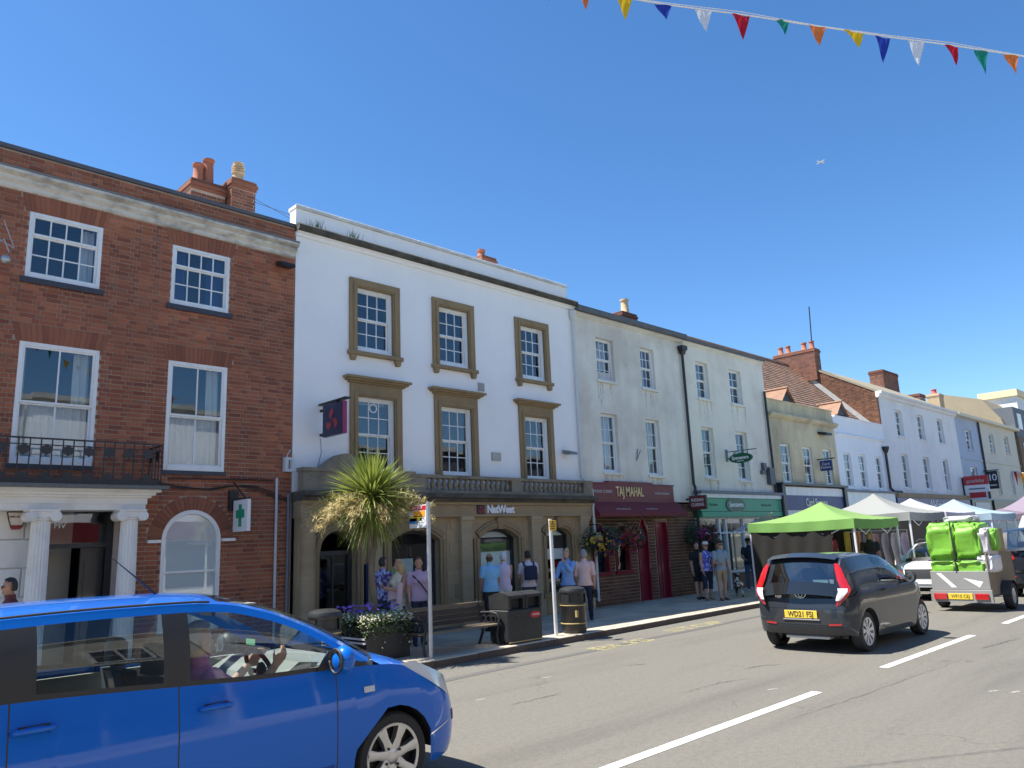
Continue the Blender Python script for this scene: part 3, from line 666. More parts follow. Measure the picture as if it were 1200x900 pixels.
# cornice and parapet
q = moulding(MB(), BX0-.02, BX1+.05, YF, [(.02, 8.06), (.05, 8.08), (.05, 8.12), (.12, 8.15)]); mk('cornice_white', q, M_BANKW, B, rec=False)
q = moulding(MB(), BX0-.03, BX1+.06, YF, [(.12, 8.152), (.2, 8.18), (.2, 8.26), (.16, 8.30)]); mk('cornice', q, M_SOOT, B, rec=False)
q = MB().box(BX0+.02, BX1-.1, YF+.06, YF+.3, 8.28, 8.70); mk('parapet', q, M_BANKW, B, rec=False)
for i in range(8):
    a = BX0+i*(BX1-BX0-.1)/8; mk('coping_stone', MB().bbox(a+.004, a+(BX1-BX0-.1)/8-.004, YF+.02, YF+.36, 8.70, 8.78, .012), M_COPE, B, rec=False)
st = stack('chimney_stack', B, 14.75, 15.3, 16, 16.7, 8, 10.35); pot(st, 15., 16.3, 10.33, .3, .12)
q = MB(); random.seed(2)
for i in range(60):
    x = random.choice((7.55, 8.45))+random.gauss(0, .09); a = random.uniform(-.9, .9); l = random.uniform(.1, .26)
    q.add([(x, YF-.1, 8.29), (x+.012, YF-.1, 8.29), (x+a*l*.6, YF-.12-random.random()*.06, 8.29+l)], [(0, 1, 2)])
setp(mk('parapet_weeds', q, pm('weed_green', (.07, .12, .03), .8, .3, 20), rec=False), 'tuft of weeds growing on the bank cornice', 'weeds')
# spikes wire on coping
q = MB()
for i in range(110):
    x = BX0+.15+i*.074
    for s in (-.05, 0, .05): q.add([(x-.003, YF+.15, 8.78), (x+.003, YF+.15, 8.78), (x+s*.7, YF+.15+s, 8.88)], [(0, 1, 2)])
mk('bird_spikes', q, pm('spike_steel', (.6, .6, .6), .3, .05, metal=.8), B, kind='stuff', rec=False)
# ground floor
gops = [(7.66, 8.50, PZ, 2.2, .42), (9.30, 10.56, .62, 2.18, .22), (11.70, 12.92, .62, 2.18, .22), (13.86, 14.80, .62, 2.18, .2)]
q = wall(MB(), BX0+.06, BX1-.05, PZ, 2.5, BY, gops, .22, n=16); q.quad((BX0+.06, BY, PZ), (BX0+.06, BY, 2.9), (BX0+.06, YF, 2.9), (BX0+.06, YF, PZ)); q.quad((BX1-.05, BY, PZ), (BX1-.05, YF, PZ), (BX1-.05, YF, 2.9), (BX1-.05, BY, 2.9))
gw = mk('stone_wall', q, M_STONE, B, rec=False)
# coursed ashlar blocks standing a few millimetres proud, recessed joints between
random.seed(6)
def inop(x0, x1, z0, z1):
    return any(x1 > o[0]-.2 and x0 < o[1]+.2 and z1 > o[2]-.0 and z0 < o[3]+.2 for o in gops)
for r in range(8):
    z0 = PZ+.02+r*.29; x = BX0+.08+(r % 2)*-.3
    while x < BX1-.1:
        L = random.uniform(.5, .75); a, b = max(x, BX0+.08), min(x+L, BX1-.07); segs = [(a, b)]
        for o in gops:
            if z0+.28 > o[2]-.02 and z0 < o[3]+.24:
                ns = []
                for s, e in segs:
                    u, v = o[0]-.2, o[1]+.2
                    if e <= u or s >= v: ns.append((s, e))
                    else:
                        if s < u: ns.append((s, u))
                        if e > v: ns.append((v, e))
                segs = ns
        for s, e in segs:
            if e-s > .06: mk('ashlar_block', MB().bbox(s+.004, e-.004, -.012+random.uniform(-.003, .003), .01, 0, .282, .004), M_STONE, gw, local=True, rec=False).location = Vector((0, BY, z0))-BASE[gw.name]
        x += L
q = MB()
for o in gops:
    x0, x1, z0, z1, r = o; n = 16
    for w0, w1, pj in ((.0, .18, .05), (.06, .12, .075)):
        for s in (-1, 1):
            a, b = ((x0-w1, x0-w0) if s < 0 else (x1+w0, x1+w1)); q.box(a, b, BY-pj, BY+.02, z0 if z0 > .3 else PZ, z1-r)
        for i in range(n):
            u, v = x0+(x1-x0)*i/n, x0+(x1-x0)*(i+1)/n; c = (x0+x1)/2; hw = (x1-x0)/2
            def pt(x, wd):
                rad = (hw*hw+r*r)/(2*r); cz = z1-rad; dx = x-c; k_ = (rad+wd)/rad; return (c+dx*k_, cz+(arch_z(x, o)-cz)*k_)
            q.xz([pt(u, w0), pt(v, w0), pt(v, w1), pt(u, w1)], BY-pj, BY+.02)
    c = (x0+x1)/2
    if z0 > .3: q.xz([(c-.07, z1-.02), (c+.07, z1-.02), (c+.1, z1+.24), (c-.1, z1+.24)], BY-.1, BY+.02); q.box(x0-.2, x1+.2, BY-.1, BY+.2, z0-.1, z0-.001)
mk('arch_surround', q, M_STONE2, gw, rec=False)
M_PIL = pm('pilaster_stone', (.41, .315, .19), .9, .14, 3, .35, 70, rnd=.08, dirt=((.27, .21, .13), .6, (1, 1, 6)))
def pilaster(x0, x1, rnd_=False):
    q = MB()
    if rnd_:
        c = (x0+x1)/2; r = (x1-x0)/2; q.lathe([(r*1.15, PZ), (r*1.15, .5), (r*1.02, .56), (r, .6), (r*.93, 2.28), (r*1.0, 2.3), (r*.95, 2.33), (r*1.12, 2.38), (r*1.12, 2.44)], (c, BY-.05, 0), 28)
    else:
        q.box(x0-.03, x1+.03, BY-.16, BY+.02, PZ, .5); q.box(x0, x1, BY-.12, BY+.02, .5, 2.3); q.box(x0-.02, x1+.02, BY-.14, BY+.02, 2.3, 2.36); q.box(x0-.04, x1+.04, BY-.17, BY+.02, 2.36, 2.44)
    mk('pilaster', q, M_PIL, B, smooth=40 if rnd_ else False, rec=False)
pilaster(7.27, 7.56, True); pilaster(8.74, 9.02); pilaster(11.10, 11.40); pilaster(13.30, 13.6); pilaster(15.08, 15.4)
q = MB().box(BX0+.03, BX1-.02, BY-.14, YF+.01, 2.441, 2.5); q.box(BX0+.03, BX1-.02, BY-.11, YF+.01, 2.5, 2.70); q.box(BX0+.03, BX1-.02, BY-.17, YF+.01, 2.70, 2.76); mk('entablature', q, M_STONE, B, rec=False)
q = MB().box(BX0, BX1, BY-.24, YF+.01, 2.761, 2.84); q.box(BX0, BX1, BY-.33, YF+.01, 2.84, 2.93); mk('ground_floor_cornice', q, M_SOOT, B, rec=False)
# balustrade
by = BY-.1
q = MB().box(9.0, BX1-.03, by-.1, by+.1, 2.931, 3.0); q.box(9.0, BX1-.03, by-.11, by+.11, 3.26, 3.33)
for a, b in ((9.75, 10.1), (12.62, 12.92), (15.2, 15.54)): q.box(a, b, by-.095, by+.095, 3.0, 3.26)
q.box(7.22, 9.75, by-.1, by+.1, 2.93, 3.3); q.box(7.2, 9.8, by-.13, by+.13, 3.3, 3.37)
q.xz([(7.6+1.1*i/16, 3.37+.3*sin(pi*i/16)) for i in range(17)], by-.1, by+.1)
M_BAL = pm('balustrade_stone', (.26, .22, .16), .95, .25, 6, .4, 50, dirt=((.05, .045, .04), .7, (3, 3, 3)))
bal = mk('balustrade', q, M_BAL, B, rec=False)
bm_ = MB().lathe([(.055, 0), (.055, .03), (.03, .04), (.05, .09), (.06, .12), (.045, .17), (.027, .21), (.04, .225), (.05, .235), (.05, .262)], n=12).mesh('baluster_mesh', smooth=50); bm_.materials.append(M_BAL)
for a, b in ((10.1, 12.62), (12.92, 15.2)):
    n = 16 if a < 11 else 14
    for i in range(n): inst('baluster', bm_, bal, (a+(b-a)*(i+.5)/n, by, 3.0))
# doorway and shop windows
M_NAVY = pm('navy_panel', (.02, .03, .12), .4, .1); M_DGREY = pm('dark_frame', (.03, .03, .035), .4, .1); M_BLIND = pm('grey_blind', (.78, .78, .75), .6, .06, 3)
M_DBR = pm('dark_brown_band', (.05, .035, .035), .5, .1)
interior(B, BX0+.1, BX1-.1, PZ, 2.75, BY+.12, (), 2.6)
o = gops[0]; y = BY+.16
q = MB().box(7.67, 7.75, y, y+.08, PZ, 1.8); q.box(8.41, 8.49, y, y+.08, PZ, 1.8); q.box(7.75, 8.41, y, y+.08, 1.74, 1.82); q.box(8.06, 8.1, y+.01, y+.07, PZ, 1.74)
ring(q, .36, .418, y, y+.08, 8.08, 1.79, 16); dr = mk('doorway', q, M_DGREY, B, rec=False)
for a, b in ((7.75, 8.06), (8.10, 8.41)): mk('pane', MB().box(a, b, y+.03, y+.036, .3, 1.74), M_GLASS, dr, rec=False)
mk('door_lining', MB().box(7.68, 7.74, y+.09, y+.8, PZ, 1.9), pm('orange_wood', (.25, .1, .03), .5, .15), dr, rec=False)
mk('notice_board', MB().bbox(8.58, 8.74, BY-.05, BY-.013, .75, 1.55, .01), M_NAVY, B, rec=False)
for i, o in enumerate(gops[1:]):
    x0, x1, z0, z1, r = o; y = BY+.15; q = MB()
    q.box(x0+.002, x0+.06, y, y+.06, z0, z1-r); q.box(x1-.06, x1-.002, y, y+.06, z0, z1-r); q.box(x0+.06, x1-.06, y, y+.06, z0, z0+.06)
    n = 14
    for k_ in range(n):
        u, v = x0+(x1-x0)*k_/n, x0+(x1-x0)*(k_+1)/n; q.xz([(u, arch_z(u, o)-.07), (v, arch_z(v, o)-.07), (v, arch_z(v, o)-.001), (u, arch_z(u, o)-.001)], y, y+.06)
    wv = mk('shop_window', q, M_DGREY, B, rec=False)
    mk('pane', MB().xz([(x0+.05, z0+.05), (x1-.05, z0+.05)]+[(x1-.05-(x1-x0-.1)*j/12, arch_z(x1-.05-(x1-x0-.1)*j/12, o)-.06) for j in range(13)], y+.02, y+.026), M_GLASS if i == 0 else glass('coated_glass', refl=-.045), wv)
    if i > 0:
        q = MB(); q.box(x0+.06, x1-.06, y+.07, y+.08, 1.98, 2.16); q.box(x0+.06, x1-.06, y+.07, y+.08, .95 if i == 1 else 1.4, 1.66); mk('blind', q, M_BLIND, wv, rec=False)
        mk('dark_band', MB().box(x0+.06, x1-.06, y+.05, y+.065, 1.662, 1.96), M_DBR, wv, rec=False)
        mk('low_shelf', MB().box(x0+.06, x1-.06, y+.085, y+.105, z0+.07, .93), M_DBR, wv, rec=False)
    else:
        mk('blue_banner', MB().box(x1-.2, x1-.07, y+.06, y+.075, .7, 1.75), pm('blue_banner', (.02, .05, .35), .4, .05), wv, rec=False)
        mk('poster', MB().box(x0+.3, x0+.75, y+.1, y+.104, .9, 1.6), pm('pale_poster', (.6, .65, .6), .5, .15, 3), wv, rec=False)
        mk('green_poster', MB().box(x0+.12, x0+.3, y+.08, y+.084, 1.15, 1.45), pm('green_poster', (.2, .5, .12), .5, .3, 12), wv, rec=False)
M_LET = pm('white_letters', (.82, .82, .84), .35, .02)
fsg = empty('bank_fascia_sign', (12.3, BY-.12, 2.5), label='white bank name lettering with red emblem on the stone fascia', cat='sign')
put_text('lettering', 'NatWest', .245, (12.27, BY-.135, 2.595), M_LET, fsg, ext=.02, bold=.012, sx=.92)
M_RED = pm('bank_red', (.33, .03, .045), .4, .08); M_NPUR = pm('bank_purple', (.05, .012, .02), .4, .1)
def emblem(parent, c, s, facing, mat, local=False):
    q = MB(); 
    for a in (90, 210, 330):
        ca, sa = cos(R(a)), sin(R(a)); pl = []
        for i in range(13):
            t = R(-60+i*10*2.2); pl.append((s*(.52*ca+.40*cos(R(a)+t)), s*(.52*sa+.40*sin(R(a)+t))))
        pl += [(s*(.26*ca-.10*sa), s*(.26*sa+.10*ca))]
        if facing == '-y': q.xz([(c[0]+u, c[2]+v) for u, v in pl], c[1]-.004, c[1]+.004)
        else: q.yz([(c[1]-u, c[2]+v) for u, v in pl], c[0]-.004, c[0]+.004)
    return mk('emblem', q, mat, parent, rec=True)
mk('emblem_backing', MB().bbox(11.56, 11.78, BY-.15, BY-.112, 2.49, 2.69, .01), M_NPUR, fsg, rec=False); emblem(fsg, (11.67, BY-.155, 2.58), .1, '-y', M_RED)
hs = empty('bank_hanging_sign', (7.78, YF, 4.0), label='navy square hanging sign with a red three-part emblem on the white bank wall', cat='sign')
mk('sign_board', MB().box(7.74, 7.82, 12.42, 13.14, 3.98, 4.60), pm('navy_sign', (.012, .014, .06), .35, .1), hs, rec=False)
mk('magenta_edge', MB().box(7.738, 7.822, 12.40, 12.42, 3.98, 4.60), pm('magenta_edge', (.3, .02, .1), .4, .05), hs, rec=False)
emblem(hs, (7.736, 12.80, 4.27), .24, '-x', M_RED)
mk('bracket', MB().box(7.72, 7.84, 12.3, 13.28, 4.63, 4.66).box(7.76, 7.8, 12.6, 12.7, 4.6, 4.63).box(7.76, 7.8, 13.12, 13.29, 4.5, 4.55).box(7.76, 7.8, 13.12, 13.29, 4.02, 4.07), M_BLK, hs, rec=False)
pipe('sign_cable', [(7.78, YF-.02, 3.98), (7.80, YF-.015, 3.7), (7.72, YF-.015, 3.4)], .006, M_LEAD, B)
q = MB().box(11.98, 12.17, YF-.03, YF-.001, 5.40, 5.60); 
for i in range(6): q.box(11.99, 12.16, YF-.045, YF-.03, 5.415+i*.03, 5.43+i*.03)
mk('air_vent', q, pm('vent_grey', (.4, .4, .4), .6, .1), B, rec=False)
mk('grey_plate', MB().bbox(12.33, 12.62, YF-.05, YF-.001, 3.76, 3.95, .008), pm('plate_stone', (.42, .4, .36), .8, .1), B, rec=False)
flood(B, (14.95, YF, 4.1), pm('grey_lamp', (.2, .2, .2), .5, .1))
M_PIPEW = pm('white_pipe', (.62, .62, .6), .5, .1, 5)
q = MB().tube([(15.5, YF-.07, 8.02), (15.5, YF-.07, 3.45), (15.6, YF-.2, 3.3), (15.62, BY-.1, 3.1), (15.62, BY-.1, .3)], .04, 10); q.lathe([(.05, 7.75), (.09, 7.85), (.1, 8.02)], (15.5, YF-.08, 0), 12); mk('downpipe', q, M_PIPEW, B, smooth=40, rec=False)
cdv = MB().lathe([(.1, -.01), (.1, .01), (.075, .01), (.075, -.01), (.1, -.01)], (9.08, YF+.095, 4.72), 20, ax='y'); mk('window_fan', cdv, M_WHITE, B, rec=False)

# ================================================================ restaurant (weathered white upper floors)
M_WC = dirty_white('restaurant_render', (.82, .77, .675), .55, .3, (.44, .39, .32), .44); M_WD = dirty_white('optician_render', (.84, .785, .665), .4, .25, (.44, .39, .31), .46)
M_SLATE = pm('slate', (.11, .115, .125), .7, .25, 12, .3, 30, dirt=((.2, .19, .16), .4, (3, 3, 3)))
def house(name, label, x0, x1, z1, wins, mat, zb=2.6, back=9., floors=(5.7,), panes=True, cols=3, rows=4, cur=None, sillm=None, set_=.13):
    b = empty(name, ((x0+x1)/2, YF, PZ), label=label, cat='building')
    q = wall(MB(), x0, x1, zb, z1, YF, wins, .16); shell(q, x0, x1, z1, YF, back, zb); mk('wall', q, mat, b, rec=False)
    interior(b, x0, x1, zb, z1-.05, YF, floors)
    for i, o in enumerate(wins):
        sash(b, *o[:4], YF, cols, rows, set_, .045, .022 if not panes else .018, (.07, .07, .07, sillm or mat), panes=panes, curtains=cur(i) if cur else None, opened=.0)
    return b
CX0, CX1, DX1 = 15.59, 20.72, 26.18
Cw = [(16.52, 17.3, 6.22, 7.46, 0), (18.6, 19.3, 6.22, 7.48, 0), (16.52, 17.26, 3.63, 5.28, 0), (18.6, 19.3, 3.61, 5.28, 0)]
Cb = house('restaurant_building', 'stained white rendered restaurant building with maroon fascia and awning', CX0, CX1, 8.05, Cw, M_WC,
           cur=lambda i: [(.0, 1, 0, 1, M_NET)] if i == 2 else ([(.0, .45, 0, 1, M_CURT), (.55, 1, 0, 1, M_CURT)] if i == 3 else [(.1, .9, .1, 1, M_BLUEC)] if i == 1 else [(.5, 1, .3, 1, M_NET)]))
q = moulding(MB(), CX0+.02, CX1+.14, YF, [(.02, 7.93), (.09, 7.98), (.09, 8.05)]); mk('eaves_cornice', q, M_WC, Cb, rec=False)
q = MB().box(CX0+.02, CX1+.22, YF-.22, YF+.4, 8.051, 8.20); mk('gutter', q, M_SLATE, Cb, rec=False)
def pitched(b, x0, x1, z0, z1, depth, mat, y0=.1):
    q = MB(); y = YF+y0
    q.yz([(y, z0), (y+depth, z1), (y+2*depth, z0)], x0+.01, x1-.01); return mk('roof', q, mat, b, rec=False)
pitched(Cb, CX0, CX1, 8.06, 9.2, 3.5, M_SLATE, .3)
# open casement with the fallen blind
q = MB(); curtain(q, 16.6, 17.22, YF+.11, 6.3, 6.5, 3, .03); mk('bunched_blind', q, M_NET, Cb, smooth=True, rec=False)
M_RUN = worn('sill_run_off', (.34, .30, .24), .56)
def runs(b, wins, seed):
    rnd = random.Random(seed)
    for o in wins:
        q = MB()
        for k in range(5):
            x = rnd.uniform(o[0]-.08, o[1]+.02); w_ = rnd.uniform(.03, .1); l = rnd.uniform(.25, .8); z = o[2]-.07; q.add([(x, YF-.003, z), (x+w_, YF-.003, z), (x+w_*.7, YF-.003, z-l), (x+w_*.3, YF-.003, z-l)], [(0, 1, 2, 3)])
        mk('sill_stain', q, M_RUN, b, rec=False, kind='stuff')
runs(Cb, Cw, 1)
# taj fascia
M_MAR = pm('maroon_paint', (.17, .02, .024), .45, .12, 4, dirt=((.11, .016, .018), .5, (2, 2, 1))); M_AWN = pm('maroon_canvas', (.16, .024, .03), .8, .12, 4, .1, 80)
M_GOLD = pm('gold_letters', (.72, .56, .27), .45, .05); M_PALE = pm('pale_letters', (.55, .52, .5), .5, .05)
q = MB().box(CX0+.09, 19.55, YF-.14, YF+.1, 2.84, 3.30); q.box(16.45, 18.5, YF-.15, YF+.1, 3.30, 3.38)
fc = mk('fascia', q, M_MAR, Cb, rec=False)
mk('fascia_frame', MB().box(CX0+.08, 19.57, YF-.17, YF-.1, 2.80, 2.845).box(CX0+.08, 16.44, YF-.17, YF-.1, 3.30, 3.33).box(18.51, 19.57, YF-.17, YF-.1, 3.30, 3.33), M_MAR, fc, rec=False)
put_text('lettering', 'TAJ MAHAL', .37, (17.42, YF-.148, 3.09), M_GOLD, fc, sx=.66, ext=.006, bold=.004)
put_text('lettering', 'INDIAN CUISINE', .115, (16.22, YF-.148, 3.09), M_PALE, fc, sx=.95); put_text('lettering', 'LICENSED RESTAURANT', .085, (18.95, YF-.148, 3.07), M_PALE, fc, sx=.8)
ax0, ax1 = CX0+.04, 19.68
q = MB(); n = 24
q.grid(lambda i, j: (ax0+(ax1-ax0)*i/n, YF-.15-.34*j/4, 2.83-.33*(j/4)**1.15), n, 4)
q.grid(lambda i, j: (ax0+(ax1-ax0)*i/n, YF-.492-.004*sin(i*1.9), 2.50-.085*j), n, 1)
for xx in (ax0, ax1): q.add([(xx, YF-.15, 2.83), (xx, YF-.49, 2.50), (xx, YF-.49, 2.415), (xx, YF-.15, 2.415)], [(0, 1, 2, 3)])
aw_ = mk('awning', q, M_AWN, Cb, rec=False)
for s_, xx in (('www.tajmahal.co.uk', 16.75), ('TEL 01404 41110', 18.05)):
    me = text(s_, .075, .001); me.transform(Matrix.Translation(Vector((xx, YF-.40, 2.615))-BASE[Cb.name]) @ Matrix.Rotation(R(46), 4, 'X')); mk('lettering', me, M_PALE, aw_, local=True)
# taj ground floor: coursed brown brick with pointed windows and doors
M_BRB = brickmat('brown_brick', [(0, (.10, .055, .035)), (.4, (.15, .085, .05)), (.8, (.19, .105, .06)), (1, (.12, .06, .04))], .01)
tops = [(15.82, 16.5, .98, 2.25, .35, 1), (16.76, 17.42, .98, 2.25, .35, 1), (17.78, 18.3, PZ, 2.42, .4, 1), (18.66, 19.25, PZ, 2.3, 0)]
q = wall(MB(), CX0+.05, CX1, PZ, 2.84, YF, tops, .16, n=14); gwC = mk('ground_wall', q, M_MORT, Cb, rec=False)
def pth(o, e=.0):
    def f(zc):
        if zc < o[2]-e or zc > o[3]+e: return None
        s = o[3]-o[4]; c = (o[0]+o[1])/2; hw = (o[1]-o[0])/2+e
        if zc < s or o[4] == 0: return (c-hw, c+hw)
        t = max(0, (o[3]-zc)/o[4])**(1/1.35) if o[4] else 1; return (c-hw*t-.01, c+hw*t+.01)
    return f
qb = MB(); random.seed(12)
for b in lay(CX0+.06, CX1-.01, PZ+.01, 2.8, [pth(o, .05) for o in tops], bl=.3, bh=.075, j=.014, seed=14): qb.box(b[0], b[1], YF-.016+random.uniform(-.006, .004), YF+.02, b[2], b[3])
mk('brickwork', qb, M_BRB, gwC, kind='stuff', rec=False)
M_RDOOR = pm('crimson_paint', (.20, .008, .03), .35, .1, 4, coat=.3)
for i, o in enumerate(tops):
    x0, x1, z0, z1, r = o[:5]; c = (x0+x1)/2; q = MB(); n = 14; y = YF-.035
    prof = [(x0, z0)]+[(x0+(x1-x0)*k_/n, arch_z(x0+(x1-x0)*k_/n, o) if r else z1) for k_ in range(n+1)]+[(x1, z0)]
    for (a, b), (a2, b2) in zip(prof, prof[1:]):
        dx, dz = a2-a, b2-b; L = max(sqrt(dx*dx+dz*dz), 1e-6)
        s = .06; k1 = lambda u, v: (c+(u-c)*(1-s*2/(x1-x0)), v-s*.8 if v > z1-r-.01 else v)
        q.xz([(a, b), (a2, b2), k1(a2, b2), k1(a, b)], y, YF+.1)
    fr = mk('window' if i < 2 else 'door', q, M_RDOOR, Cb)
    inner = [(c+(u-c)*(1-.12/(x1-x0)), v-.048 if v > z1-r-.01 else v) for u, v in prof]
    if i < 2: mk('pane', MB().xz(inner, YF+.06, YF+.066), M_GLASS, fr); mk('menu_card', MB().box(c-.12, c+.12, YF+.04, YF+.044, 1.75, 2.02), pm('pale_yellow_card', (.6, .55, .3), .6, .05), fr, rec=False); mk('sill', MB().box(x0-.05, x1+.05, YF-.07, YF+.02, z0-.08, z0-.001), M_RDOOR, fr, rec=False)
    else:
        mk('door_leaf', MB().xz(inner, YF+.07, YF+.11), M_RDOOR, fr)
        q = MB()
        for k_ in range(1, 4): xx = x0+.06+(x1-x0-.12)*k_/4; q.box(xx-.006, xx+.006, YF+.062, YF+.072, z0+.1, z1-.5)
        mk('door_groove', q, M_DBR, fr, rec=False); mk('door_handle', MB().ball((x0+.14, YF+.04, 1.1), .03), M_BLK, fr, smooth=True, rec=False)
interior(Cb, CX0+.08, CX1-.02, PZ, 2.75, YF+.05, (), 2.4)
lt = empty('wall_lantern', (17.7, YF-.1, 1.9), label='small black wall lantern beside the red pointed door', cat='lamp')
mk('lantern_glass', MB().lathe([(.05, 1.88), (.085, 2.06)], (17.66, YF-.16, 0), 6), pm('lantern_glass', (.5, .55, .55), .1, 0), lt, rec=False); mk('lantern_cap', MB().lathe([(.1, 2.06), (.05, 2.13), (.0, 2.2)], (17.66, YF-.16, 0), 6), M_BLK, lt, rec=False)
mk('lantern_bracket', MB().lathe([(.06, 1.84), (.05, 1.88)], (17.66, YF-.16, 0), 6).box(17.65, 17.67, YF-.16, YF-.01, 1.78, 1.81).box(17.62, 17.70, YF-.03, YF-.01, 1.65, 1.9), M_BLK, lt, rec=False)
ps = empty('restaurant_projecting_sign', (20.42, YF, 2.8), label='maroon square projecting sign with pale cuisine lettering beside the green fascia', cat='sign')
mk('sign_board', MB().bbox(20.38, 20.46, 12.62, 13.16, 2.62, 3.0, .006), M_MAR, ps, rec=False)
for s_, zz in (('INDIAN', 2.88), ('CUISINE', 2.74)): put_text('lettering', s_, .13, (20.373, 12.89, zz), M_PALE, ps, '-x', bold=.004, sx=.95)
mk('sign_edge', MB().box(20.374, 20.466, 12.60, 12.625, 2.60, 3.02).box(20.374, 20.466, 13.155, 13.18, 2.60, 3.02).box(20.374, 20.466, 12.625, 13.155, 2.60, 2.622).box(20.374, 20.466, 12.625, 13.155, 2.998, 3.02), M_DBR, ps, rec=False)
mk('bracket', MB().box(20.4, 20.44, 13.18, 13.3, 2.9, 2.95).box(20.4, 20.44, 13.18, 13.3, 2.68, 2.73), M_BLK, ps, rec=False)
# black downpipe with hopper between the two white buildings
q = MB().tube([(20.78, YF-.08, 7.7), (20.78, YF-.08, 3.4), (20.78, YF-.12, 3.3), (20.78, YF-.12, .2)], .045, 8); q.box(20.64, 20.92, YF-.2, YF-.01, 7.68, 7.82); q.yz([(YF-.18, 7.68), (YF-.02, 7.68), (YF-.05, 7.55), (YF-.12, 7.55)], 20.68, 20.88)
setp(mk('downpipe', q, M_BLK, rec=False), 'black downpipe with hopper head between the stained white facades', 'pipe')
pipe('wall_hook', [(18.1, YF-.02, 4.35), (18.0, YF-.06, 4.15), (18.0, YF-.02, 4.0), (18.12, YF-.1, 4.3)], .012, M_LEAD, Cb)
st = stack('chimney_stack', Cb, 23.4-3.0, 24.2-3.0, 16.0-.8, 16.6-.8, 8, 9.45); pot(st, 22.95-2.1, 15.4, 9.42, .55, .14, M_BUFF)

# ================================================================ optician
Dw = [(21.62, 22.36, 6.22, 7.47, 0), (23.72, 24.52, 6.24, 7.47, 0), (21.62, 22.34, 3.63, 5.28, 0), (23.75, 24.52, 3.6, 5.28, 0)]
Db = house('optician_building', 'cream rendered building above the green optician shopfront', CX1+.005, DX1, 8.05, Dw, M_WD, cols=2, rows=4,
           cur=lambda i: [(.05, .95, 0, 1, M_TEAL)] if i in (0, 2) else [(.0, .5, 0, 1, M_TEAL)])
q = moulding(MB(), CX1+.16, DX1, YF, [(.02, 7.93), (.07, 7.97), (.07, 8.05)]); mk('eaves_cornice', q, M_WD, Db, rec=False); mk('gutter', MB().box(CX1+.23, DX1+.02, YF-.15, YF+.4, 8.051, 8.13), M_SLATE, Db, rec=False)
pitched(Db, CX1, DX1, 8.06, 9.0, 3.5, M_SLATE, .3)
M_SPEC = pm('optician_green', (.045, .36, .19), .45, .06, 3); M_SPECD = pm('dark_green', (.006, .10, .05), .4, .08, 3)
q = MB().box(20.86, 26.1, YF-.2, YF+.05, 2.56, 2.98); q.box(20.86, 26.1, YF-.24, YF+.05, 2.38, 2.545); fg = mk('fascia', q, M_SPEC, Db, rec=False)
mk('fascia_head', MB().box(20.86, 26.12, YF-.26, YF+.05, 2.981, 3.10), M_WHITE, fg, rec=False); mk('fascia_flashing', MB().box(20.84, 26.15, YF-.3, YF+.02, 3.101, 3.2), M_LEAD, fg, rec=False)
def oval(c, a, b, y0, y1, n=28): return [(c[0]+a*cos(2*pi*i/n), c[1]+b*sin(2*pi*i/n)) for i in range(n)]
mk('logo_oval', MB().xz(oval((22.95, 2.76), .6, .25, 0, 0), YF-.225, YF-.2), M_SPECD, fg); put_text('lettering', 'Specsavers', .22, (22.95, YF-.23, 2.77), M_LET, fg, sx=.92, bold=.004)
put_text('lettering', 'Opticians', .13, (21.6, YF-.205, 2.77), M_SPECD, fg); put_text('lettering', 'Hearing Centre', .11, (25.0, YF-.205, 2.77), M_SPECD, fg)
q = MB(); 
for xx in (20.9, 22.1, 22.5, 23.6, 24.6, 25.5, 26.02): q.box(xx-.045, xx+.045, YF-.06, YF+.06, PZ, 2.38)
q.box(20.86, 26.08, YF-.07, YF+.06, 2.32, 2.378); q.box(20.86, 22.1, YF-.055, YF+.055, .62, .7); q.box(22.5, 26.08, YF-.055, YF+.055, .62, .7); q.box(20.9, 26.0, YF-.05, YF+.05, 1.86, 1.91)
shf = mk('shopfront_frame', q, M_WHITE, Db, rec=False)
for a, b in ((20.95, 22.05), (22.15, 22.45), (22.55, 23.55), (23.65, 24.55), (24.65, 25.45), (25.55, 25.98)):
    mk('pane', MB().box(a, b, YF-.003, YF+.003, .7, 1.86), M_GLASS, shf, rec=False); mk('pane', MB().box(a, b, YF-.003, YF+.003, 1.91, 2.32), M_GLASS, shf, rec=False)
mk('stall_riser', MB().box(22.5, 26.08, YF-.03, YF+.05, PZ, .62), pm('brown_tile', (.12, .05, .035), .5, .2, 6), Db, rec=False)
mk('stall_riser', MB().box(20.86, 22.1, YF-.03, YF+.05, PZ, .62), M_WHITE, Db, rec=False)
M_SHOPIN = pm('shop_interior', (.32, .33, .31), .7, .3, .8); interior(Db, CX1+.1, DX1-.05, PZ, 2.5, YF+.06, (), 2.2, M_SHOPIN)
q = MB()
for xx, c in ((21.5, 0), (23.0, 0), (24.1, 1), (25.0, 1)): q.box(xx-.35, xx+.35, YF+.5, YF+.53, .75, 1.8)
mk('display_panel', q, pm('display_panel', (.45, .38, .22), .6, .4, 2), Db, rec=False)
os_ = empty('optician_projecting_sign', (23.0, YF, 4.1), label='green oval projecting sign on a bracket above the optician', cat='sign')
yc = (13.1+12.45)/2
q = MB().yz([(yc+.42*cos(2*pi*i/28), 4.27+.165*sin(2*pi*i/28)) for i in range(28)], 22.98, 23.06); mk('sign_board', q, M_SPECD, os_)
put_text('lettering', 'Specsavers', .155, (22.972, yc, 4.28), M_LET, os_, '-x', sx=.9, bold=.003); put_text('lettering', 'Opticians', .07, (22.972, yc, 4.18), M_LET, os_, '-x')
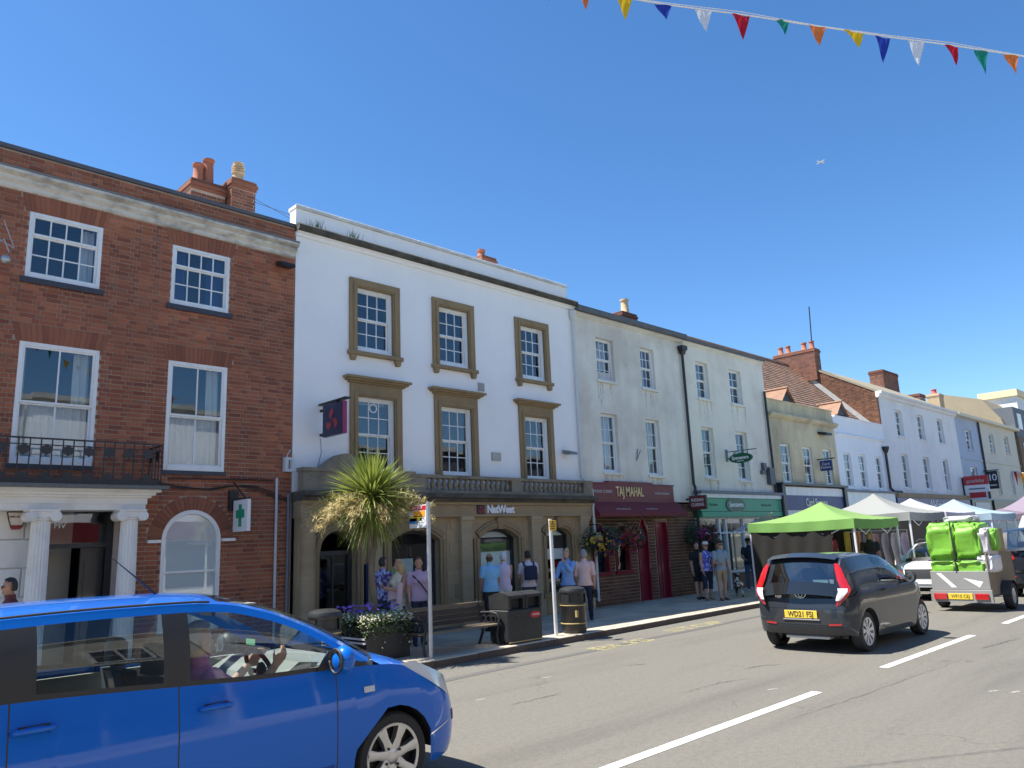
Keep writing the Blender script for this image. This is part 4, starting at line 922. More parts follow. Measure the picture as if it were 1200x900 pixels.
mk('bracket', MB().box(23.0, 23.04, 12.2, 13.3, 4.5, 4.53).box(22.97, 23.07, 13.26, 13.3, 4.2, 4.6).tube([(23.02, 13.28, 4.25), (23.02, 12.9, 4.5)], .015).box(23.01, 23.03, 12.5, 12.52, 4.4, 4.5).box(23.01, 23.03, 13.0, 13.02, 4.4, 4.5), M_LEAD, os_, rec=False)
q = MB().box(25.3, 25.5, YF-.12, YF-.01, 4.0, 4.25); q.box(25.62, 25.95, YF-.16, YF-.01, 3.5, 4.1); q.box(25.2, 25.42, YF-.1, YF-.01, 3.85, 3.98); mk('meter_boxes', q, pm('dark_grey_box', (.09, .1, .11), .5, .2), Db, rec=False)
pipe('downpipe', [(26.0, YF-.08, 6.9), (26.05, YF-.08, 3.2), (26.1, YF-.28, 3.1), (26.1, YF-.28, .2)], .045, M_BLK, Db)

runs(Db, Dw, 2)
# ================================================================ card shop and the white building, sharing one tiled roof
EX1, FX1, GX1 = 31.83, 37.28, 48.35
M_CE = dirty_white('cream_render', (.68, .58, .37), .6, .5, (.28, .23, .15), .45); M_WF = dirty_white('white_paint_wall', (.85, .86, .87), .1, .1, (.5, .5, .5), .5); M_WG = dirty_white('grey_white_wall', (.80, .79, .77), .25, .2, (.4, .4, .38), .47)
Ew = [(26.9, 27.66, 3.6, 5.06, 0), (28.75, 29.5, 3.58, 5.05, 0), (30.5, 31.26, 3.6, 5.05, 0)]
Eb = house('card_shop_building', 'cream two-storey shop with tiled roof and blue card shop fascia', DX1+.005, EX1, 6.1, Ew, M_CE, floors=(), cols=2, rows=4, panes=False, set_=.09)
q = moulding(MB(), DX1+.01, EX1+.12, YF, [(.03, 5.98), (.12, 6.04), (.18, 6.1), (.18, 6.16)]); q.box(DX1+.01, EX1, YF+.02, YF+.3, 6.16, 6.68); q.box(DX1+.01, EX1, YF-.02, YF+.34, 6.68, 6.72); mk('parapet', q, M_CE, Eb, rec=False)
M_TILE = pm('clay_tile', (.25, .145, .095), .9, .2, 5, .3, 40, rnd=.3, dirt=((.1, .075, .05), .6, (2, 2, 2)))
q = MB(); L = 5.4; nr = 26; ca = cos(math.atan(1.03)); y0, z0 = 13.75, 6.36; random.seed(9); base = MB()
base.quad((DX1, y0, z0-.06), (FX1, y0, z0-.06), (FX1, y0+3.7, z0+3.81-.06), (DX1, y0+3.7, z0+3.81-.06)); base.quad((DX1, y0+3.7, z0+3.75), (FX1, y0+3.7, z0+3.75), (FX1, y0+7.4, z0), (DX1, y0+7.4, z0))
rf = mk('roof', base, M_SLATE, Eb, rec=False)
for r in range(nr):
    a, b = r/nr*3.7, (r+1.25)/nr*3.7; x = DX1+(r % 2)*.14
    while x < FX1-.05:
        e = min(x+.275, FX1); jz = random.uniform(0, .012); q.add([(x, y0+a, z0+a*1.03+.045+jz), (e, y0+a, z0+a*1.03+.045+jz), (e, y0+b, z0+b*1.03+.005), (x, y0+b, z0+b*1.03+.005), (x, y0+a, z0+a*1.03-.01), (e, y0+a, z0+a*1.03-.01)], [(0, 1, 2, 3), (4, 5, 1, 0)]); x += .283
mk('roof_tiles', q, M_TILE, rf, kind='stuff', rec=False)
mk('ridge_tiles', MB().tube([(DX1, y0+3.7, z0+3.82), (FX1, y0+3.7, z0+3.82)], .11, 8), M_TILE, rf, rec=False)
def gablet(px, py, parent):
    yy = 13.7; p_ = at(px, py, yy); x, zt = p_.x, p_.z; q = MB(); hw, hh = .62, .62
    d = 1.2
    q.add([(x-hw, yy-.1, zt-hh), (x, yy-.1, zt), (x, yy+d, zt), (x-hw, yy+d*.3, zt-hh)], [(0, 1, 2, 3)]); q.add([(x+hw, yy-.1, zt-hh), (x, yy-.1, zt), (x, yy+d, zt), (x+hw, yy+d*.3, zt-hh)], [(3, 2, 1, 0)])
    q.tube([(x, yy-.12, zt+.01), (x, yy+d, zt+.01)], .06, 8)
    g = mk('gablet', q, M_TILE, parent, rec=False); mk('louvre', MB().xz([(x-hw*.85, zt-hh*.95), (x+hw*.85, zt-hh*.95), (x, zt-.06)], yy, yy+.04), pm('dark_slate', (.035, .04, .05), .6, .2), g)
runs(Eb, Ew, 3)
gablet(920, 455, rf); gablet(983.5, 471, rf)
M_CARD = pm('card_blue', (.035, .045, .16), .45, .06, 3)
q = MB().box(26.5, 31.55, YF-.16, YF+.05, 2.6, 3.14); fE = mk('fascia', q, M_CARD, Eb, rec=False); mk('fascia_head', MB().box(26.5, 31.55, YF-.14, YF+.05, 3.14, 3.45).box(26.5, 31.55, YF-.14, YF+.05, 2.4, 2.6), M_WHITE, fE, rec=False)
mk('shop_pilaster', MB().box(26.25, 26.48, YF-.24, YF+.05, PZ, 3.5).box(31.56, 31.8, YF-.24, YF+.05, PZ, 3.5).box(26.2, 31.83, YF-.3, YF+.05, 3.5, 3.58), M_DGREY, Eb, rec=False)
put_text('lettering', 'Card Factory', .42, (29.05, YF-.17, 2.87), pm('cream_letters', (.75, .7, .55), .5, .02), fE, sx=.82, bold=.008)
def shopglass(b, x0, x1, n, col, z0=.6, z1=2.4, inm=None):
    q = MB()
    for i in range(n+1): xx = x0+(x1-x0)*i/n; q.box(xx-.04, xx+.04, YF-.05, YF+.05, PZ, z1)
    q.box(x0, x1, YF-.045, YF+.045, z1-.07, z1); q.box(x0, x1, YF-.045, YF+.045, PZ, z0)
    f = mk('shopfront_frame', q, col, b, rec=False)
    for i in range(n): a = x0+(x1-x0)*i/n+.04; mk('pane', MB().box(a, a+(x1-x0)/n-.08, YF-.003, YF+.003, z0, z1-.07), M_GLASS, f, rec=False)
    interior(b, x0, x1, PZ, z1+.05, YF+.06, (), 2., inm or M_SHOPIN)
shopglass(Eb, 26.5, 31.55, 5, M_WHITE)
se = empty('card_shop_projecting_sign', (29.9, YF, 4.1), label='small blue projecting sign on the cream card shop wall', cat='sign')
mk('sign_board', MB().bbox(29.86, 29.94, 12.72, 13.2, 4.12, 4.52, .006), M_CARD, se, rec=False); put_text('lettering', 'Card', .15, (29.853, 12.96, 4.38), M_LET, se, '-x'); put_text('lettering', 'Factory', .13, (29.853, 12.96, 4.25), M_LET, se, '-x')
mk('bracket', MB().box(29.88, 29.92, 12.6, 13.3, 4.56, 4.6), M_BLK, se, rec=False)
gu = MB().xz([(0, 0), (.5, .06), (.9, -.02), (.5, -.06)], -.05, .05); mk('flood_light', MB().yz([(13.28, 5.72), (12.95, 5.66), (12.93, 5.56), (13.25, 5.6)], 30.2, 30.75), M_BLK, Eb)
Fw = [(32.45, 33.2, 3.55, 5.02, 0), (34.0, 34.75, 3.55, 5.02, 0), (35.85, 36.6, 3.53, 5.02, 0)]
Fb = house('white_shop_building', 'white painted two-storey shop between the cream shop and taller white terrace', EX1+.005, FX1, 6.5, Fw, M_WF, floors=(), cols=2, rows=4, panes=False, set_=.09)
q = moulding(MB(), EX1+.13, FX1-.01, YF, [(.02, 5.7), (.09, 5.76), (.09, 5.8), (.02, 5.84)]); q.box(EX1+.13, FX1-.01, YF-.05, YF+.3, 6.5, 6.56); mk('parapet', q, M_WF, Fb, rec=False)
mk('fascia', MB().box(EX1+.05, FX1-.02, YF-.14, YF+.05, 2.5, 3.35), M_WHITE, Fb, rec=False); mk('fascia_head', MB().box(EX1+.05, FX1-.02, YF-.22, YF+.05, 3.352, 3.42), M_LEAD, Fb, rec=False); shopglass(Fb, EX1+.1, FX1-.1, 4, M_WHITE)
q = MB().tube([(36.95, YF-.1, 5.4), (36.95, YF-.1, 3.6), (37.4, YF-.1, 3.45), (38.3, YF-.1, 3.45)], .06, 8); q.lathe([(.07, 5.2), (.16, 5.4), (.16, 5.5)], (36.95, YF-.12, 0), 8); mk('downpipe', q, M_BLK, Fb, rec=False)
# ================================================================ white terrace with stationer's fascia
Gw = [(39.12, 40.02, 6.15, 7.46, 0), (42.12, 43.06, 6.17, 7.48, 0), (45.2, 46.12, 6.17, 7.52, 0), (39.12, 40.02, 3.64, 5.3, 0), (42.08, 43.0, 3.64, 5.3, 0), (45.15, 46.0, 3.64, 5.32, 0)]
Gb = house('stationer_building', 'tall grey-white terrace above the blue stationer fascia', FX1+.005, GX1, 8.0, Gw, M_WG, cols=2, rows=4, panes=False)
q = moulding(MB(), FX1-.18, GX1+.1, YF, [(.03, 7.86), (.12, 7.92), (.12, 8.0), (.24, 8.05), (.24, 8.14)]); mk('cornice', q, M_WG, Gb, rec=False)
# brick gable wall toward the viewer and slate roof
gp = [(YF+.02, 6.3), (YF+.02, 8.1), (16.4, 9.85), (19.5, 8.3), (19.5, 6.3)]
mk('gable_wall', MB().yz(gp, FX1-.12, FX1+.2), brickmat('old_brown_brick', [(0, (.10, .05, .03)), (.5, (.17, .08, .045)), (1, (.23, .11, .06))], .03), Gb)
gbr = MB(); random.seed(21); gm = MATS['old_brown_brick']
for s, e, u, v in lay(13.35, 19.4, 6.35, 9.8, [], bl=.23, seed=22):
    top = 8.1+(((s+e)/2-13.32)*.568 if (s+e)/2 < 16.4 else 1.75-((s+e)/2-16.4)*.5)
    if v < top-.02: gbr.box(FX1-.132+random.uniform(-.004, .004), FX1-.1, s, e, u, v)
mk('gable_brickwork', gbr, gm, Gb, kind='stuff', rec=False)
q = MB().yz([(YF-.1, 8.15), (16.4, 9.98), (19.6, 8.3), (19.6, 8.2), (16.4, 9.86), (YF-.1, 8.05)], FX1-.16, GX1); mk('roof', q, pm('stone_slate', (.26, .225, .16), .9, .25, 9, .3, 30), Gb)
mk('roof_flashing', MB().yz([(13.8, 6.48), (17.4, 10.2), (17.25, 10.35), (13.7, 6.68)], FX1-.17, FX1-.135), pm('lead_flashing', (.34, .34, .33), .7, .25, 5), Gb)
st = stack('chimney_stack', Gb, FX1-.25, FX1+.35, 15.95, 18.1, 9.2, 10.82)
for yy in (16.15, 16.55, 17.4, 17.8): pot(st, FX1, yy, 10.8, .42, .13)
p_ = at(1025, 457, 17.); p2_ = at(1048, 443, 17.); st = stack('chimney_stack', Gb, p_.x, p2_.x-1.2, 16.4, 17.2, 9, p2_.z)
p_ = at(1073, 460, 16.4); st = stack('chimney_stack', Gb, p_.x, p_.x+1.0, 16.2, 17, 8.6, at(1078, 461, 16.4).z-.1); 
p_ = at(1093, 466, 16.8); st = stack('chimney_stack', Gb, p_.x, p_.x+.9, 16.4, 17.2, 8.6, at(1097, 463, 16.8).z, mat=M_BUFF); pot(st, p_.x+.45, 16.8, at(1097, 463, 16.8).z, .35, .17, pm('red_pot', (.5, .08, .06), .7, .1))
pipe('tv_aerial', [(37.3, 16.2, 9.8), (37.2, 16.0, 13.0)], .03, M_BLK, Gb)
M_WHS = pm('stationer_blue', (.03, .035, .18), .4, .06, 3)
fG = mk('fascia', MB().box(FX1+.15, GX1-.1, YF-.16, YF+.05, 2.45, 3.2), M_WHS, Gb, rec=False); put_text('lettering', 'WHSmith', .72, (42.8, YF-.17, 2.83), M_LET, fG, sx=.8); mk('fascia_head', MB().box(FX1+.15, GX1-.1, YF-.24, YF+.05, 3.2, 3.4), M_STONE, fG, rec=False)
shopglass(Gb, FX1+.2, GX1-.2, 7, M_DGREY)
# ================================================================ far end of the street
M_BLUEH = dirty_white('pale_blue_wall', (.42, .48, .58), .2, .2, (.25, .28, .32), .48); M_CRI = dirty_white('pale_cream_wall', (.64, .60, .50), .2, .2, (.4, .37, .3), .48)
Hb = house('pale_blue_house', 'narrow pale blue-grey house next to the tall white terrace', GX1+.01, 52.7, 7.95, [(50.0, 51.15, 6.1, 7.28, 0), (49.9, 51.2, 3.7, 5.1, 0)], M_BLUEH, cols=2, rows=4, panes=False, zb=PZ)
Ib = house('far_cream_house', 'far cream house with white eaves beyond the pale blue house', 52.71, 61.2, 7.95, [(54.75, 55.8, 6.15, 7.4, 0), (58.3, 59.3, 6.3, 7.45, 0), (55.0, 55.8, 3.58, 5.05, 0), (58.2, 59.0, 3.6, 5.05, 0)], M_CRI, cols=2, rows=4, panes=False, zb=PZ)
for b_, x0, x1 in ((Hb, GX1+.02, 52.7), (Ib, 52.71, 61.4)):
    mk('eaves', MB().box(x0, x1, YF-.3, YF+.3, 7.95, 8.12), pm('cream_eaves', (.7, .62, .45), .7, .1), b_, rec=False); pitched(b_, x0, x1, 8.1, 9.0, 3., M_SLATE, .1)  # eaves in one even pale cream
    mk('string_course', MB().box(x0, x1, YF-.05, YF+.02, 5.5, 5.6), M_CRI if b_ is Ib else M_BLUEH, b_, rec=False)
    mk('fascia', MB().box(x0+.3, x1-.3, YF-.15, YF+.05, 2.5, 3.2), M_DGREY, b_, rec=False)
mk('fascia_panel', MB().box(49.2, 52.0, YF-.17, YF-.15, 2.65, 3.05), M_PALE, Hb, rec=False)
pipe('downpipe', [(52.6, YF-.08, 7.9), (52.6, YF-.08, 3.3)], .06, M_BLK, Hb)
eb = empty('estate_agent_board', (48, YF, 3.2), label='red and white estate agent board projecting over the street', cat='sign')
mk('sign_board', MB().box(47.86, 47.94, 12.0, 13.2, 3.95, 4.45), pm('agent_red', (.45, .03, .035), .5, .1), eb, rec=False); mk('white_panel', MB().box(47.86, 47.94, 12.0, 13.2, 3.55, 3.948), M_SIGNW, eb, rec=False); mk('red_panel', MB().box(47.86, 47.94, 12.2, 13.0, 3.25, 3.548), MATS['agent_red'], eb, rec=False)
put_text('lettering', 'goadsby', .27, (47.85, 12.62, 4.17), M_PALE, eb, '-x'); mk('grey_line', MB().box(47.855, 47.86, 12.2, 13.0, 3.7, 3.78), M_LEAD, eb, rec=False); mk('mount', MB().box(47.88, 47.92, 13.2, 13.3, 3.4, 4.4), M_BLK, eb, rec=False)
nb = empty('black_number_sign', (52.4, YF, 3.8), label='black projecting sign with white number ten', cat='sign')
mk('sign_board', MB().box(52.36, 52.44, 12.6, 13.15, 3.85, 4.9), M_BLK, nb, rec=False); put_text('lettering', '1', .55, (52.35, 13.0, 4.5), M_LET, nb, '-x'); put_text('lettering', '0', .55, (52.35, 12.77, 4.5), M_LET, nb, '-x'); mk('pale_line', MB().box(52.355, 52.36, 12.7, 13.06, 4.02, 4.1), M_PALE, nb, rec=False); mk('bracket', MB().box(52.38, 52.42, 12.5, 13.3, 4.92, 4.97), M_BLK, nb, rec=False)
Jb = empty('tall_stone_building', (64, YF, PZ), label='tall tan stone building with big slated gable at the far end', cat='building')
M_TAN = pm('tan_slate', (.30, .25, .165), .9, .15, 1, .2, 30)
q = MB().box(61.21, 75, YF-.2, 24, PZ, 7.6); mk('wall', q, pm('dark_stone', (.16, .115, .075), .9, .3, 1.5, .3, 30), Jb, rec=False)
mk('gable', MB().yz([(18, 7.9), (18, 11.4), (14.9, 10.45), (13.9, 8.9), (13.6, 7.9)], 61.0, 74.9), M_TAN, Jb)
q = MB().box(61.4, 66, YF-.1, YF+2, 7.6, 9.7); mk('attic_storey', q, pm('slate_hung', (.10, .115, .135), .7, .2, 3), Jb, rec=False)
q = MB()
for xx in (62.2, 64.2): q.box(xx, xx+1, YF-.14, YF-.1, 8.2, 9.3)
for xx in (62.2, 64.6): q.box(xx, xx+1.1, YF-.24, YF-.2, 5.6, 7.2); q.box(xx, xx+1.1, YF-.24, YF-.2, 3.2, 4.8)
mk('window', q, M_WHITE, Jb, rec=False)
Kb = empty('white_tower_block', (75, 17, PZ), label='pale white block rising above the far rooftops', cat='building')
_d = ray(1189, 456); _y0 = 66*_d.y/_d.x; zk = HC+66*_d.z/_d.x; _d = ray(1149, 466); _y1 = 66*_d.y/_d.x
mk('wall', MB().box(66, 75.2, _y0, _y1, 7, zk-.5), dirty_white('pale_block', (.72, .74, .72), .15, .1), Kb, rec=False); mk('coping', MB().box(65.8, 75.4, _y0-.15, _y1+.15, zk-.5, zk), pm('cream_coping', (.7, .58, .35), .8, .1), Kb, rec=False)
# ================================================================ row across the street, behind the viewer (seen in reflections)
def far_row(name, label, x0, x1, z1, mat, nb, nf, shop):
    b = empty(name, ((x0+x1)/2, -4.3, PZ), label=label, cat='building', group=None); Y = -4.3
    mk('wall', MB().box(x0, x1, Y-8, Y, PZ, z1), mat, b, rec=False); mk('parapet', MB().box(x0-.05, x1+.05, Y-.1, Y+.2, z1, z1+.18), M_COPE, b, rec=False)
    mk('fascia', MB().box(x0+.1, x1-.1, Y-.02, Y+.2, 2.5, 3.2), shop, b, rec=False)
    for f in range(nf):
        for i in range(nb):
            xc = x0+(x1-x0)*(i+.5)/nb; z0 = 3.7+f*2.6
            w_ = mk('window', MB().box(xc-.55, xc+.55, Y-.02, Y+.05, z0-.08, z0+1.7), M_WHITE, b, rec=False)
            for u in (-1, 1):
                for v in (0, 1): mk('pane', MB().box(xc+u*.25-.22, xc+u*.25+.22, Y+.03, Y+.056, z0+v*.8+.02, z0+v*.8+.76), M_DARK, w_, rec=False)
    n = max(2, int((x1-x0)/1.6)); q = MB()
    for i in range(n): a = x0+.15+(x1-x0-.3)*i/n; q.box(a+.06, a+(x1-x0-.3)/n-.06, Y+.0, Y+.03, .7, 2.45)
    mk('shop_glass', q, M_DARK, b, rec=False, kind='stuff')
M_RBK = pm('plain_red_brick', (.28, .10, .06), .9, .2, 3, .2, 60)
far_row('opposite_brick_house', 'sunlit red brick house across the street, seen only reflected in the bank window', -14, -3.1, 8.2, M_RBK, 4, 2, M_CARD)
far_row('opposite_cream_house', 'sunlit cream house across the street, seen only reflected in the blue car', -3, 6.4, 7.4, M_CRI, 3, 1, M_DGREY)
far_row('opposite_white_house', 'sunlit white house across the street, seen only reflected in upper window panes', 6.5, 16.4, 7.5, M_BANKW, 4, 1, M_MAR)
far_row('opposite_stone_house', 'sunlit tan stone house across the street, seen only reflected in the grey car', 16.5, 28, 6.6, M_SLATE, 4, 1, M_SPECD)
far_row('opposite_grey_house', 'sunlit grey house far across the street, seen only in reflections', 28.1, 46, 6.6, M_SLATE, 6, 1, M_WHS)

# ================================================================ street furniture
M_BIN = pm('black_plastic', (.022, .023, .024), .42, .15, 6, .1, 80, dirt=((.08, .075, .065), .3, (2, 2, 2))); M_GALV = pm('galvanised_steel', (.48, .49, .5), .45, .15, 10, metal=.7)
M_GOLDB = pm('dull_gold_band', (.42, .31, .12), .45, .1, 6)
def litter_bin(px, Y, label, number=None):
    p_ = at(px, 700, Y); x = p_.x; b = empty('litter_bin', (x, Y, PZ), label=label, cat='bin', group='round black litter bins'); r = .25
    q = MB().lathe([(r*.86, 0), (r*.9, .03), (r*.95, .06), (r*.97, .50), (r*1.0, .51), (r*1.0, .55)], (x, Y, PZ), 28); q.lathe([(r*1.0, .55), (r*.99, .56)], (x, Y, PZ), 28)
    a0 = R(-150); a1 = R(-30)
    for c in (1,):
        for s0, s1 in ((R(-65), R(-25)), (R(0)-.44+.44, R(115)), (R(155), R(205))): q.lathe([(r*.99, .55), (r*.99, .72)], (x, Y, PZ), 10, a0=s0, a1=s1)
    q.lathe([(r*.99, .72), (r*1.02, .73), (r*1.02, .77), (r*.95, .81), (r*.6, .845), (0, .85)], (x, Y, PZ), 28); q.lathe([(0, .56), (r*.9, .56), (r*.9, .72)], (x, Y, PZ), 20)
    mk('bin_body', q, M_BIN, b, smooth=40, rec=False)
    for zz in (.50, .17): mk('gold_band', MB().lathe([(r*.98, zz), (r*1.005, zz+.003), (r*1.005, zz+.02), (r*.98, zz+.023)], (x, Y, PZ), 28), M_GOLDB, b, smooth=True, rec=False)
    mk('emblem', MB().xz([(x-.165, PZ+.30), (x-.115, PZ+.30), (x-.11, PZ+.42), (x-.165, PZ+.42)], Y-.225, Y-.19), M_GOLDB, b)
    q = MB().lathe([(r*1.0, 0), (r*.98, .001)], (x, Y, PZ+.7), 28); return b
litter_bin(381, 10.55, 'round black litter bin half hidden behind the blue car bonnet')
litter_bin(671, 10.12, 'round black litter bin with gold bands beside the pole with a yellow sign')
# double recycling bin
Yb_ = gnd(637, 750, PZ).y; xr_ = gnd(637, 750, PZ).x; xl_ = at(597, 750, Yb_).x
db = empty('double_bin', ((xl_+xr_)/2, Yb_+.3, PZ), label='square black double bin with a red oval label next to the bench', cat='bin')
wv = xr_-xl_; dp = .5; zt = at(617, 700, Yb_).z
q = MB().bbox(xl_, xr_, Yb_, Yb_+dp, PZ+.05, zt-.18, .025); q.box(xl_+.03, xr_-.03, Yb_+.03, Yb_+dp-.03, PZ, PZ+.05); mk('bin_body', q, M_BIN, db, rec=False)
for i in range(2):
    a = xl_+wv*i/2+.008; b_ = xl_+wv*(i+1)/2-.008; q = MB()
    q.box(a, a+.05, Yb_, Yb_+dp, zt-.178, zt+.02); q.box(b_-.05, b_, Yb_, Yb_+dp, zt-.178, zt+.02); q.box(a+.05, b_-.05, Yb_+.12, Yb_+dp, zt-.178, zt+.02)
    n = 8; q.grid(lambda k_, j: (a+(b_-a)*j, Yb_-.015+(dp+.02)*k_/n, zt+.02+.085*sin(pi*(.12+.82*k_/n))), n, 1); q.grid(lambda k_, j: (a if j else a, Yb_-.015+(dp+.02)*k_/n, zt+.02+(.085*sin(pi*(.12+.82*k_/n)) if j else 0)), n, 1); q.grid(lambda k_, j: (b_, Yb_-.015+(dp+.02)*k_/n, zt+.02+(.085*sin(pi*(.12+.82*k_/n)) if j else 0)), n, 1)
    q.box(a, b_, Yb_-.015, Yb_+.0, zt+.0, zt+.05)
    h_ = mk('hood', q, M_BIN, db, rec=False)
    mk('opening', MB().box(a+.05, b_-.05, Yb_+.11, Yb_+.118, zt-.17, zt+.0), M_DARK, h_, rec=False)
mk('red_label', MB().prism([(xl_+wv*.78+.13*cos(2*pi*i/24)*(1 if abs(cos(2*pi*i/24)) < .9 else .96), zt-.30+.055*sin(2*pi*i/24)) for i in range(24)], lambda u, v, d: (u, d, v), Yb_-.006, Yb_), pm('red_sticker', (.5, .03, .03), .4, .05), db)
put_text('label_text', 'RECYCLE', .04, (xl_+wv*.8, Yb_-.009, zt-.30), M_LET, db); put_text('label_text', 'LITTER', .035, (xl_+wv*.25, Yb_-.004, zt-.30), pm('dull_print', (.12, .1, .06), .5, 0), db)
mk('base_trim', MB().box(xl_-.004, xr_+.004, Yb_-.006, Yb_, PZ+.03, PZ+.05), M_GOLDB, db, rec=False)
# bench facing the road
M_WOOD = pm('dark_bench_wood', (.06, .045, .032), .75, .25, 8, .3, 40, rnd=.3); M_WOODE = pm('worn_bench_edge', (.16, .125, .08), .8, .2, 8)
bx0, bx1 = 7.72, at(588, 740, 10.1).x; yf_ = 10.08
bn = empty('bench', ((bx0+bx1)/2, yf_+.25, PZ), label='dark wooden slatted bench with black iron ends facing the road', cat='bench')
for i in range(4): mk('seat_slat', MB().bbox(bx0, bx1, yf_+.01+i*.105, yf_+.1+i*.105, PZ+0.328, PZ+0.361, .008), M_WOODE if i == 0 else M_WOOD, bn, rec=False)
for i in range(4):
    z0 = PZ+.40+i*.082; y = yf_+.44+i*.025; mk('back_slat', MB().bbox(bx0, bx1, y, y+.03, z0, z0+.07, .006), M_WOOD if i < 3 else M_WOODE, bn, rec=False)
for xx in (bx0+.08, (bx0+bx1)/2, bx1-.08):
    if abs(xx-(bx0+bx1)/2) < .1: continue
    q = MB()
    q.tube([(xx, yf_+.02, PZ), (xx, yf_+.06, PZ+0.164), (xx, yf_+.02, PZ+0.328), (xx, yf_-.02, PZ+0.451), (xx, yf_+.04, PZ+0.517)], .025, 8); q.tube([(xx, yf_+.52, PZ), (xx, yf_+.42, PZ+0.205), (xx, yf_+.43, PZ+0.369), (xx, yf_+.56, PZ+0.763)], .025, 8)
    q.tube([(xx, yf_+.04, PZ+0.517), (xx, yf_+.2, PZ+0.541), (xx, yf_+.5, PZ+0.525)], .022, 8); q.tube([(xx, yf_, PZ+0.316), (xx, yf_+.45, PZ+0.316)], .02, 8)
    for k_ in range(3): q.lathe([(.05, -.012), (.07, -.012), (.07, .012), (.05, .012), (.05, -.012)], (xx, yf_+.12+k_*.13, PZ+0.426), 12, ax='x')
    mk('iron_end', q, M_BLK, bn, smooth=50, rec=False)
# bus stop pole and yellow sign pole
p0 = at(505, 770, 9.93); zt_ = at(499.5, 588, 9.93).z
bs_ = empty('bus_stop_pole', (p0.x, 9.93, PZ), label='grey steel bus stop pole with a colourful flag sign at the kerb', cat='sign pole')
mk('pole', MB().tube([(p0.x, 9.93, PZ-.01), (p0.x, 9.93, zt_)], .035, 14), M_GALV, bs_, smooth=40, rec=False)
za, zb_ = at(498, 618, 9.95).z, at(498, 591, 9.95).z; fl = mk('flag', MB().bbox(p0.x-.012, p0.x+.012, 9.97, 10.42, za, zb_, .004), M_SIGNW, bs_, rec=False); xx = p0.x-.0145
for nm, a, b_, c, d, col in (('red_band', 9.98, 10.41, .78, .97, (.5, .02, .02)), ('orange_patch', 10.0, 10.3, .48, .74, (.8, .33, .03)), ('yellow_patch', 10.08, 10.4, .3, .52, (.75, .55, .06)), ('blue_patch', 10.2, 10.41, .2, .44, (.03, .2, .55)), ('white_patch', 10.0, 10.14, .25, .44, (.75, .75, .75))):
    mk(nm, MB().box(xx-.002, xx+.001, a, b_, za+(zb_-za)*c, za+(zb_-za)*d), pm(nm, col, .4, .1, 20), fl, rec=False)
put_text('flag_text', 'BUS STOP', .06, (xx-.004, 10.2, za+(zb_-za)*.875), M_LET, fl, '-x', ext=.001)
p0 = gnd(652, 745, PZ); zt_ = at(647, 608, p0.y).z
yp = empty('parking_sign_pole', p0, label='pale grey pole with a small yellow notice beside the round bin', cat='sign pole')
mk('pole', MB().tube([(p0.x, p0.y, PZ-.01), (p0.x-.01, p0.y, zt_)], .035, 14), pm('pale_grey_pole', (.62, .63, .62), .45, .1), yp, smooth=40, rec=False)
q = MB().bbox(p0.x-.09, p0.x+.10, p0.y-.05, p0.y-.04, zt_-.22, zt_-.03, .003); pn_ = mk('notice', q, pm('yellow_notice', (.72, .42, .03), .4, .08), yp, rec=False)
for k_ in range(3): mk('notice_line', MB().box(p0.x-.05, p0.x+.06, p0.y-.053, p0.y-.05, zt_-.11-.04*k_, zt_-.095-.04*k_), M_BLK, pn_, rec=False)
mk('notice_arrow', MB().box(p0.x-.01, p0.x+.02, p0.y-.053, p0.y-.05, zt_-.085, zt_-.045), M_BLK, pn_, rec=False)
mk('bracket', MB().box(p0.x+.1, p0.x+.17, p0.y+.02, p0.y+.05, zt_-.1, zt_-.07).box(p0.x+.11, p0.x+.14, p0.y+.02, p0.y+.05, zt_-.1, zt_-.01).box(p0.x-.04, p0.x+.12, p0.y-.0, p0.y+.045, zt_-.15, zt_-.12), M_BLK, yp, rec=False)
# planter with flowers and cordyline
fr_ = gnd(481, 769, PZ); pxl = at(431, 770, fr_.y).x; ztp = at(480, 729, fr_.y).z
pl_ = empty('planter', ((pxl+fr_.x)/2, fr_.y+.45, PZ), label='square black street planter full of white and purple flowers', cat='planter')
px0, px1, py0, py1 = pxl, fr_.x, fr_.y, fr_.y+.95
q = MB().bbox(px0, px1, py0, py1, PZ, ztp-.12, .01); q.bbox(px0-.025, px1+.025, py0-.025, py1+.025, ztp-.119, ztp, .015); mk('planter_box', q, pm('black_planter', (.02, .02, .021), .5, .2, 5, .15, 60), pl_, rec=False)
q = MB().box(px0-.03, px0-.026, py0+.05, py1-.05, ztp-.2, ztp-.17).box(px0-.03, px0-.002, py0+.05, py1-.05, ztp-.26, ztp-.235); mk('white_stripe', q, M_LET, pl_, rec=False)
mk('soil', MB().box(px0+.03, px1-.03, py0+.03, py1-.03, ztp-.05, ztp+.004), pm('soil', (.04, .03, .02), .95, .3, 20), pl_, rec=False)
random.seed(31); lv = MB(); wf = MB(); pf = MB()
def petals(mb, c, r, n=5, tilt=None):
    t = tilt or Vector((random.gauss(0, .5), random.gauss(-.4, .5), 1)).normalized(); a = t.orthogonal().normalized(); b = t.cross(a); c = Vector(c)
    for i in range(n):
        u = 2*pi*i/n; d = a*cos(u)+b*sin(u); e = t.cross(d)
        mb.add([c, c+d*r*.55+e*r*.42+t*r*.12, c+d*r, c+d*r*.55-e*r*.42+t*r*.12], [(0, 1, 2, 3)])
def leaf(mb, c, d, l, w_):
    c = Vector(c); d = Vector(d).normalized(); s = d.orthogonal().normalized()*w_
    mb.add([c, c+d*l*.5+s, c+d*l, c+d*l*.5-s], [(0, 1, 2, 3)])
cxp, cyp = (px0+px1)/2, (py0+py1)/2
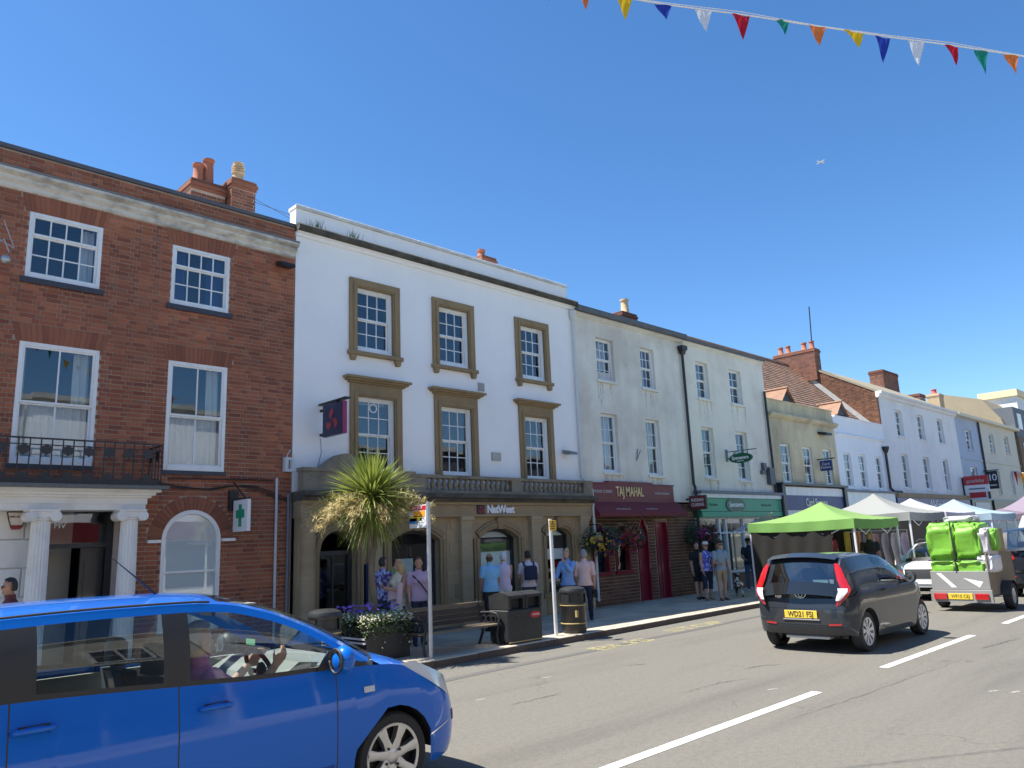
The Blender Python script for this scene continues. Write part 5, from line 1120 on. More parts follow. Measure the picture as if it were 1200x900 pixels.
for i in range(3600):
    x = random.uniform(px0-.07, px1+.07); y = random.uniform(py0-.08, py1+.06); e = max(0, abs(x-cxp)-(px1-px0)/2, abs(y-cyp)-(py1-py0)/2)
    z = ztp+.02+.14*random.random()-(.16*random.random()+e*.8 if e > 0 else 0)
    leaf(lv, (x, y, z), (random.gauss(0, 1), random.gauss(0, 1), random.gauss(.5, .6)), random.uniform(.03, .07), .014)
for i in range(1500):
    x = random.uniform(px0-.08, px1+.07); y = random.uniform(py0-.09, py1+.06); e = max(0, abs(x-cxp)-(px1-px0)/2, abs(y-cyp)-(py1-py0)/2)
    petals(wf, (x, y, ztp+.07+.1*random.random()-e*random.random()*1.2), random.uniform(.012, .024))
for i in range(95):
    x = random.uniform(px0-.05, px1+.08); y = random.uniform(py0+.2, py1+.1); petals(pf, (x, y, ztp+.14+.17*random.random()), random.uniform(.025, .04))
for i in range(9):
    x = random.uniform(px0, px1); petals(wf, (x, py0-.03, ztp-.1-.25*random.random()), .02)
mk('foliage', lv, pm('planter_leaves', (.09, .14, .035), .7, .3, 30), pl_, kind='stuff', rec=False); mk('white_flowers', wf, pm('cream_petal', (.62, .60, .40), .7, .1, 30), pl_, kind='stuff', rec=False); mk('purple_flowers', pf, pm('purple_petal', (.22, .12, .58), .7, .2, 30), pl_, kind='stuff', rec=False)
tx, ty = cxp+.12, cyp; tp = at(437, 650, ty); tx = tp.x
cz = at(430, 590, ty).z
tr = empty('cordyline_tree', (tx, ty, ztp), label='spiky green cordyline palm with cream flower plumes growing in the planter', cat='tree')
q = MB(); pts = [(tx+.02*sin(k_), ty+.015*cos(k_*1.3), ztp-.05+(cz-.1-ztp)*k_/10) for k_ in range(11)]; q.tube(pts, [.056-.0012*k_+.005*(k_ % 2) for k_ in range(11)], 14)
def bark():
    m, t, p = nodes('cordyline_bark'); c = mixc(t, noise(t, 1, 6, .7, None, (30, 30, 3)), (.07, .055, .04), (.26, .21, .15)); t.links.new(c, p.inputs['Base Color']); p.inputs['Roughness'].default_value = .95; bump(t, p, noise(t, 1, 6, .7, None, (50, 50, 12)), .8, .02); return m
mk('trunk', q, bark(), tr, smooth=True, rec=False)
random.seed(41); lv = MB(); dead = MB(); pl2 = MB(); C0 = Vector((tx-.02, ty, cz+.02))
def blade(mb, c, d, L, w_, droop, n=6):
    d = Vector(d).normalized(); s = d.cross(Vector((0, 0, 1)))
    s = s.normalized() if s.length > .05 else Vector((1, 0, 0)); s = (s+Vector((random.gauss(0, .25), random.gauss(0, .25), random.gauss(0, .25)))).normalized(); vs = []; c = Vector(c)
    for k_ in range(n+1):
        t = k_/n; p = c+d*L*t+Vector((0, 0, -droop*L*t*t)); wd = w_*(.55+.9*t if t < .35 else .865*(1-((t-.35)/.65)**1.6)); up_ = s.cross(d)*wd*.35
        vs += [p-s*wd+up_, p, p+s*wd+up_]
    fs = []
    for k_ in range(n): fs += [(3*k_, 3*k_+1, 3*k_+4, 3*k_+3), (3*k_+1, 3*k_+2, 3*k_+5, 3*k_+4)]
    mb.add(vs, fs)
for i in range(820):
    u = random.random(); el = R(-60+148*u**.95); az = random.uniform(0, 2*pi); d = Vector((cos(az)*cos(el), sin(az)*cos(el), sin(el)))
    L = random.uniform(.66, .95)*(.98 if el > 0 else .82); blade(lv, C0+d*.05+Vector((0, 0, .12*random.random())), d, L, random.uniform(.014, .023), max(0, .22-.15*sin(el))*random.uniform(.3, 1.6)+.03)
for i in range(150):
    az = random.uniform(0, 2*pi); el = R(random.uniform(-86, -45)); d = Vector((cos(az)*cos(el), sin(az)*cos(el), sin(el))); blade(dead, C0+Vector((cos(az)*.05, sin(az)*.05, -.02-.2*random.random())), d, random.uniform(.35, .65), .012, .1)
def plume(az, el, L):
    d = Vector((cos(az)*cos(el), sin(az)*cos(el), sin(el))); c = C0.copy(); st_ = []
    for k_ in range(9): t = k_/8; st_.append(c+d*L*t+Vector((0, 0, -.34*L*t*t*t)))
    pl2.tube(st_, [.012-.001*k_ for k_ in range(9)], 5)
    for k_ in range(3, 9):
        for j in range(11):
            b = st_[k_]; dd = (d*.6+Vector((random.gauss(0, .6), random.gauss(0, .6), random.gauss(.05, .55)))).normalized(); l2 = random.uniform(.12, .26)*(1.15-.05*k_)
            blade(pl2, b, dd, l2, .006, .2, 2)
            for m_ in range(9):
                q0 = b+dd*l2*(.25+.75*m_/9)+Vector((0, 0, -.2*l2*(m_/9)**2)); ddd = (dd+Vector((random.gauss(0, 1), random.gauss(0, 1), random.gauss(0, 1)))).normalized(); blade(pl2, q0, ddd, random.uniform(.04, .085), .0065, .25, 2)
for az, el, L in ((R(-38), R(14), .95), (R(-20), R(2), .95), (R(-52), R(-4), .9), (R(-60), R(20), .8), (R(142), R(14), .95), (R(160), R(2), .95), (R(175), R(-6), .9), (R(195), R(10), .9), (R(125), R(5), .85), (R(215), R(0), .8), (R(20), R(6), .8), (R(70), R(8), .7), (R(-105), R(-8), .6)): plume(az, el, L)
def leafmat(name, c1, c2, tr=.3):
    m, t, p = nodes(name); g = N(t, 'NewGeometry').outputs['Random Per Island']; c = ramp(t, g, [(0, c1), (1, c2)]); t.links.new(c, p.inputs['Base Color']); p.inputs['Roughness'].default_value = .5
    tl = N(t, 'BsdfTranslucent'); t.links.new(c, tl.inputs[0]); mx = N(t, 'MixShader', i_0=tr); t.links.new(p.outputs[0], mx.inputs[1]); t.links.new(tl.outputs[0], mx.inputs[2]); t.links.new(mx.outputs[0], t.nodes['Material Output'].inputs[0]); return m
cr = mk('crown', lv, leafmat('cordyline_leaf', (.14, .20, .03), (.36, .40, .09)), tr, rec=False); mk('dead_leaves', dead, leafmat('dead_leaf', (.22, .15, .07), (.38, .28, .13)), tr, kind='stuff', rec=False); mk('flower_plumes', pl2, leafmat('plume_cream', (.46, .37, .15), (.68, .58, .31)), tr, kind='stuff', rec=False)
# hanging baskets
def basket(px, py, Y, label, cols, r=.3):
    c = at(px, py, Y); b = empty('hanging_basket', c, label=label, cat='flower basket', group='hanging baskets on the shopfronts'); random.seed(int(px))
    mk('basket', MB().lathe([(.02, -.2), (.14, -.16), (.2, -.05), (.21, 0)], c, 12), pm('moss_basket', (.05, .05, .025), .9, .3, 30), b, smooth=True, rec=False)
    q = MB(); 
    for a in (0, 2.1, 4.2): q.tube([(c.x+.2*cos(a), c.y+.2*sin(a), c.z), (c.x, c.y, c.z+.42)], .006, 4)
    q.tube([(c.x, c.y, c.z+.42), (c.x, YF-.02, c.z+.45)], .012, 5); mk('chain_and_bracket', q, M_BLK, b, rec=False)
    f = MB()
    for i in range(900):
        d = Vector((random.gauss(0, 1), random.gauss(0, 1), random.gauss(-.15, .9))).normalized(); leaf(f, c+Vector((d.x*r*1.1, d.y*r, d.z*r*.9))*random.uniform(.5, 1.1), d+Vector((0, 0, -.3)), .08, .024)
    mk('foliage', f, pm('basket_leaves', (.03, .06, .02), .7, .3, 20), b, kind='stuff', rec=False)
    for j, (nm, cc) in enumerate(cols):
        f = MB(); base_d = Vector((cos(2.4*j+.5), -.5, .6*sin(2*j+1)))
        for i in range(int(150/len(cols))+10):
            d = (Vector((random.gauss(0, .7), random.gauss(0, .5)-.4, random.gauss(-.1, .7)))+base_d*.7).normalized(); petals(f, c+Vector((d.x*r*1.2, d.y*r*1.1, d.z*r*(1.1 if d.z < 0 else .8)))*random.uniform(.72, 1.12), random.uniform(.025, .045), 5, d+Vector((random.gauss(0, .3), random.gauss(0, .3), random.gauss(0, .3))))
        mk(nm, f, pm(nm, cc, .7, .15, 10), b, kind='stuff', rec=False)
basket(703, 634, 12.75, 'hanging basket of purple, yellow and pink flowers on the left of the restaurant', [('violet_blooms', (.08, .02, .22)), ('yellow_blooms', (.45, .30, .02)), ('magenta_blooms', (.2, .015, .09))], .42)
basket(736, 630, 12.75, 'hanging basket of orange and red flowers in the middle of the restaurant front', [('orange_blooms', (.33, .07, .015)), ('red_blooms', (.22, .012, .02)), ('pink_blooms', (.2, .02, .09))], .38)
basket(823, 627, 12.8, 'hanging basket of red and pink flowers beside the optician shop window', [('scarlet_blooms', (.22, .012, .012)), ('rose_blooms', (.16, .012, .08))], .42)
# ================================================================ vehicles
def ip(x, pts):
    "smooth interpolation through (x,y) points (cubic Hermite with limited slopes)"
    if x <= pts[0][0]: return pts[0][1]
    if x >= pts[-1][0]: return pts[-1][1]
    n = len(pts); dl = [(pts[i+1][1]-pts[i][1])/(pts[i+1][0]-pts[i][0]) for i in range(n-1)]
    ms = [dl[0]]+[0 if dl[i-1]*dl[i] <= 0 else 2*dl[i-1]*dl[i]/(dl[i-1]+dl[i]) for i in range(1, n-1)]+[dl[-1]]
    for i in range(n-1):
        if x <= pts[i+1][0]:
            h = pts[i+1][0]-pts[i][0]; t = (x-pts[i][0])/h
            return (2*t**3-3*t*t+1)*pts[i][1]+(t**3-2*t*t+t)*h*ms[i]+(-2*t**3+3*t*t)*pts[i+1][1]+(t**3-t*t)*h*ms[i+1]
def paint(name, col, flake=.25):
    m, t, p = nodes(name); p.inputs['Base Color'].default_value = c4(col); p.inputs['Metallic'].default_value = flake; p.inputs['Roughness'].default_value = .38
    p.inputs['Coat Weight'].default_value = 1.; p.inputs['Coat Roughness'].default_value = .04; p.inputs['Coat IOR'].default_value = 1.42; p.inputs['Specular IOR Level'].default_value = .12
    c = mixc(t, noise(t, 500, 2), c4(col, .85), c4(col, 1.15)); t.links.new(c, p.inputs['Base Color'])
    r = ramp(t, noise(t, 4, 5), [(.4, (.03,)*3), (.75, (.12,)*3)]); t.links.new(r, p.inputs['Coat Roughness']); return m
M_CGLASS = glass('car_glass', (.80, .88, .86), 1.52, .08); M_TGLASS = glass('tinted_car_glass', (.42, .48, .48), 1.52, .1, refl=.10); M_RUBB = pm('rubber', (.025, .025, .027), .8, .2, 10); M_TRIM = pm('black_trim', (.025, .025, .027), .5, .1)
M_RIM = pm('alloy', (.62, .62, .62), .32, .05, metal=.85); M_HUB = pm('silver_hubcap', (.5, .5, .51), .4, .06, metal=.4); M_CHR = pm('chrome', (.8, .8, .8), .12, 0, metal=1); M_SEAT = pm('seat_cloth', (.10, .10, .11), .9, .2, 30); M_DASH = pm('dashboard', (.24, .24, .23), .7, .1, 10)
M_RLAMP = pm('red_lens', (.42, .01, .012), .15, .1, 20, coat=1); M_CLAMP = pm('clear_lens', (.62, .64, .64), .12, .15, 14, coat=1); M_AMB = pm('amber_lens', (.7, .25, .02), .2, .1, coat=1)
class Car:
    def __init__(s, root, L, W, nr, nf, xr, xf, prof, rs, fs, belt, sill, wheels, Rw, Ra):
        s.o = root; s.L = L; s.W = W; s.nr = nr; s.nf = nf; s.xr = xr; s.xf = xf; s.pr = prof; s.rs = rs; s.fs = fs; s.belt = belt; s.sill = sill; s.wh = wheels; s.Rw = Rw; s.Ra = Ra
    def prof(s, z): return ip(z, s.pr)
    def sidey(s, x, z):
        k = 1.
        if x < s.xr: k = max(0, 1-((s.xr-x)/(s.xr*(1-ip(z, s.rs))))**s.nr)**(1/s.nr) if (s.xr-x) < s.xr*(1-ip(z, s.rs)) else 0
        elif x > s.xf:
            a = (s.L-s.xf)*(1-ip(z, s.fs)); k = max(0, 1-((x-s.xf)/a)**s.nf)**(1/s.nf) if x-s.xf < a else 0
        return s.W*s.prof(z)*k
    def rearx(s, y, z): k = min(abs(y)/(s.W*s.prof(z)), 1); return s.xr-s.xr*(1-ip(z, s.rs))*(1-k**s.nr)**(1/s.nr)
    def frontx(s, y, z): k = min(abs(y)/(s.W*s.prof(z)), 1); return s.xf+(s.L-s.xf)*(1-ip(z, s.fs))*(1-k**s.nf)**(1/s.nf)
    def cols(s, req):
        c = []
        m = 14
        for k in range(m): t = k/m*pi/2; c.append((s.xr-s.xr*cos(t)**(2/s.nr), sin(t)**(2/s.nr), 0))
        xs = [s.xr]; x = s.xr
        while x < s.xf-.03: x = min(x+.06, s.xf); xs.append(x)
        for w_ in s.wh: xs += [w_+s.Ra*cos(pi*k/18) for k in range(19)]
        xs = [v for v in xs if s.xr <= v <= s.xf]; r = sorted(v for v in req if s.xr < v < s.xf)
        xs = sorted(set([round(v, 4) for v in xs if all(abs(v-q) > .012 for q in r)]+[v+d for v in r for d in (-.0045, .0045)]))
        c += [(v, 1., 1) for v in xs]; m = 26
        for k in range(1, m+1): t = pi/2-k/m*pi/2; c.append((s.xf+(s.L-s.xf)*max(cos(t), 0)**(2/s.nf), max(sin(t), 0)**(2/s.nf), 2))
        return c
    def P(s, c, z):
        x, k, e = c
        if e == 0: x = s.xr-(s.xr-x)*(1-ip(z, s.rs))
        elif e == 2: x = s.xf+(x-s.xf)*(1-ip(z, s.fs))
        return x, s.W*s.prof(z)*k
    def zb(s, x):
        z = ip(x, s.sill)
        for w_ in s.wh:
            d = abs(x-w_)
            if d < s.Ra: z = max(z, s.Rw+sqrt(s.Ra**2-d*d))
        return z
    def lower(s, doors, seams, key, nrow=9):
        "key(x,t)->part name; doors list of (x0,x1,name)"
        C_ = s.cols(seams); parts = {}
        for side in (-1, 1):
            for i in range(len(C_)-1):
                a, b = C_[i], C_[i+1]; za, zb_ = s.zb(a[0]), s.zb(b[0]); ta, tb = ip(a[0], s.belt), ip(b[0], s.belt); xm = (a[0]+b[0])/2
                for j in range(nrow):
                    q = []
                    for (c, z0, z1, jj) in ((a, za, ta, j), (b, zb_, tb, j), (b, zb_, tb, j+1), (a, za, ta, j+1)):
                        z = z0+(z1-z0)*jj/nrow; x, y = s.P(c, z); q.append((x, side*y, z))
                    sm_ = next((i_ for i_, v in enumerate(seams) if abs(xm-v) < .004), None); nm = 'seam%d' % sm_ if sm_ is not None else key(xm, (za+(ta-za)*(j+.5)/nrow))
                    f = (0, 1, 2, 3) if side < 0 else (3, 2, 1, 0); parts.setdefault((nm, side if nm[:4] in ('door', 'seam') else 0), MB()).add(q, [f])
        # bonnet / rear deck
        return parts, C_
    def bonnet(s, C_, x0, crown, n=12):
        mb = MB(); cs = [c for c in C_ if c[0] >= x0-.001]
        def Pt(i, j):
            c = cs[i]; z = ip(c[0], s.belt); x, y = s.P(c, z); v = -1+2*j/n; return (x+.0*(1-v*v), y*v, z+crown*(1-abs(v)**2.2)*min(1, y/s.W*1.4))
        mb.grid(Pt, len(cs)-1, n); return mb
    def green(s, x0, x1, rail, yr, wins, bulge, glass_f, glass_r, crown=.05, ins=.05, low=.025, req=(), n=14, step=.05):
        "greenhouse: wins list of (xa,xb,slant_a,slant_b); returns dict of part->MB"
        xs = [x0+(x1-x0)*i/60 for i in range(61)]; rq = sorted(set(v for w_ in wins for v in w_[:2])|set(req)|set(v for v in (glass_f+glass_r)))
        xs = sorted([v for v in xs if all(abs(v-q) > .012 for q in rq)]+[v for v in rq if x0 <= v <= x1]); out = {}
        rows = lambda x: (lambda b, r: [b, min(b+low, r)]+[min(b+low, r)+(max(r-ins, min(b+low, r))-min(b+low, r))*k/4 for k in range(1, 5)]+[r])(ip(x, s.belt), max(ip(x, rail), ip(x, s.belt)+.0005))
        def SP(x, j, side):
            rw = rows(x); b, r = rw[0], rw[-1]; z = rw[j]; t = (z-b)/max(r-b, 1e-4); yb = s.sidey(x, b); y = yb+(ip(x, yr)*s.W-yb)*t+.03*sin(pi*min(max(t, 0), 1))*min(1, (r-b)/.3); return (x, side*y, z)
        for side in (-1, 1):
            for a, b in zip(xs, xs[1:]):
                xm = (a+b)/2; k = next((i for i, w_ in enumerate(wins) if w_[0] < xm < w_[1]), None)
                for j in range(6):
                    nm = ('side_window', side, k) if (k is not None and 1 <= j <= 4) else (('pillar', 0) if j < 5 else ('roof_rail', 0))
                    q = [SP(a, j, side), SP(b, j, side), SP(b, j+1, side), SP(a, j+1, side)]; out.setdefault(nm, MB()).add(q, [(0, 1, 2, 3) if side < 0 else (3, 2, 1, 0)])
        def CP(x, j):
            v = -1+2*j/n; yb = s.sidey(x, ip(x, s.belt)); b, r = ip(x, s.belt), max(ip(x, rail), ip(x, s.belt)+.0005); y = ip(x, yr)*s.W if r-b > .01 else yb; y = yb+(ip(x, yr)*s.W-yb)*min(1, (r-b)/max(r-b, 1e-4)); 
            return (x+ip(x, bulge)*(1-v*v), y*v, r+crown*(1-v*v))
        for a, b in zip(xs, xs[1:]):
            xm = (a+b)/2
            for j in range(n):
                nm = ('roof', 0); edge = j in (0, n-1)
                if glass_f[0] < xm < glass_f[1]: nm = ('windscreen', 0) if not edge else ('roof', 0)
                elif glass_r[0] < xm < glass_r[1]: nm = ('rear_window', 0) if not edge else ('roof_rear', 0)
                elif xm > glass_f[1]: nm = ('cowl', 0)
                elif xm < glass_r[0]: nm = ('tailgate', 0)
                out.setdefault(nm, MB()).add([CP(a, j), CP(b, j), CP(b, j+1), CP(a, j+1)], [(0, 1, 2, 3)])
        return out
    def patch_side(s, name, cn, mat, parent, off=.006, n=6, m=3, side=-1):
        def Pt(i, j):
            u, v = i/n, j/m; x = (cn[0][0]*(1-u)+cn[1][0]*u)*(1-v)+(cn[3][0]*(1-u)+cn[2][0]*u)*v; z = (cn[0][1]*(1-u)+cn[1][1]*u)*(1-v)+(cn[3][1]*(1-u)+cn[2][1]*u)*v
            return (x+(off if x > s.xf else 0), side*(s.sidey(x, z)+off), z)
        return mk(name, MB().grid(Pt, n, m), mat, parent, smooth=True, local=True)
    def patch_end(s, name, cn, mat, parent, off=.006, n=8, m=3, rear=True, sm=True):
        def Pt(i, j):
            u, v = i/n, j/m; y = (cn[0][0]*(1-u)+cn[1][0]*u)*(1-v)+(cn[3][0]*(1-u)+cn[2][0]*u)*v; z = (cn[0][1]*(1-u)+cn[1][1]*u)*(1-v)+(cn[3][1]*(1-u)+cn[2][1]*u)*v
            return ((s.rearx(y, z)-off) if rear else (s.frontx(y, z)+off), y, z)
        return mk(name, MB().grid(Pt, n, m), mat, parent, smooth=sm, local=True)
    def wheel(s, x, side, style, tw=.185):
        o = empty('wheel', (0, 0, 0)); o.parent = s.o; y = side*(s.W-.045); c = (x, y, s.Rw); r = s.Rw; ri = r*(.755 if style == 'alloy' else .70); w_ = tw*side
        pr = [(ri, -w_), (r*.93, -w_), (r*.985, -w_*.88), (r, -w_*.72), (r, -w_*.25), (r*.985, -w_*.1), (r*.93, 0), (ri*1.03, .0), (ri, -w_*.06)]
        mk('tyre', MB().lathe(pr, c, 48, ax='y'), M_RUBB, o, smooth=35, local=True)
        q = MB().lathe([(ri, -w_*.06), (ri*.97, -w_*.02), (ri*.93, -w_*.05), (ri*.92, -w_*.5), (0, -w_*.5)], c, 40, ax='y')
        mk('rim', q, M_TRIM if style != 'hub' else M_HUB, o, smooth=35, local=True)
        q = MB(); q.lathe([(ri*.9, -w_*.03), (ri*.985, -w_*.0), (ri*1.0, -w_*.03), (ri*.93, -w_*.12), (ri*.9, -w_*.03)], c, 40, ax='y')
        if style == 'alloy':
            for k in range(7):
                a = 2*pi*k/7+.25; u = Vector((cos(a), 0, sin(a))); t = Vector((-sin(a), 0, cos(a))); ps = []
                for rr_, hw, d in ((.16, .16, .10), (.55, .115, .06), (.95, .17, .03)):
                    p = Vector(c)+u*ri*rr_; ps.append((p-t*ri*hw+Vector((0, -w_*d, 0)), p+t*ri*hw+Vector((0, -w_*d, 0)), p+Vector((0, -w_*(d-.05), 0)), p-t*ri*hw+Vector((0, -w_*.35, 0)), p+t*ri*hw+Vector((0, -w_*.35, 0))))
                vs = [v for r_ in ps for v in r_]; fs = []
                for i in range(2): b = i*5; fs += [(b, b+2, b+7, b+5), (b+2, b+1, b+6, b+7), (b, b+5, b+8, b+3), (b+1, b+4, b+9, b+6)]
                q.add(vs, fs)
            q.lathe([(ri*.24, -w_*.4), (ri*.24, -w_*.07), (ri*.18, -w_*.02), (0, -w_*.02)], c, 20, ax='y')
        else:
            for k in range(9):
                a = 2*pi*k/9; b = a+.42
                q.add([Vector(c)+Vector((cos(a)*ri*.3, -w_*.06, sin(a)*ri*.3)), Vector(c)+Vector((cos(b)*ri*.3, -w_*.06, sin(b)*ri*.3)), Vector(c)+Vector((cos(b)*ri*.9, -w_*.02, sin(b)*ri*.9)), Vector(c)+Vector((cos(a)*ri*.9, -w_*.02, sin(a)*ri*.9))], [(0, 1, 2, 3)])
            q.lathe([(ri*.32, -w_*.1), (ri*.32, -w_*.04), (0, -w_*.0)], c, 20, ax='y')
        mk('spokes', q, M_RIM if style == 'alloy' else pm('hubcap_face', (.62, .62, .63), .4, .05, metal=.3), o, smooth=35, local=True)
        if style == 'alloy':
            for k in range(4):
                a = 2*pi*k/4+.6; mk('wheel_bolt', MB().lathe([(ri*.045, -w_*.05), (ri*.045, -w_*.012), (0, -w_*.012)], (c[0]+cos(a)*ri*.3, c[1], c[2]+sin(a)*ri*.3), 8, ax='y'), M_TRIM, o, local=True)
    def under(s):
        q = MB().box(.3, s.L-.55, -s.W+.25, s.W-.25, .2, .34); q.box(s.wh[0]+.42, s.wh[1]-.42, -s.W+.06, s.W-.06, .19, .3); mk('underbody', q, M_TRIM, s.o, local=True, rec=False)
        for w_ in s.wh:
            for side in (-1, 1):
                q = MB()
                for k in range(14):
                    a, b = pi*k/14, pi*(k+1)/14; r = s.Ra+.004; y0, y1 = side*(s.sidey(w_+r*cos(.5*(a+b))+.03, .5)-.02), side*(s.W-.36)
                    q.add([(w_+r*cos(a), y0, s.Rw+r*sin(a)), (w_+r*cos(b), y0, s.Rw+r*sin(b)), (w_+r*cos(b), y1, s.Rw+r*sin(b)), (w_+r*cos(a), y1, s.Rw+r*sin(a))], [(0, 1, 2, 3)])
                q.add([(w_+s.Ra*cos(pi*k/14), side*(s.W-.36), s.Rw+s.Ra*sin(pi*k/14)) for k in range(15)]+[(w_-s.Ra, side*(s.W-.36), .2), (w_+s.Ra, side*(s.W-.36), .2)], [tuple(range(17))])
                mk('wheel_arch_liner', q, M_RUBB, s.o, local=True, rec=False)
    def seat(s, x, y, z=.42, mat=None):
        o = mk('seat', MB().bbox(x-.26, x+.26, y-.25, y+.25, z, z+.16, .04), mat or M_SEAT, s.o, local=True, rec=False, smooth=50)
        q = MB(); n = 8
        q.prism([(x-.26+.16*0, z+.1), (x-.12, z+.1), (x-.24, z+.62), (x-.34, z+.62)], lambda u, v, d: (u, d, v), y-.23, y+.23); mk('backrest', q, mat or M_SEAT, o, local=True)
        mk('headrest', MB().bbox(x-.36, x-.26, y-.13, y+.13, z+.65, z+.84, .035), mat or M_SEAT, o, local=True, rec=False, smooth=50)
    def finish(s, parts, gp, body, names=None):
        names = names or {}
        for (nm, side), mb in parts.items():
            mat = M_TRIM if nm[:4] == 'seam' else (names.get(nm) or body); nm = 'door_seam' if nm[:4] == 'seam' else nm; mk(nm.replace('_front', '').replace('_rear', '') if nm in ('door_front', 'door_rear') else nm, mb, mat, s.o, smooth=32, local=True, weld=.0004)
        for k, mb in gp.items():
            nm = k[0]; mat = {'side_window': M_CGLASS, 'pillar': M_TRIM, 'roof_rail': body, 'roof': body, 'windscreen': M_CGLASS, 'rear_window': M_TGLASS, 'cowl': M_TRIM, 'tailgate': body, 'roof_rear': M_TRIM}[nm]
            mat = names.get(nm) or mat; mat = names.get(k) or mat
            mk({'roof_rear': 'rear_pillar'}.get(nm, nm), mb, mat, s.o, smooth=40, local=True, weld=.0004)
# ---------------------------------------------------------------- blue hatchback, close at the left
M_BLUE = paint('blue_paint', (.002, .125, .55), .0)
bc = empty('blue_hatchback', (.29, 5.815, 0), .0001, label='bright blue hatchback with driver, cut off at the left of the picture', cat='car')
K = Car(bc, 4.10, .845, 4.2, 3.8, .35, 2.95, [(.15, .95), (.3, .985), (.55, 1.), (.75, .995), (.9, .97), (1.1, .93)], [(.15, .12), (.45, .0), (.8, .05), (1.1, .18)], [(.15, .06), (.3, .01), (.45, .0), (.6, .025), (.75, .08), (.9, .16), (1., .22)],
        [(0, .98), (.3, 1.08), (.8, 1.075), (1.7, 1.03), (2.2, 1.0), (2.9, .985), (3.3, .965), (3.6, .90), (3.85, .80), (4.08, .69)], [(0, .28), (.3, .22), (.9, .19), (2.9, .19), (3.7, .2), (4.08, .24)], (.68, 3.28), .31, .362)
def keyb(x, z): return 'door_rear' if .80 < x < 1.69 and z > .3 else 'door_front' if 1.69 < x < 2.78 and z > .3 else 'front_bumper' if x > 3.2 and z < .62 and x > 3.66 else 'body_side'
pt, C_ = K.lower(None, [.80, 1.69, 2.78], keyb)
pt[('bonnet', 0)] = K.bonnet(C_, 3.04, .075)
rail = [(0.02, 1.0), (.12, 1.25), (.3, 1.46), (.6, 1.50), (1.3, 1.515), (1.75, 1.51), (2.0, 1.49), (2.3, 1.415), (2.6, 1.285), (2.85, 1.14), (3.1, .975)]
yrp = [(0, .78), (.3, .79), (1.5, .80), (2.0, .80), (2.5, .85), (3.1, .935)]
gp = K.green(.02, 3.1, rail, yrp, [(.28, .62), (.92, 1.60), (1.76, 2.80)], [(0, -.12), (.3, -.05), (.6, 0), (1.6, .02), (2.0, .08), (3.1, .28)], (1.98, 3.07), (.05, .30), .055, .05, .03, (1.69,))
K.finish(pt, gp, M_BLUE); K.under()
for x in K.wh:
    for sd in (-1, 1): K.wheel(x, sd, 'alloy')
K.patch_side('headlight', [(3.33, .955), (3.47, .958), (3.86, .79), (3.86, .65)][::-1], M_CLAMP, bc, .008, 8, 5); K.patch_side('headlight', [(3.33, .955), (3.47, .958), (3.86, .79), (3.86, .65)], M_CLAMP, bc, .008, 8, 5, 1)
K.patch_end('fog_lamp', [(-.58, .44), (-.69, .44), (-.695, .52), (-.60, .51)], M_TRIM, bc, .005, 5, 3, False)
K.patch_side('side_repeater', [(2.99, .80), (3.08, .80), (3.08, .84), (2.99, .84)], M_CLAMP, bc, .008, 4, 2)
K.patch_side('bumper_scuff', [(3.62, .40), (3.84, .46), (3.84, .465), (3.62, .41)], M_CHR, bc, .003, 8, 1)
K.patch_side('sill_moulding', [(1.0, .33), (2.76, .33), (2.76, .37), (1.0, .37)], pm('dark_blue_trim', (.006, .05, .3), .5, .05), bc, .004, 20, 1)
for x, z in ((.92, .93), (1.92, .885)):
    y = K.sidey(x, z); q = MB(); q.grid(lambda i, j: (x-.075+.15*i/8, -(y+.004-.02*sin(pi*i/8)*sin(pi*j/4)), z-.028+.05*j/4), 8, 4); hb = mk('handle_recess', q, M_TRIM, bc, smooth=True, local=True)
    mk('door_handle', MB().tube([(x-.11, -y-.002, z-.004), (x-.085, -y-.03, z), (x, -y-.038, z+.002), (x+.085, -y-.03, z), (x+.1, -y-.004, z)], [.012, .015, .016, .015, .012], 8), M_BLUE, bc, smooth=True, local=True)
# mirror
def mirror(o, x, y, z, side, mat, s=1.):
    q = MB().ball((x+.03, y, z), .1*s, 16, sq=(.75, .95, .98)); m_ = mk('door_mirror', q, mat, o, smooth=True, local=True)
    mk('mirror_glass', MB().prism([(y+.078*s*cos(2*pi*i/20), z+.078*s*sin(2*pi*i/20)) for i in range(20)], lambda u, v, d: (d, u, v), x-.034*s, x-.028*s), M_CHR, m_, local=True)
    mk('mirror_rim', MB().tube([(x-.033*s, y+.08*s*cos(2*pi*i/20), z+.08*s*sin(2*pi*i/20)) for i in range(21)], .008*s, 6), M_TRIM, m_, smooth=True, local=True); mk('mirror_arm', MB().tube([(x+.03, y, z-.04), (x+.08, y-side*.14, z-.07)], .025, 8), M_TRIM, m_, smooth=True, local=True)
mirror(bc, 2.74, -.93, 1.06, -1, M_BLUE); mirror(bc, 2.74, .93, 1.06, 1, M_TRIM)
mk('mirror_base', MB().prism([(2.63, .992), (2.98, .99), (2.72, 1.12)], lambda u, v, d: (u, d, v), -.815, -.80), M_TRIM, bc, local=True)
mk('aerial', MB().tube([(1.78, -.1, 1.56), (1.62, -.1, 1.70), (1.48, -.1, 1.82)], [.008, .005, .003], 6), M_TRIM, bc, local=True)
q = MB(); curve = [(.35+1.55*i/16, -.70, ip(.35+1.55*i/16, rail)+.012) for i in range(17)]; q.tube(curve, .008, 5); mk('roof_gutter', q, M_TRIM, bc, smooth=True, local=True)
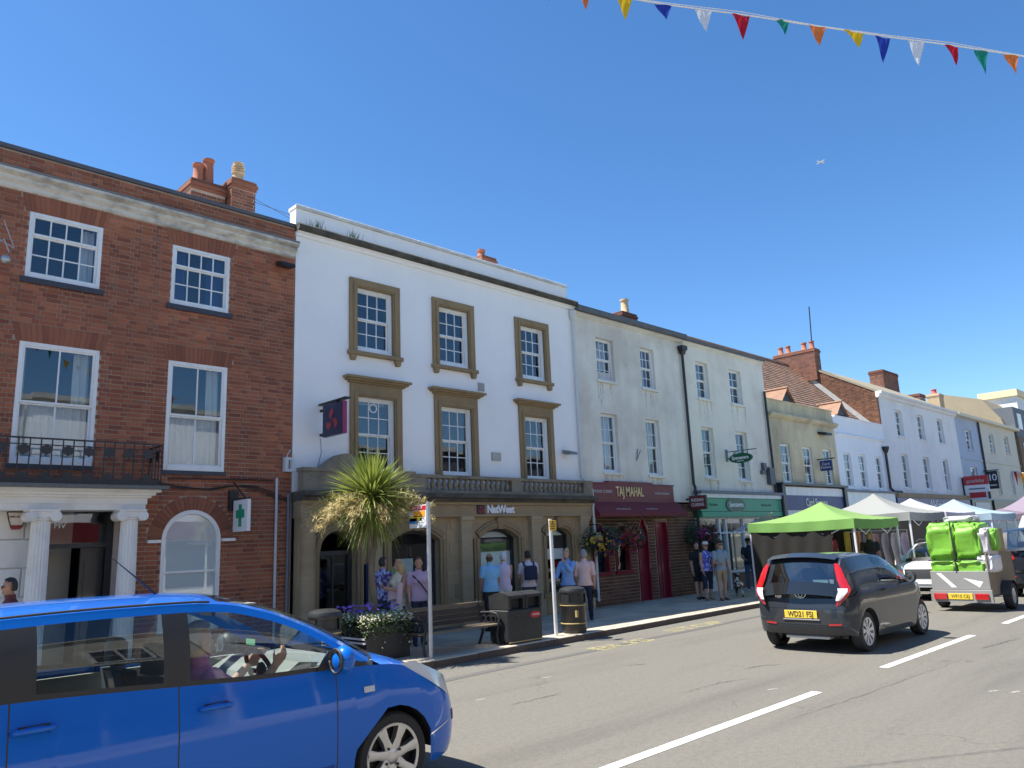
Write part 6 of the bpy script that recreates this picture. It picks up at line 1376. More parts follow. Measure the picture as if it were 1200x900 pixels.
# interior
q = MB().prism([(2.35, .55), (2.55, .92), (2.7, .99), (3.15, 1.0), (3.2, .5)], lambda u, v, d: (u, d, v), -.72, .72); q.prism([(2.45, .93), (2.62, 1.04), (2.78, 1.02), (2.7, .95)], lambda u, v, d: (u, d, v), -.58, -.18); mk('dashboard', q, M_DASH, bc, local=True)
mk('cabin_floor', MB().box(.2, 3.0, -.75, .75, .3, .36), M_SEAT, bc, local=True, rec=False)
mk('door_card', MB().box(.35, 2.75, -.765, -.73, .36, .99).box(.35, 2.75, .73, .765, .36, .99), pm('grey_door_card', (.36, .35, .32), .8, .1), bc, local=True, rec=False)
K.seat(2.0, .37); K.seat(.95, .35); K.seat(.95, -.35); K.seat(2.0, -.37)
def steering(o, c, r, tilt):
    q = MB(); n = 24; u = Vector((-sin(tilt), 0, cos(tilt))); v = Vector((0, 1, 0)); c = Vector(c)
    q.tube([c+u*r*cos(2*pi*i/n)+v*r*sin(2*pi*i/n) for i in range(n+1)], .016, 8, False); st_ = mk('steering_wheel', q, M_TRIM, o, smooth=True, local=True)
    q = MB()
    for a in (pi/2, -pi/2, pi): q.tube([c, c+u*r*cos(a)+v*r*sin(a)], .018, 6)
    q.ball(c, .07, 10, sq=(.4, 1, 1)); mk('steering_hub', q, M_TRIM, st_, smooth=True, local=True)
steering(bc, (2.44, -.37, .98), .185, R(24))
mk('tax_disc', MB().box(2.42, 2.425, -.30, -.16, 1.16, 1.2), pm('green_card', (.2, .5, .3), .6, .2, 30), bc, local=True, rec=False)
mk('rear_view_mirror', MB().bbox(2.18, 2.21, -.11, .11, 1.38, 1.45, .01), M_TRIM, bc, local=True, rec=False)
mk('sun_visor', MB().box(2.06, 2.3, -.55, -.2, 1.465, 1.475), M_DASH, bc, local=True, rec=False)
mk('headlining', MB().grid(lambda i, j: (.3+1.6*i/10, -.62+1.24*j/6, ip(.3+1.6*i/10, rail)+.01), 10, 6), pm('cream_lining', (.5, .48, .43), .9, .05), bc, local=True)
# ---------------------------------------------------------------- dark grey hatchback
M_GREY = paint('dark_grey_paint', (.034, .040, .048), .35); M_BGL = pm('black_hatch_glass', (.012, .014, .015), .06, .05, coat=1)
ac = empty('grey_hatchback', (11.72, 5.76, 0), .0001, label='dark grey small hatchback with red tail lights, seen from behind', cat='car')
G = Car(ac, 3.46, .815, 3.6, 2.6, .42, 2.6, [(.15, .93), (.35, .985), (.6, 1.), (.8, .99), (1., .94)], [(.15, .16), (.42, .0), (.62, .01), (.8, .08), (1., .14)], [(.15, .08), (.4, 0), (.6, .04), (.8, .14), (1., .25)],
        [(0, .80), (.12, .82), (.35, .93), (.6, .99), (1.2, .975), (2., .945), (2.5, .93), (2.8, .89), (3.1, .82), (3.46, .66)], [(0, .3), (.25, .24), (.9, .2), (2.5, .2), (3.1, .22), (3.46, .26)], (.56, 2.90), .295, .345)
def keya(x, z): return 'door' if 1.12 < x < 2.35 and z > .3 else 'rear_bumper' if x < .3 and z < .7 else 'body_side'
pt, C_ = G.lower(None, [1.12, 2.35], keya); pt[('bonnet', 0)] = G.bonnet(C_, 2.53, .07)
rail2 = [(.03, .82), (.07, .92), (.14, 1.12), (.22, 1.31), (.32, 1.385), (.7, 1.405), (1.2, 1.41), (1.55, 1.385), (1.8, 1.31), (2.1, 1.18), (2.4, 1.02), (2.55, .935)]
yr2 = [(0, .80), (.2, .74), (.5, .76), (1.5, .78), (2.0, .82), (2.55, .935)]
gp = G.green(.03, 2.55, rail2, yr2, [(.72, 1.08), (1.18, 2.28)], [(0, -.08), (.25, -.045), (.5, 0), (1.2, .02), (1.6, .06), (2.55, .26)], (1.56, 2.52), (.10, .205), .05, .045, .02)
G.finish(pt, gp, M_GREY, {'tailgate': M_BGL, 'rear_window': M_TGLASS, 'roof_rear': M_BGL, 'pillar': M_GREY, ('side_window', -1, 0): M_GREY, ('side_window', 1, 0): M_GREY}); G.under()
for x in G.wh:
    for sd in (-1, 1): G.wheel(x, sd, 'hub', .165)
mirror(ac, 2.2, -.90, 1.0, -1, M_TRIM, .95); mirror(ac, 2.2, .90, 1.0, 1, M_TRIM, .95)
# tail lights: boomerangs flanking the glass hatch
def hx(z): return next((a[0]+(b[0]-a[0])*(z-a[1])/(b[1]-a[1]) for a, b in zip(rail2, rail2[1:]) if a[1] <= z <= b[1]), .03)
for sd in (-1, 1):
    def lx(y, z): return hx(min(max(z, .821), 1.35))+.55*max(0, abs(y)-.52)**1.35-.055+(.0 if z > .82 else (.82-z)*.05)
    outer = [(.585, 1.315), (.64, 1.24), (.70, 1.10), (.755, .98), (.775, .93), (.73, .84), (.665, .765), (.60, .70)]; inner = [(.53, 1.315), (.55, 1.22), (.585, 1.08), (.63, .97), (.645, .92), (.615, .845), (.585, .78), (.565, .70)]
    q = MB(); q.grid(lambda i, j: (lx(inner[i][0]+(outer[i][0]-inner[i][0])*j/4, inner[i][1])-.012*sin(pi*j/4), sd*(inner[i][0]+(outer[i][0]-inner[i][0])*j/4), inner[i][1]+(outer[i][1]-inner[i][1])*j/4), 7, 4)
    tl_ = mk('tail_light', q, M_RLAMP, ac, smooth=True, local=True)
    sub = [(i, outer[i], inner[i]) for i in range(8)]
    q = MB(); i0 = [(.60, .955), (.612, .905), (.592, .84), (.575, .78)]; o0 = [(.735, .955), (.735, .905), (.69, .84), (.635, .78)]
    q.grid(lambda i, j: (lx(i0[i][0]+(o0[i][0]-i0[i][0])*j/4, i0[i][1])-.016-.01*sin(pi*j/4), sd*(i0[i][0]+(o0[i][0]-i0[i][0])*j/4), i0[i][1]), 3, 4); mk('reverse_lens', q, M_CLAMP, tl_, smooth=True, local=True)
mk('brake_light', MB().bbox(.235, .27, -.12, .12, 1.405, 1.425, .004), M_RLAMP, ac, local=True, rec=False)
mk('spoiler', MB().grid(lambda i, j: (.15+.2*i/4-.05*(1-((j-6)/6)**2), -.56+1.12*j/12, 1.37+.06*i/4+.05*(1-((j-6)/6)**2)), 4, 12), M_GREY, ac, smooth=True, local=True)
G.patch_end('light_band', [(-.66, .655), (.66, .655), (.60, .70), (-.60, .70)], M_GREY, ac, .004, 12, 2)
G.patch_end('dark_recess', [(-.5, .42), (.5, .42), (.36, .635), (-.36, .635)], M_TRIM, ac, .005, 12, 3); G.patch_end('diffuser', [(-.62, .27), (.62, .27), (.58, .385), (-.58, .385)], M_TRIM, ac, .006, 12, 2)
for sd in (-1, 1): G.patch_end('reflector', [(sd*.42, .41), (sd*.60, .42), (sd*.60, .445), (sd*.42, .435)], M_RLAMP, ac, .01, 5, 1)
M_PLATE = pm('yellow_plate', (.70, .50, .04), .4, .04); npx = -.012
npl = mk('number_plate', MB().bbox(npx-.006, npx, -.26, .26, .515, .626, .003), M_PLATE, ac, local=True, rec=False); put_text('plate_text', 'WD21 FSJ', .112, (npx-.008, 0, .568), M_BLK, npl, '-x', local=True, ext=.001, sx=.86, bold=.002)
mk('plate_trim', MB().bbox(npx-.008, npx+.005, -.29, .29, .485, .503, .003), M_CHR, ac, local=True, rec=False)
em = MB(); em.tube([(.045, .085*cos(2*pi*i/24), .865+.06*sin(2*pi*i/24)) for i in range(25)], .008, 6, False); em.tube([(.045, .03*cos(2*pi*i/20), .872+.05*sin(2*pi*i/20)) for i in range(21)], .006, 6, False); em.tube([(.045, .06*cos(2*pi*i/20), .895+.022*sin(2*pi*i/20)) for i in range(21)], .006, 6, False)
mk('badge', em, M_CHR, ac, smooth=True, local=True); me = text('aygo', .06, .002); me.transform(Matrix.Translation((.035, .36, .83)) @ Matrix.Rotation(-pi/2, 4, 'Z') @ Matrix.Rotation(pi/2, 4, 'X')); mk('model_badge', me, M_CHR, ac, local=True)
mk('wiper', MB().tube([(.035, -.0, .955), (.07, -.2, .99), (.085, -.42, .985)], [.018, .012, .006], 6), M_TRIM, ac, smooth=True, local=True)
mk('window_sticker', MB().quad((.085, -.2, 1.0), (.085, -.44, 1.0), (.115, -.44, 1.075), (.115, -.2, 1.075)), pm('pale_blue_sticker', (.45, .62, .62), .5, .1, 40), ac, local=True)
mk('exhaust_box', MB().bbox(.12, .4, -.35, .35, .2, .25, .02), M_HUB, ac, local=True, rec=False)
q = MB().prism([(2.0, .5), (2.1, .88), (2.25, .95), (2.7, .9), (2.7, .4)], lambda u, v, d: (u, d, v), -.68, .68); mk('dashboard', q, M_DASH, ac, local=True)
mk('cabin_floor', MB().box(.2, 2.6, -.7, .7, .3, .36), M_SEAT, ac, local=True, rec=False); G.seat(1.5, .35, .36); G.seat(1.5, -.35, .36); G.seat(.85, 0, .36); steering(ac, (1.95, -.35, .9), .17, R(24))
yg = G.sidey(2.28, .86); mk('door_handle', MB().tube([(1.22, -yg-.012, .87), (1.26, -yg-.03, .875), (1.38, -yg-.03, .875), (1.42, -yg-.012, .87)], .012, 8), M_TRIM, ac, smooth=True, local=True)
# ---------------------------------------------------------------- white estate car facing the viewer
M_WCAR = paint('white_paint', (.72, .73, .72), 0)
def suv(name, label, loc, rz, body, L=4.3, W=.88, H=1.62, rails=True, rot=True):
    o = empty(name, loc, rz, label=label, cat='car'); k = H/1.62
    c = Car(o, L, W, 4, 3, .45, L-1.0, [(.15, .95), (.4, .99), (.7, 1.), (.95, .97), (1.1, .93)], [(.15, .1), (.5, 0), (.9, .04), (1.1, .1)], [(.15, .06), (.45, 0), (.7, .03), (.95, .12), (1.05, .2)],
            [(0, 1.02*k), (.4, 1.08*k), (1.5, 1.06*k), (2.8, 1.03*k), (L-1.1, 1.01*k), (L-.4, .93*k), (L, .78*k)], [(0, .34), (.4, .28), (L-.4, .28), (L, .34)], (.8, L-.85), .34, .40)
    pt, C_ = c.lower(None, [.95, 1.95, L-1.45], lambda x, z: 'door_rear' if .95 < x < 1.95 and z > .38 else 'door_front' if 1.95 < x < L-1.45 and z > .38 else 'body_side'); pt[('bonnet', 0)] = c.bonnet(C_, L-1.25, .06)
    rl = [(.03, 1.03*k), (.15, 1.28*k), (.32, 1.5*k), (.6, 1.55*k), (1.6, 1.565*k), (2.2, 1.53*k), (2.5, 1.43*k), (2.8, 1.25*k), (L-1.22, 1.012*k)]
    gp = c.green(.03, L-1.22, rl, [(0, .8), (.4, .8), (2, .8), (2.5, .84), (L-1.22, .93)], [(.4, .65), (.98, 1.9), (2.0, L-1.55)], [(0, -.1), (.4, -.04), (.8, 0), (2, .05), (L-1.22, .28)], (2.25, L-1.25), (.06, .3), .05)
    c.finish(pt, gp, body); c.under()
    for x in c.wh:
        for sd in (-1, 1): c.wheel(x, sd, 'alloy', .2)
    for sd in (-1, 1): mirror(o, L-1.5, sd*(W+.08), 1.1*k, sd, body, 1.1)
    if rails:
        for sd in (-1, 1): mk('roof_rail_bar', MB().tube([(.5, sd*.66, 1.57*k), (.6, sd*.66, 1.64*k), (1.9, sd*.66, 1.66*k), (2.1, sd*.66, 1.6*k)], .016, 6), M_TRIM, o, smooth=True, local=True)
    mk('cabin_floor', MB().box(.2, L-1, -W+.12, W-.12, .4, .46), M_SEAT, o, local=True, rec=False); mk('dashboard', MB().box(L-1.75, L-1.2, -.75, .75, .5, .99*k), M_DASH, o, local=True, rec=False)
    for sx_, sy_ in ((1.9, .38), (1.9, -.38), (1.0, .38), (1.0, -.38)): c.seat(sx_, sy_, .5)
    return o, c, k
wo, wc, k_ = suv('white_estate_car', 'white estate car with roof rails parked facing the viewer behind the trailer', (25.1, 7.08, 0), pi, M_WCAR, 4.1, .80, 1.44)
for sd in (-1, 1): wc.patch_end('headlight', [(sd*.45, .72), (sd*.8, .74), (sd*.8, .88), (sd*.45, .84)], M_CLAMP, wo, .012, 6, 3, False)
wc.patch_end('grille', [(-.38, .55), (.38, .55), (.4, .78), (-.4, .78)], M_TRIM, wo, .012, 6, 3, False); wc.patch_end('number_plate', [(-.26, .42), (.26, .42), (.26, .53), (-.26, .53)], M_SIGNW, wo, .016, 4, 2, False)
M_DKC = paint('black_blue_paint', (.02, .024, .034), .3)
do, dc, k_ = suv('dark_estate_car', 'dark estate car with glowing red tail lights at the right edge, ahead of the trailer', (22.6, 4.9, 0), .0001, M_DKC, 4.6, .88, 1.72, False)
for sd in (-1, 1):
    dc.patch_end('tail_light', [(sd*.48, .92), (sd*.84, .92), (sd*.84, 1.06), (sd*.5, 1.06)], M_RLAMP, do, .012, 6, 3); dc.patch_end('reflector', [(sd*.5, .48), (sd*.75, .48), (sd*.75, .52), (sd*.5, .52)], M_RLAMP, do, .012, 6, 1)
dc.patch_end('silver_bumper_trim', [(-.8, .60), (.8, .60), (.8, .66), (-.8, .66)], M_CHR, do, .01, 10, 1); dc.patch_end('number_plate', [(-.26, .75), (.26, .75), (.26, .86), (-.26, .86)], M_PLATE, do, .016, 4, 2)
q = MB().tube([(-.02, 0, .42), (-.3, 0, .42), (-1.3, 0, .44)], .04, 8); mk('tow_bar', q, M_TRIM, do, local=True)
put_text('badge_text', 'TDI', .09, (-.012, -.55, .82), M_CHR, do, '-x', local=True)
# ---------------------------------------------------------------- trailer with green sacks
ty0, ty1 = 4.98, 6.12; tx0 = 18.75; tlr = empty('trailer', (tx0, 5.55, 0), label='small grey box trailer heaped with market goods and bright green sacks', cat='trailer')
M_TG = pm('grey_trailer_panel', (.24, .24, .23), .6, .15, 4, dirt=((.2, .18, .15), .5, (2, 2, 2))); M_PLY = pm('plywood_side', (.22, .175, .12), .8, .2, 5)
mk('tailboard', MB().bbox(tx0, tx0+.03, ty0, ty1, .46, .84, .006), M_TG, tlr, rec=False); mk('side_board', MB().box(tx0+.03, tx0+2.0, ty0, ty0+.03, .34, 1.2), M_PLY, tlr, rec=False); mk('side_board', MB().box(tx0+.03, tx0+2.0, ty1-.03, ty1, .34, .86), M_PLY, tlr, rec=False)
mk('trailer_floor', MB().box(tx0+.03, tx0+2.0, ty0+.03, ty1-.03, .32, .38), M_TG, tlr, rec=False); mk('rear_beam', MB().bbox(tx0-.05, tx0+.02, ty0-.03, ty1+.03, .2, .45, .006), M_TG, tlr, rec=False)
mk('white_chevron', MB().yz([(ty1-.12, .80), (ty1-.4, .5), (ty1-.5, .5), (ty1-.22, .8)], tx0-.004, tx0).yz([(ty0+.12, .62), (ty0+.5, .7), (ty0+.2, .5)], tx0-.004, tx0), M_SIGNW, tlr)
for a, b in ((ty0+.04, ty0+.3), (ty1-.3, ty1-.04)): mk('tail_light', MB().bbox(tx0-.085, tx0-.05, a, b, .26, .38, .008), M_RLAMP, tlr, rec=False)
tp_ = mk('number_plate', MB().bbox(tx0-.062, tx0-.0505, 5.33, 5.8, .26, .38, .003), M_PLATE, tlr, rec=False); put_text('plate_text', 'WF10 CEJ', .1, (tx0-.064, 5.565, .32), M_BLK, tp_, '-x', ext=.001, sx=.85)
for yy in (ty0-.1, ty1+.1):
    q = MB().lathe([(.17, -.08), (.26, -.08), (.28, -.05), (.28, .05), (.26, .08), (.17, .08)], (tx0+.95, yy, .28), 28, ax='y'); wv = mk('wheel', q, M_RUBB, tlr, smooth=40, rec=False); mk('hub', MB().lathe([(.17, -.07), (.1, -.03), (0, -.03)], (tx0+.95, yy, .28), 20, ax='y').lathe([(.17, .07), (.1, .03), (0, .03)], (tx0+.95, yy, .28), 20, ax='y'), M_HUB, wv, rec=False)
    mk('mudguard', MB().lathe([(.32, -.1), (.32, .1)], (tx0+.95, yy, .28), 12, ax='y', a0=.1, a1=pi-.1), M_TRIM, tlr, rec=False)
mk('drawbar', MB().tube([(tx0+2., 5.55, .42), (tx0+3.0, 5.5, .42)], .04, 8), M_TG, tlr, rec=False)
M_SACK = pm('green_tarpaulin', (.15, .37, .03), .5, .15, 6, .9, 9); M_SILV = pm('silver_grey_sheet', (.45, .43, .45), .35, .2, 8, .5, 12); M_STRAP = pm('black_strap', (.02, .02, .02), .7, .1)
def sack(c, s, seed, name, mat, label, group=None):
    rnd = random.Random(seed); q = MB(); n, m_ = 72, 44; ph = [rnd.uniform(0, 6) for _ in range(8)]
    def Pt(i, j):
        a = 2*pi*i/n; t = pi*j/m_; e = .32; f = lambda v: math.copysign(abs(v)**e, v); y = f(cos(a))*sin(t)**e; x = f(sin(a))*sin(t)**e; z = math.copysign(abs(cos(t))**.45, -cos(t))
        w_ = 1+.03*sin(5*a+ph[0]+3*t)+.03*sin(9*t+ph[1]+4*a)+.022*sin(14*a+ph[2]-5*t)+.02*abs(sin(19*t+ph[3]+6*sin(a)))+.012*sin(31*a+ph[4]+8*t); return (c[0]+x*s[0]*w_, c[1]+y*s[1]*w_, c[2]+z*s[2]*w_)
    q.grid(Pt, n, m_); return mk(name, q, mat, loc=(c[0], c[1], c[2]-s[2]), smooth=True, weld=.0005, label=label, cat='sack', group=group, rec=True)
def strapped(o, boxes):
    for b in boxes: mk('strap', MB().box(*b), M_STRAP, o, rec=False)
zc_ = 1.10
s1 = sack((tx0+.55, 5.84, 1.46), (.5, .29, .40), 3, 'green_sack', M_SACK, 'upper left bright green sack on the trailer', 'green sacks'); s2 = sack((tx0+.55, 5.33, 1.45), (.5, .27, .39), 5, 'green_sack', M_SACK, 'upper right bright green sack on the trailer', 'green sacks')
s3 = sack((tx0+.52, 5.84, .90), (.5, .28, .17), 7, 'green_sack', M_SACK, 'flat lower left green sack on the trailer floor', 'green sacks'); s4 = sack((tx0+.52, 5.32, .90), (.5, .28, .17), 9, 'green_sack', M_SACK, 'flat lower right green sack on the trailer floor', 'green sacks')
setp(mk('cargo_strap', MB().box(tx0+.0, tx0+.02, 5.57, 5.595, .8, 1.88).box(tx0+.0, tx0+.02, 5.05, 6.12, 1.06, 1.085).box(tx0+.02, tx0+1.0, 5.57, 5.595, 1.875, 1.89), M_STRAP, rec=False), 'thin black straps crossed over the green sacks', 'strap')
sack((tx0+.5, 5.03, 1.42), (.38, .10, .30), 11, 'silver_bundle', M_SILV, 'crumpled silver-grey bundle on the right flank of the load', None); sack((tx0+.45, 5.05, 0.98), (.38, .16, .18), 13, 'silver_bundle', pm('white_silver_sheet', (.62, .63, .66), .3, .2, 10, .6, 14), 'shiny white crumpled bundle low on the right flank of the load', None)
sack((tx0+.8, 5.55, 1.94), (.3, .3, .07), 15, 'grey_bundle', M_SILV, 'flat grey bundle on top of the trailer load'); sack((tx0+.5, 4.90, 1.48), (.2, .08, .22), 17, 'green_bag', M_SACK, 'small loose green bag hanging off the right of the load'); sack((tx0+.9, 6.14, 1.25), (.4, .06, .35), 19, 'white_bundle', MATS['white_silver_sheet'], 'narrow white bundle on the left flank of the load')
setp(mk('cardboard_sheet', MB().box(tx0+1.02, tx0+1.6, 4.99, 5.02, 1.2, 1.70), pm('cardboard', (.36, .24, .14), .85, .1, 6), rec=False), 'brown cardboard sheet standing at the right of the load', 'cardboard')
# road works triangle
ts = empty('roadworks_sign', (18.2, 6.55, 0), label='red and white triangular road sign standing between the grey car and trailer', cat='sign')
def tri(r, c=(6.55, .45)): return [(c[0]+r*cos(pi/2+2*pi*i/3), c[1]+r*sin(pi/2+2*pi*i/3)) for i in range(3)]
mk('sign_face', MB().yz(tri(.46), 18.2, 18.22), pm('sign_red', (.5, .02, .03), .4, .05), ts); mk('white_triangle', MB().yz(tri(.31), 18.196, 18.2), M_SIGNW, ts); mk('black_symbol', MB().yz([(6.5, .3), (6.46, .42), (6.53, .5), (6.58, .42), (6.64, .3), (6.56, .34)], 18.192, 18.196), M_BLK, ts); mk('frame_leg', MB().tube([(18.22, 6.8, .25), (18.4, 6.85, 0)], .012).tube([(18.22, 6.3, .25), (18.4, 6.25, 0)], .012).tube([(18.21, 6.85, .22), (18.2, 6.88, 0)], .012).tube([(18.21, 6.25, .22), (18.2, 6.22, 0)], .012), M_BLK, ts, rec=False)
# ================================================================ market gazebos
def canopy(mb, x0, x1, y0, y1, ze, zp, val=.22, sag=.10, n=10):
    "pyramid canopy with concave slopes, plus scalloped valance"
    cx, cy = (x0+x1)/2, (y0+y1)/2; cs = [(x0, y0), (x1, y0), (x1, y1), (x0, y1)]
    for k in range(4):
        a, b = Vector(cs[k]), Vector(cs[(k+1) % 4]); c = Vector((cx, cy))
        def P(i, j):
            t = j/n; e = a+(b-a)*(i/n); p = e+(c-e)*t; z = ze+(zp-ze)*(t**1.0*.72+.28*t**3)-sag*sin(pi*t)*.55+.035*abs(sin(pi*i/n))*(1-t)*-1
            wv = .008*sin(9*i/n*pi+k)*(1-t); return (p.x, p.y, z+wv)
        mb.grid(P, n, n)
def valance(mb, x0, x1, y0, y1, ze, val, n=14):
    cs = [(x0, y0), (x1, y0), (x1, y1), (x0, y1)]
    for k in range(4):
        a, b = Vector(cs[k]), Vector(cs[(k+1) % 4]); out = Vector(((b-a).y, -(b-a).x)).normalized()
        def P(i, j):
            e = a+(b-a)*(i/n); w_ = .015*sin(i*1.7+k)*j; return (e.x+out.x*w_, e.y+out.y*w_, ze-.035*abs(sin(pi*i/n))-val*j/2)
        mb.grid(P, n, 2)
M_LEGW = pm('white_tube', (.7, .7, .7), .4, .05, metal=.2)
def gazebo(label, x0, y0, w_, d_, ze, zp, mat, mv, walls=(), name='market_gazebo'):
    g = empty(name, (x0+w_/2, y0+d_/2, 0), label=label, cat='gazebo', group='market gazebos along the kerb'); x1, y1 = x0+w_, y0+d_
    q = MB(); canopy(q, x0, x1, y0, y1, ze, zp); cn = mk('canopy', q, mat, g, smooth=40, weld=.001, rec=False)
    q = MB(); valance(q, x0-.004, x1+.004, y0-.004, y1+.004, ze, .24); mk('valance', q, mv, g, smooth=True, rec=False)
    for a, b in ((x0+.04, y0+.04), (x1-.04, y0+.04), (x0+.04, y1-.04), (x1-.04, y1-.04)):
        zz = PZ if b > yk(a)+.02 else 0; mk('leg', MB().box(a-.022, a+.022, b-.022, b+.022, zz, ze-.01), M_LEGW, g, rec=False)
    q = MB()
    for a, b, c, d in ((x0+.04, y0+.05, x1-.04, y0+.05), (x0+.05, y0+.04, x0+.05, y1-.04)):
        for i in range(4):
            p, r_ = i/4, (i+1)/4; z0, z1 = (ze-.1, ze-.4) if i % 2 == 0 else (ze-.4, ze-.1); q.tube([(a+(c-a)*p, b+(d-b)*p, z0), (a+(c-a)*r_, b+(d-b)*r_, z1)], .012, 5)
    mk('truss', q, M_LEGW, g, rec=False)
    for i, (a, b, c, d, m_) in enumerate(walls):
        n = 30; L = sqrt((c-a)**2+(d-b)**2); nx, ny = (d-b)/L, -(c-a)/L; q = MB()
        q.grid(lambda k, j: (a+(c-a)*k/n+nx*.035*sin(k*1.1+j*.5)*(.3+j*.12)*(1 if k not in (0, n) else 0), b+(d-b)*k/n+ny*.035*sin(k*1.1+j*.5)*(.3+j*.12), ze-.2-(ze-.26)*j/8), n, 8); mk('side_curtain', q, m_, g, smooth=True, rec=False)
    return g
def canvas(name, col, tr=.25): return fabric(name, col, tr)
M_GT = canvas('green_canvas', (.22, .37, .11)); M_GV = canvas('green_valance', (.20, .40, .10)); M_BLKC = fabric('black_curtain', (.016, .0145, .012), .1)
M_W1 = canvas('pale_grey_canvas', (.31, .32, .305)); M_W2 = canvas('white_canvas', (.50, .50, .55)); M_W3 = canvas('pale_blue_canvas', (.33, .43, .52)); M_W4 = canvas('mauve_canvas', (.20, .16, .20)); M_GRC = fabric('grey_curtain', (.22, .22, .23), .2)
gazebo('green pop-up market gazebo with black side curtains', 19.6, 7.98, 2.95, 2.9, 2.09, at(957, 588, 9.4).z, M_GT, M_GV, [(19.63, 10.86, 19.63, 8.6, M_BLKC)])
gazebo('pale grey market gazebo with dark back wall behind the green one', 23.7, 8.05, 3., 3., 2.25, at(1040, 579, 9.55).z, M_W1, M_W1, [(26.66, 8.1, 26.66, 11, M_GRC), (23.75, 11., 26.66, 11., M_BLKC)])
gazebo('white market gazebo between the grey and pale blue ones', 26.9, 8.05, 3., 3., 2.25, at(1067, 584, 9.55).z, M_W2, M_W2, [(26.95, 8.1, 29.8, 8.1, M_GRC)])
gazebo('pale blue market gazebo above the trailer load', 31.4, 7.95, 3.2, 3.2, 2.2, at(1120, 585, 9.55).z, M_W3, M_W3)
gazebo('mauve market gazebo at the far right', 37.5, 7.9, 3.2, 3.2, 2.2, at(1170, 596, 9.5).z, M_W4, M_W4); gazebo('small dark mauve gazebo cut by the right edge of the picture', 43., 7.9, 3.2, 3.2, 2.3, 3.3, pm('dark_mauve', (.2, .16, .21), .8, .1), M_W4)
# white shade stretched beside the optician, and the awning beyond
q = MB(); a, b, c, d = at(851, 626, 11.9), at(905, 610, 11.9), at(905, 600, 11.0), at(868, 618, 12.4)
q.grid(lambda i, j: tuple((a*(1-i/8)+b*(i/8))*(1-j/4)+(d*(1-i/8)+c*(i/8))*(j/4)-Vector((0, 0, .05*sin(pi*i/8)*sin(pi*j/4)))), 8, 4); mk('shade_sheet', q, M_W2, smooth=True, label='white shade sheet stretched beside the green gazebo', cat='sheet', rec=False)
# garments hanging on a rail in the grey gazebo
gr = empty('garment_rail', (24.4, 9.2, 0), label='rail of pale hanging clothes inside the grey gazebo', cat='clothes rail')
mk('rail', MB().tube([(24.3, 8.4, 0), (24.3, 8.4, 1.75), (24.3, 10.2, 1.75), (24.3, 10.2, 0)], .015, 6), M_LEGW, gr, rec=False)
for i, cc in enumerate(((.62, .45, .5), (.7, .68, .66), (.55, .5, .55), (.65, .4, .42), (.3, .3, .35), (.7, .66, .6))):
    y = 8.5+i*.27; q = MB(); q.grid(lambda k, j: (24.3+(-.2+.4*k/8)*(1+.3*j/5)+.02*sin(k*2), y+.04*sin(k*1.5+j), 1.7-.95*j/5-(.06*abs(k-4)/4 if j == 0 else 0)), 8, 5); mk('garment', q, pm('garment_%d' % i, cc, .9, .1), gr, smooth=True, rec=False)
st_ = empty('stall_table', (21., 10.0, 0), label='covered stall table with goods under the green gazebo', cat='table')
mk('table_cloth', MB().bbox(20.1, 22.3, 9.7, 10.4, .0, .8, .02), pm('stall_cloth', (.05, .06, .12), .9, .2), st_, rec=False); mk('yellow_display', MB().box(21.9, 22.2, 9.2, 9.25, .9, 1.75), pm('yellow_display', (.6, .36, .06), .6, .2, 5), st_, rec=False); mk('orange_display', MB().box(22.25, 22.42, 9.0, 9.04, .9, 1.75), pm('orange_display', (.6, .18, .05), .6, .2, 5), st_, rec=False); mk('white_flag', MB().yz([(8.6, .8), (8.7, 1.8), (8.8, 1.7), (8.72, .8)], 22.45, 22.47), M_W2, st_)
# white van roof beyond the dark car
vn = empty('white_van', (31, 5.4, 0), label='white van roof showing above the dark estate car', cat='van')
q = MB().yz([(4.3, .4), (4.3, 1.7), (4.45, 2.02), (4.6, 2.08), (6.2, 2.08), (6.35, 2.02), (6.5, 1.7), (6.5, .4)], 28.4, 33.0); mk('van_body', q, M_WCAR, vn); mk('red_stripe', MB().box(28.395, 28.4, 4.9, 5.3, 1.93, 1.97).box(28.395, 28.4, 5.5, 5.7, 1.93, 1.97), M_RLAMP, vn, rec=False)
mk('rear_window', MB().box(28.39, 28.4, 4.6, 6.2, 1.2, 1.75), M_BGL, vn, rec=False)
for a in (29.2, 32.1):
    for b in (4.42, 6.38): mk('wheel', MB().lathe([(0, -.1), (.33, -.1), (.33, .1), (0, .1)], (a, b, .33), 20, ax='y'), M_RUBB, vn, rec=False)
# bunting across the street, and its shadow on the road
PTS = [(660, -8), (684, 4), (731, -2), (777, 6), (823, 12), (869, 18), (915, 25), (957, 32), (1000, 38), (1035, 44), (1073, 49), (1115, 55), (1150, 60), (1185, 65), (1215, 70)]
b0 = SUN; depth = 9.2
def bp(px, py, t): d = ray(px, py); return Vector((d.x, d.y, d.z))*t+Vector((0, 0, HC))
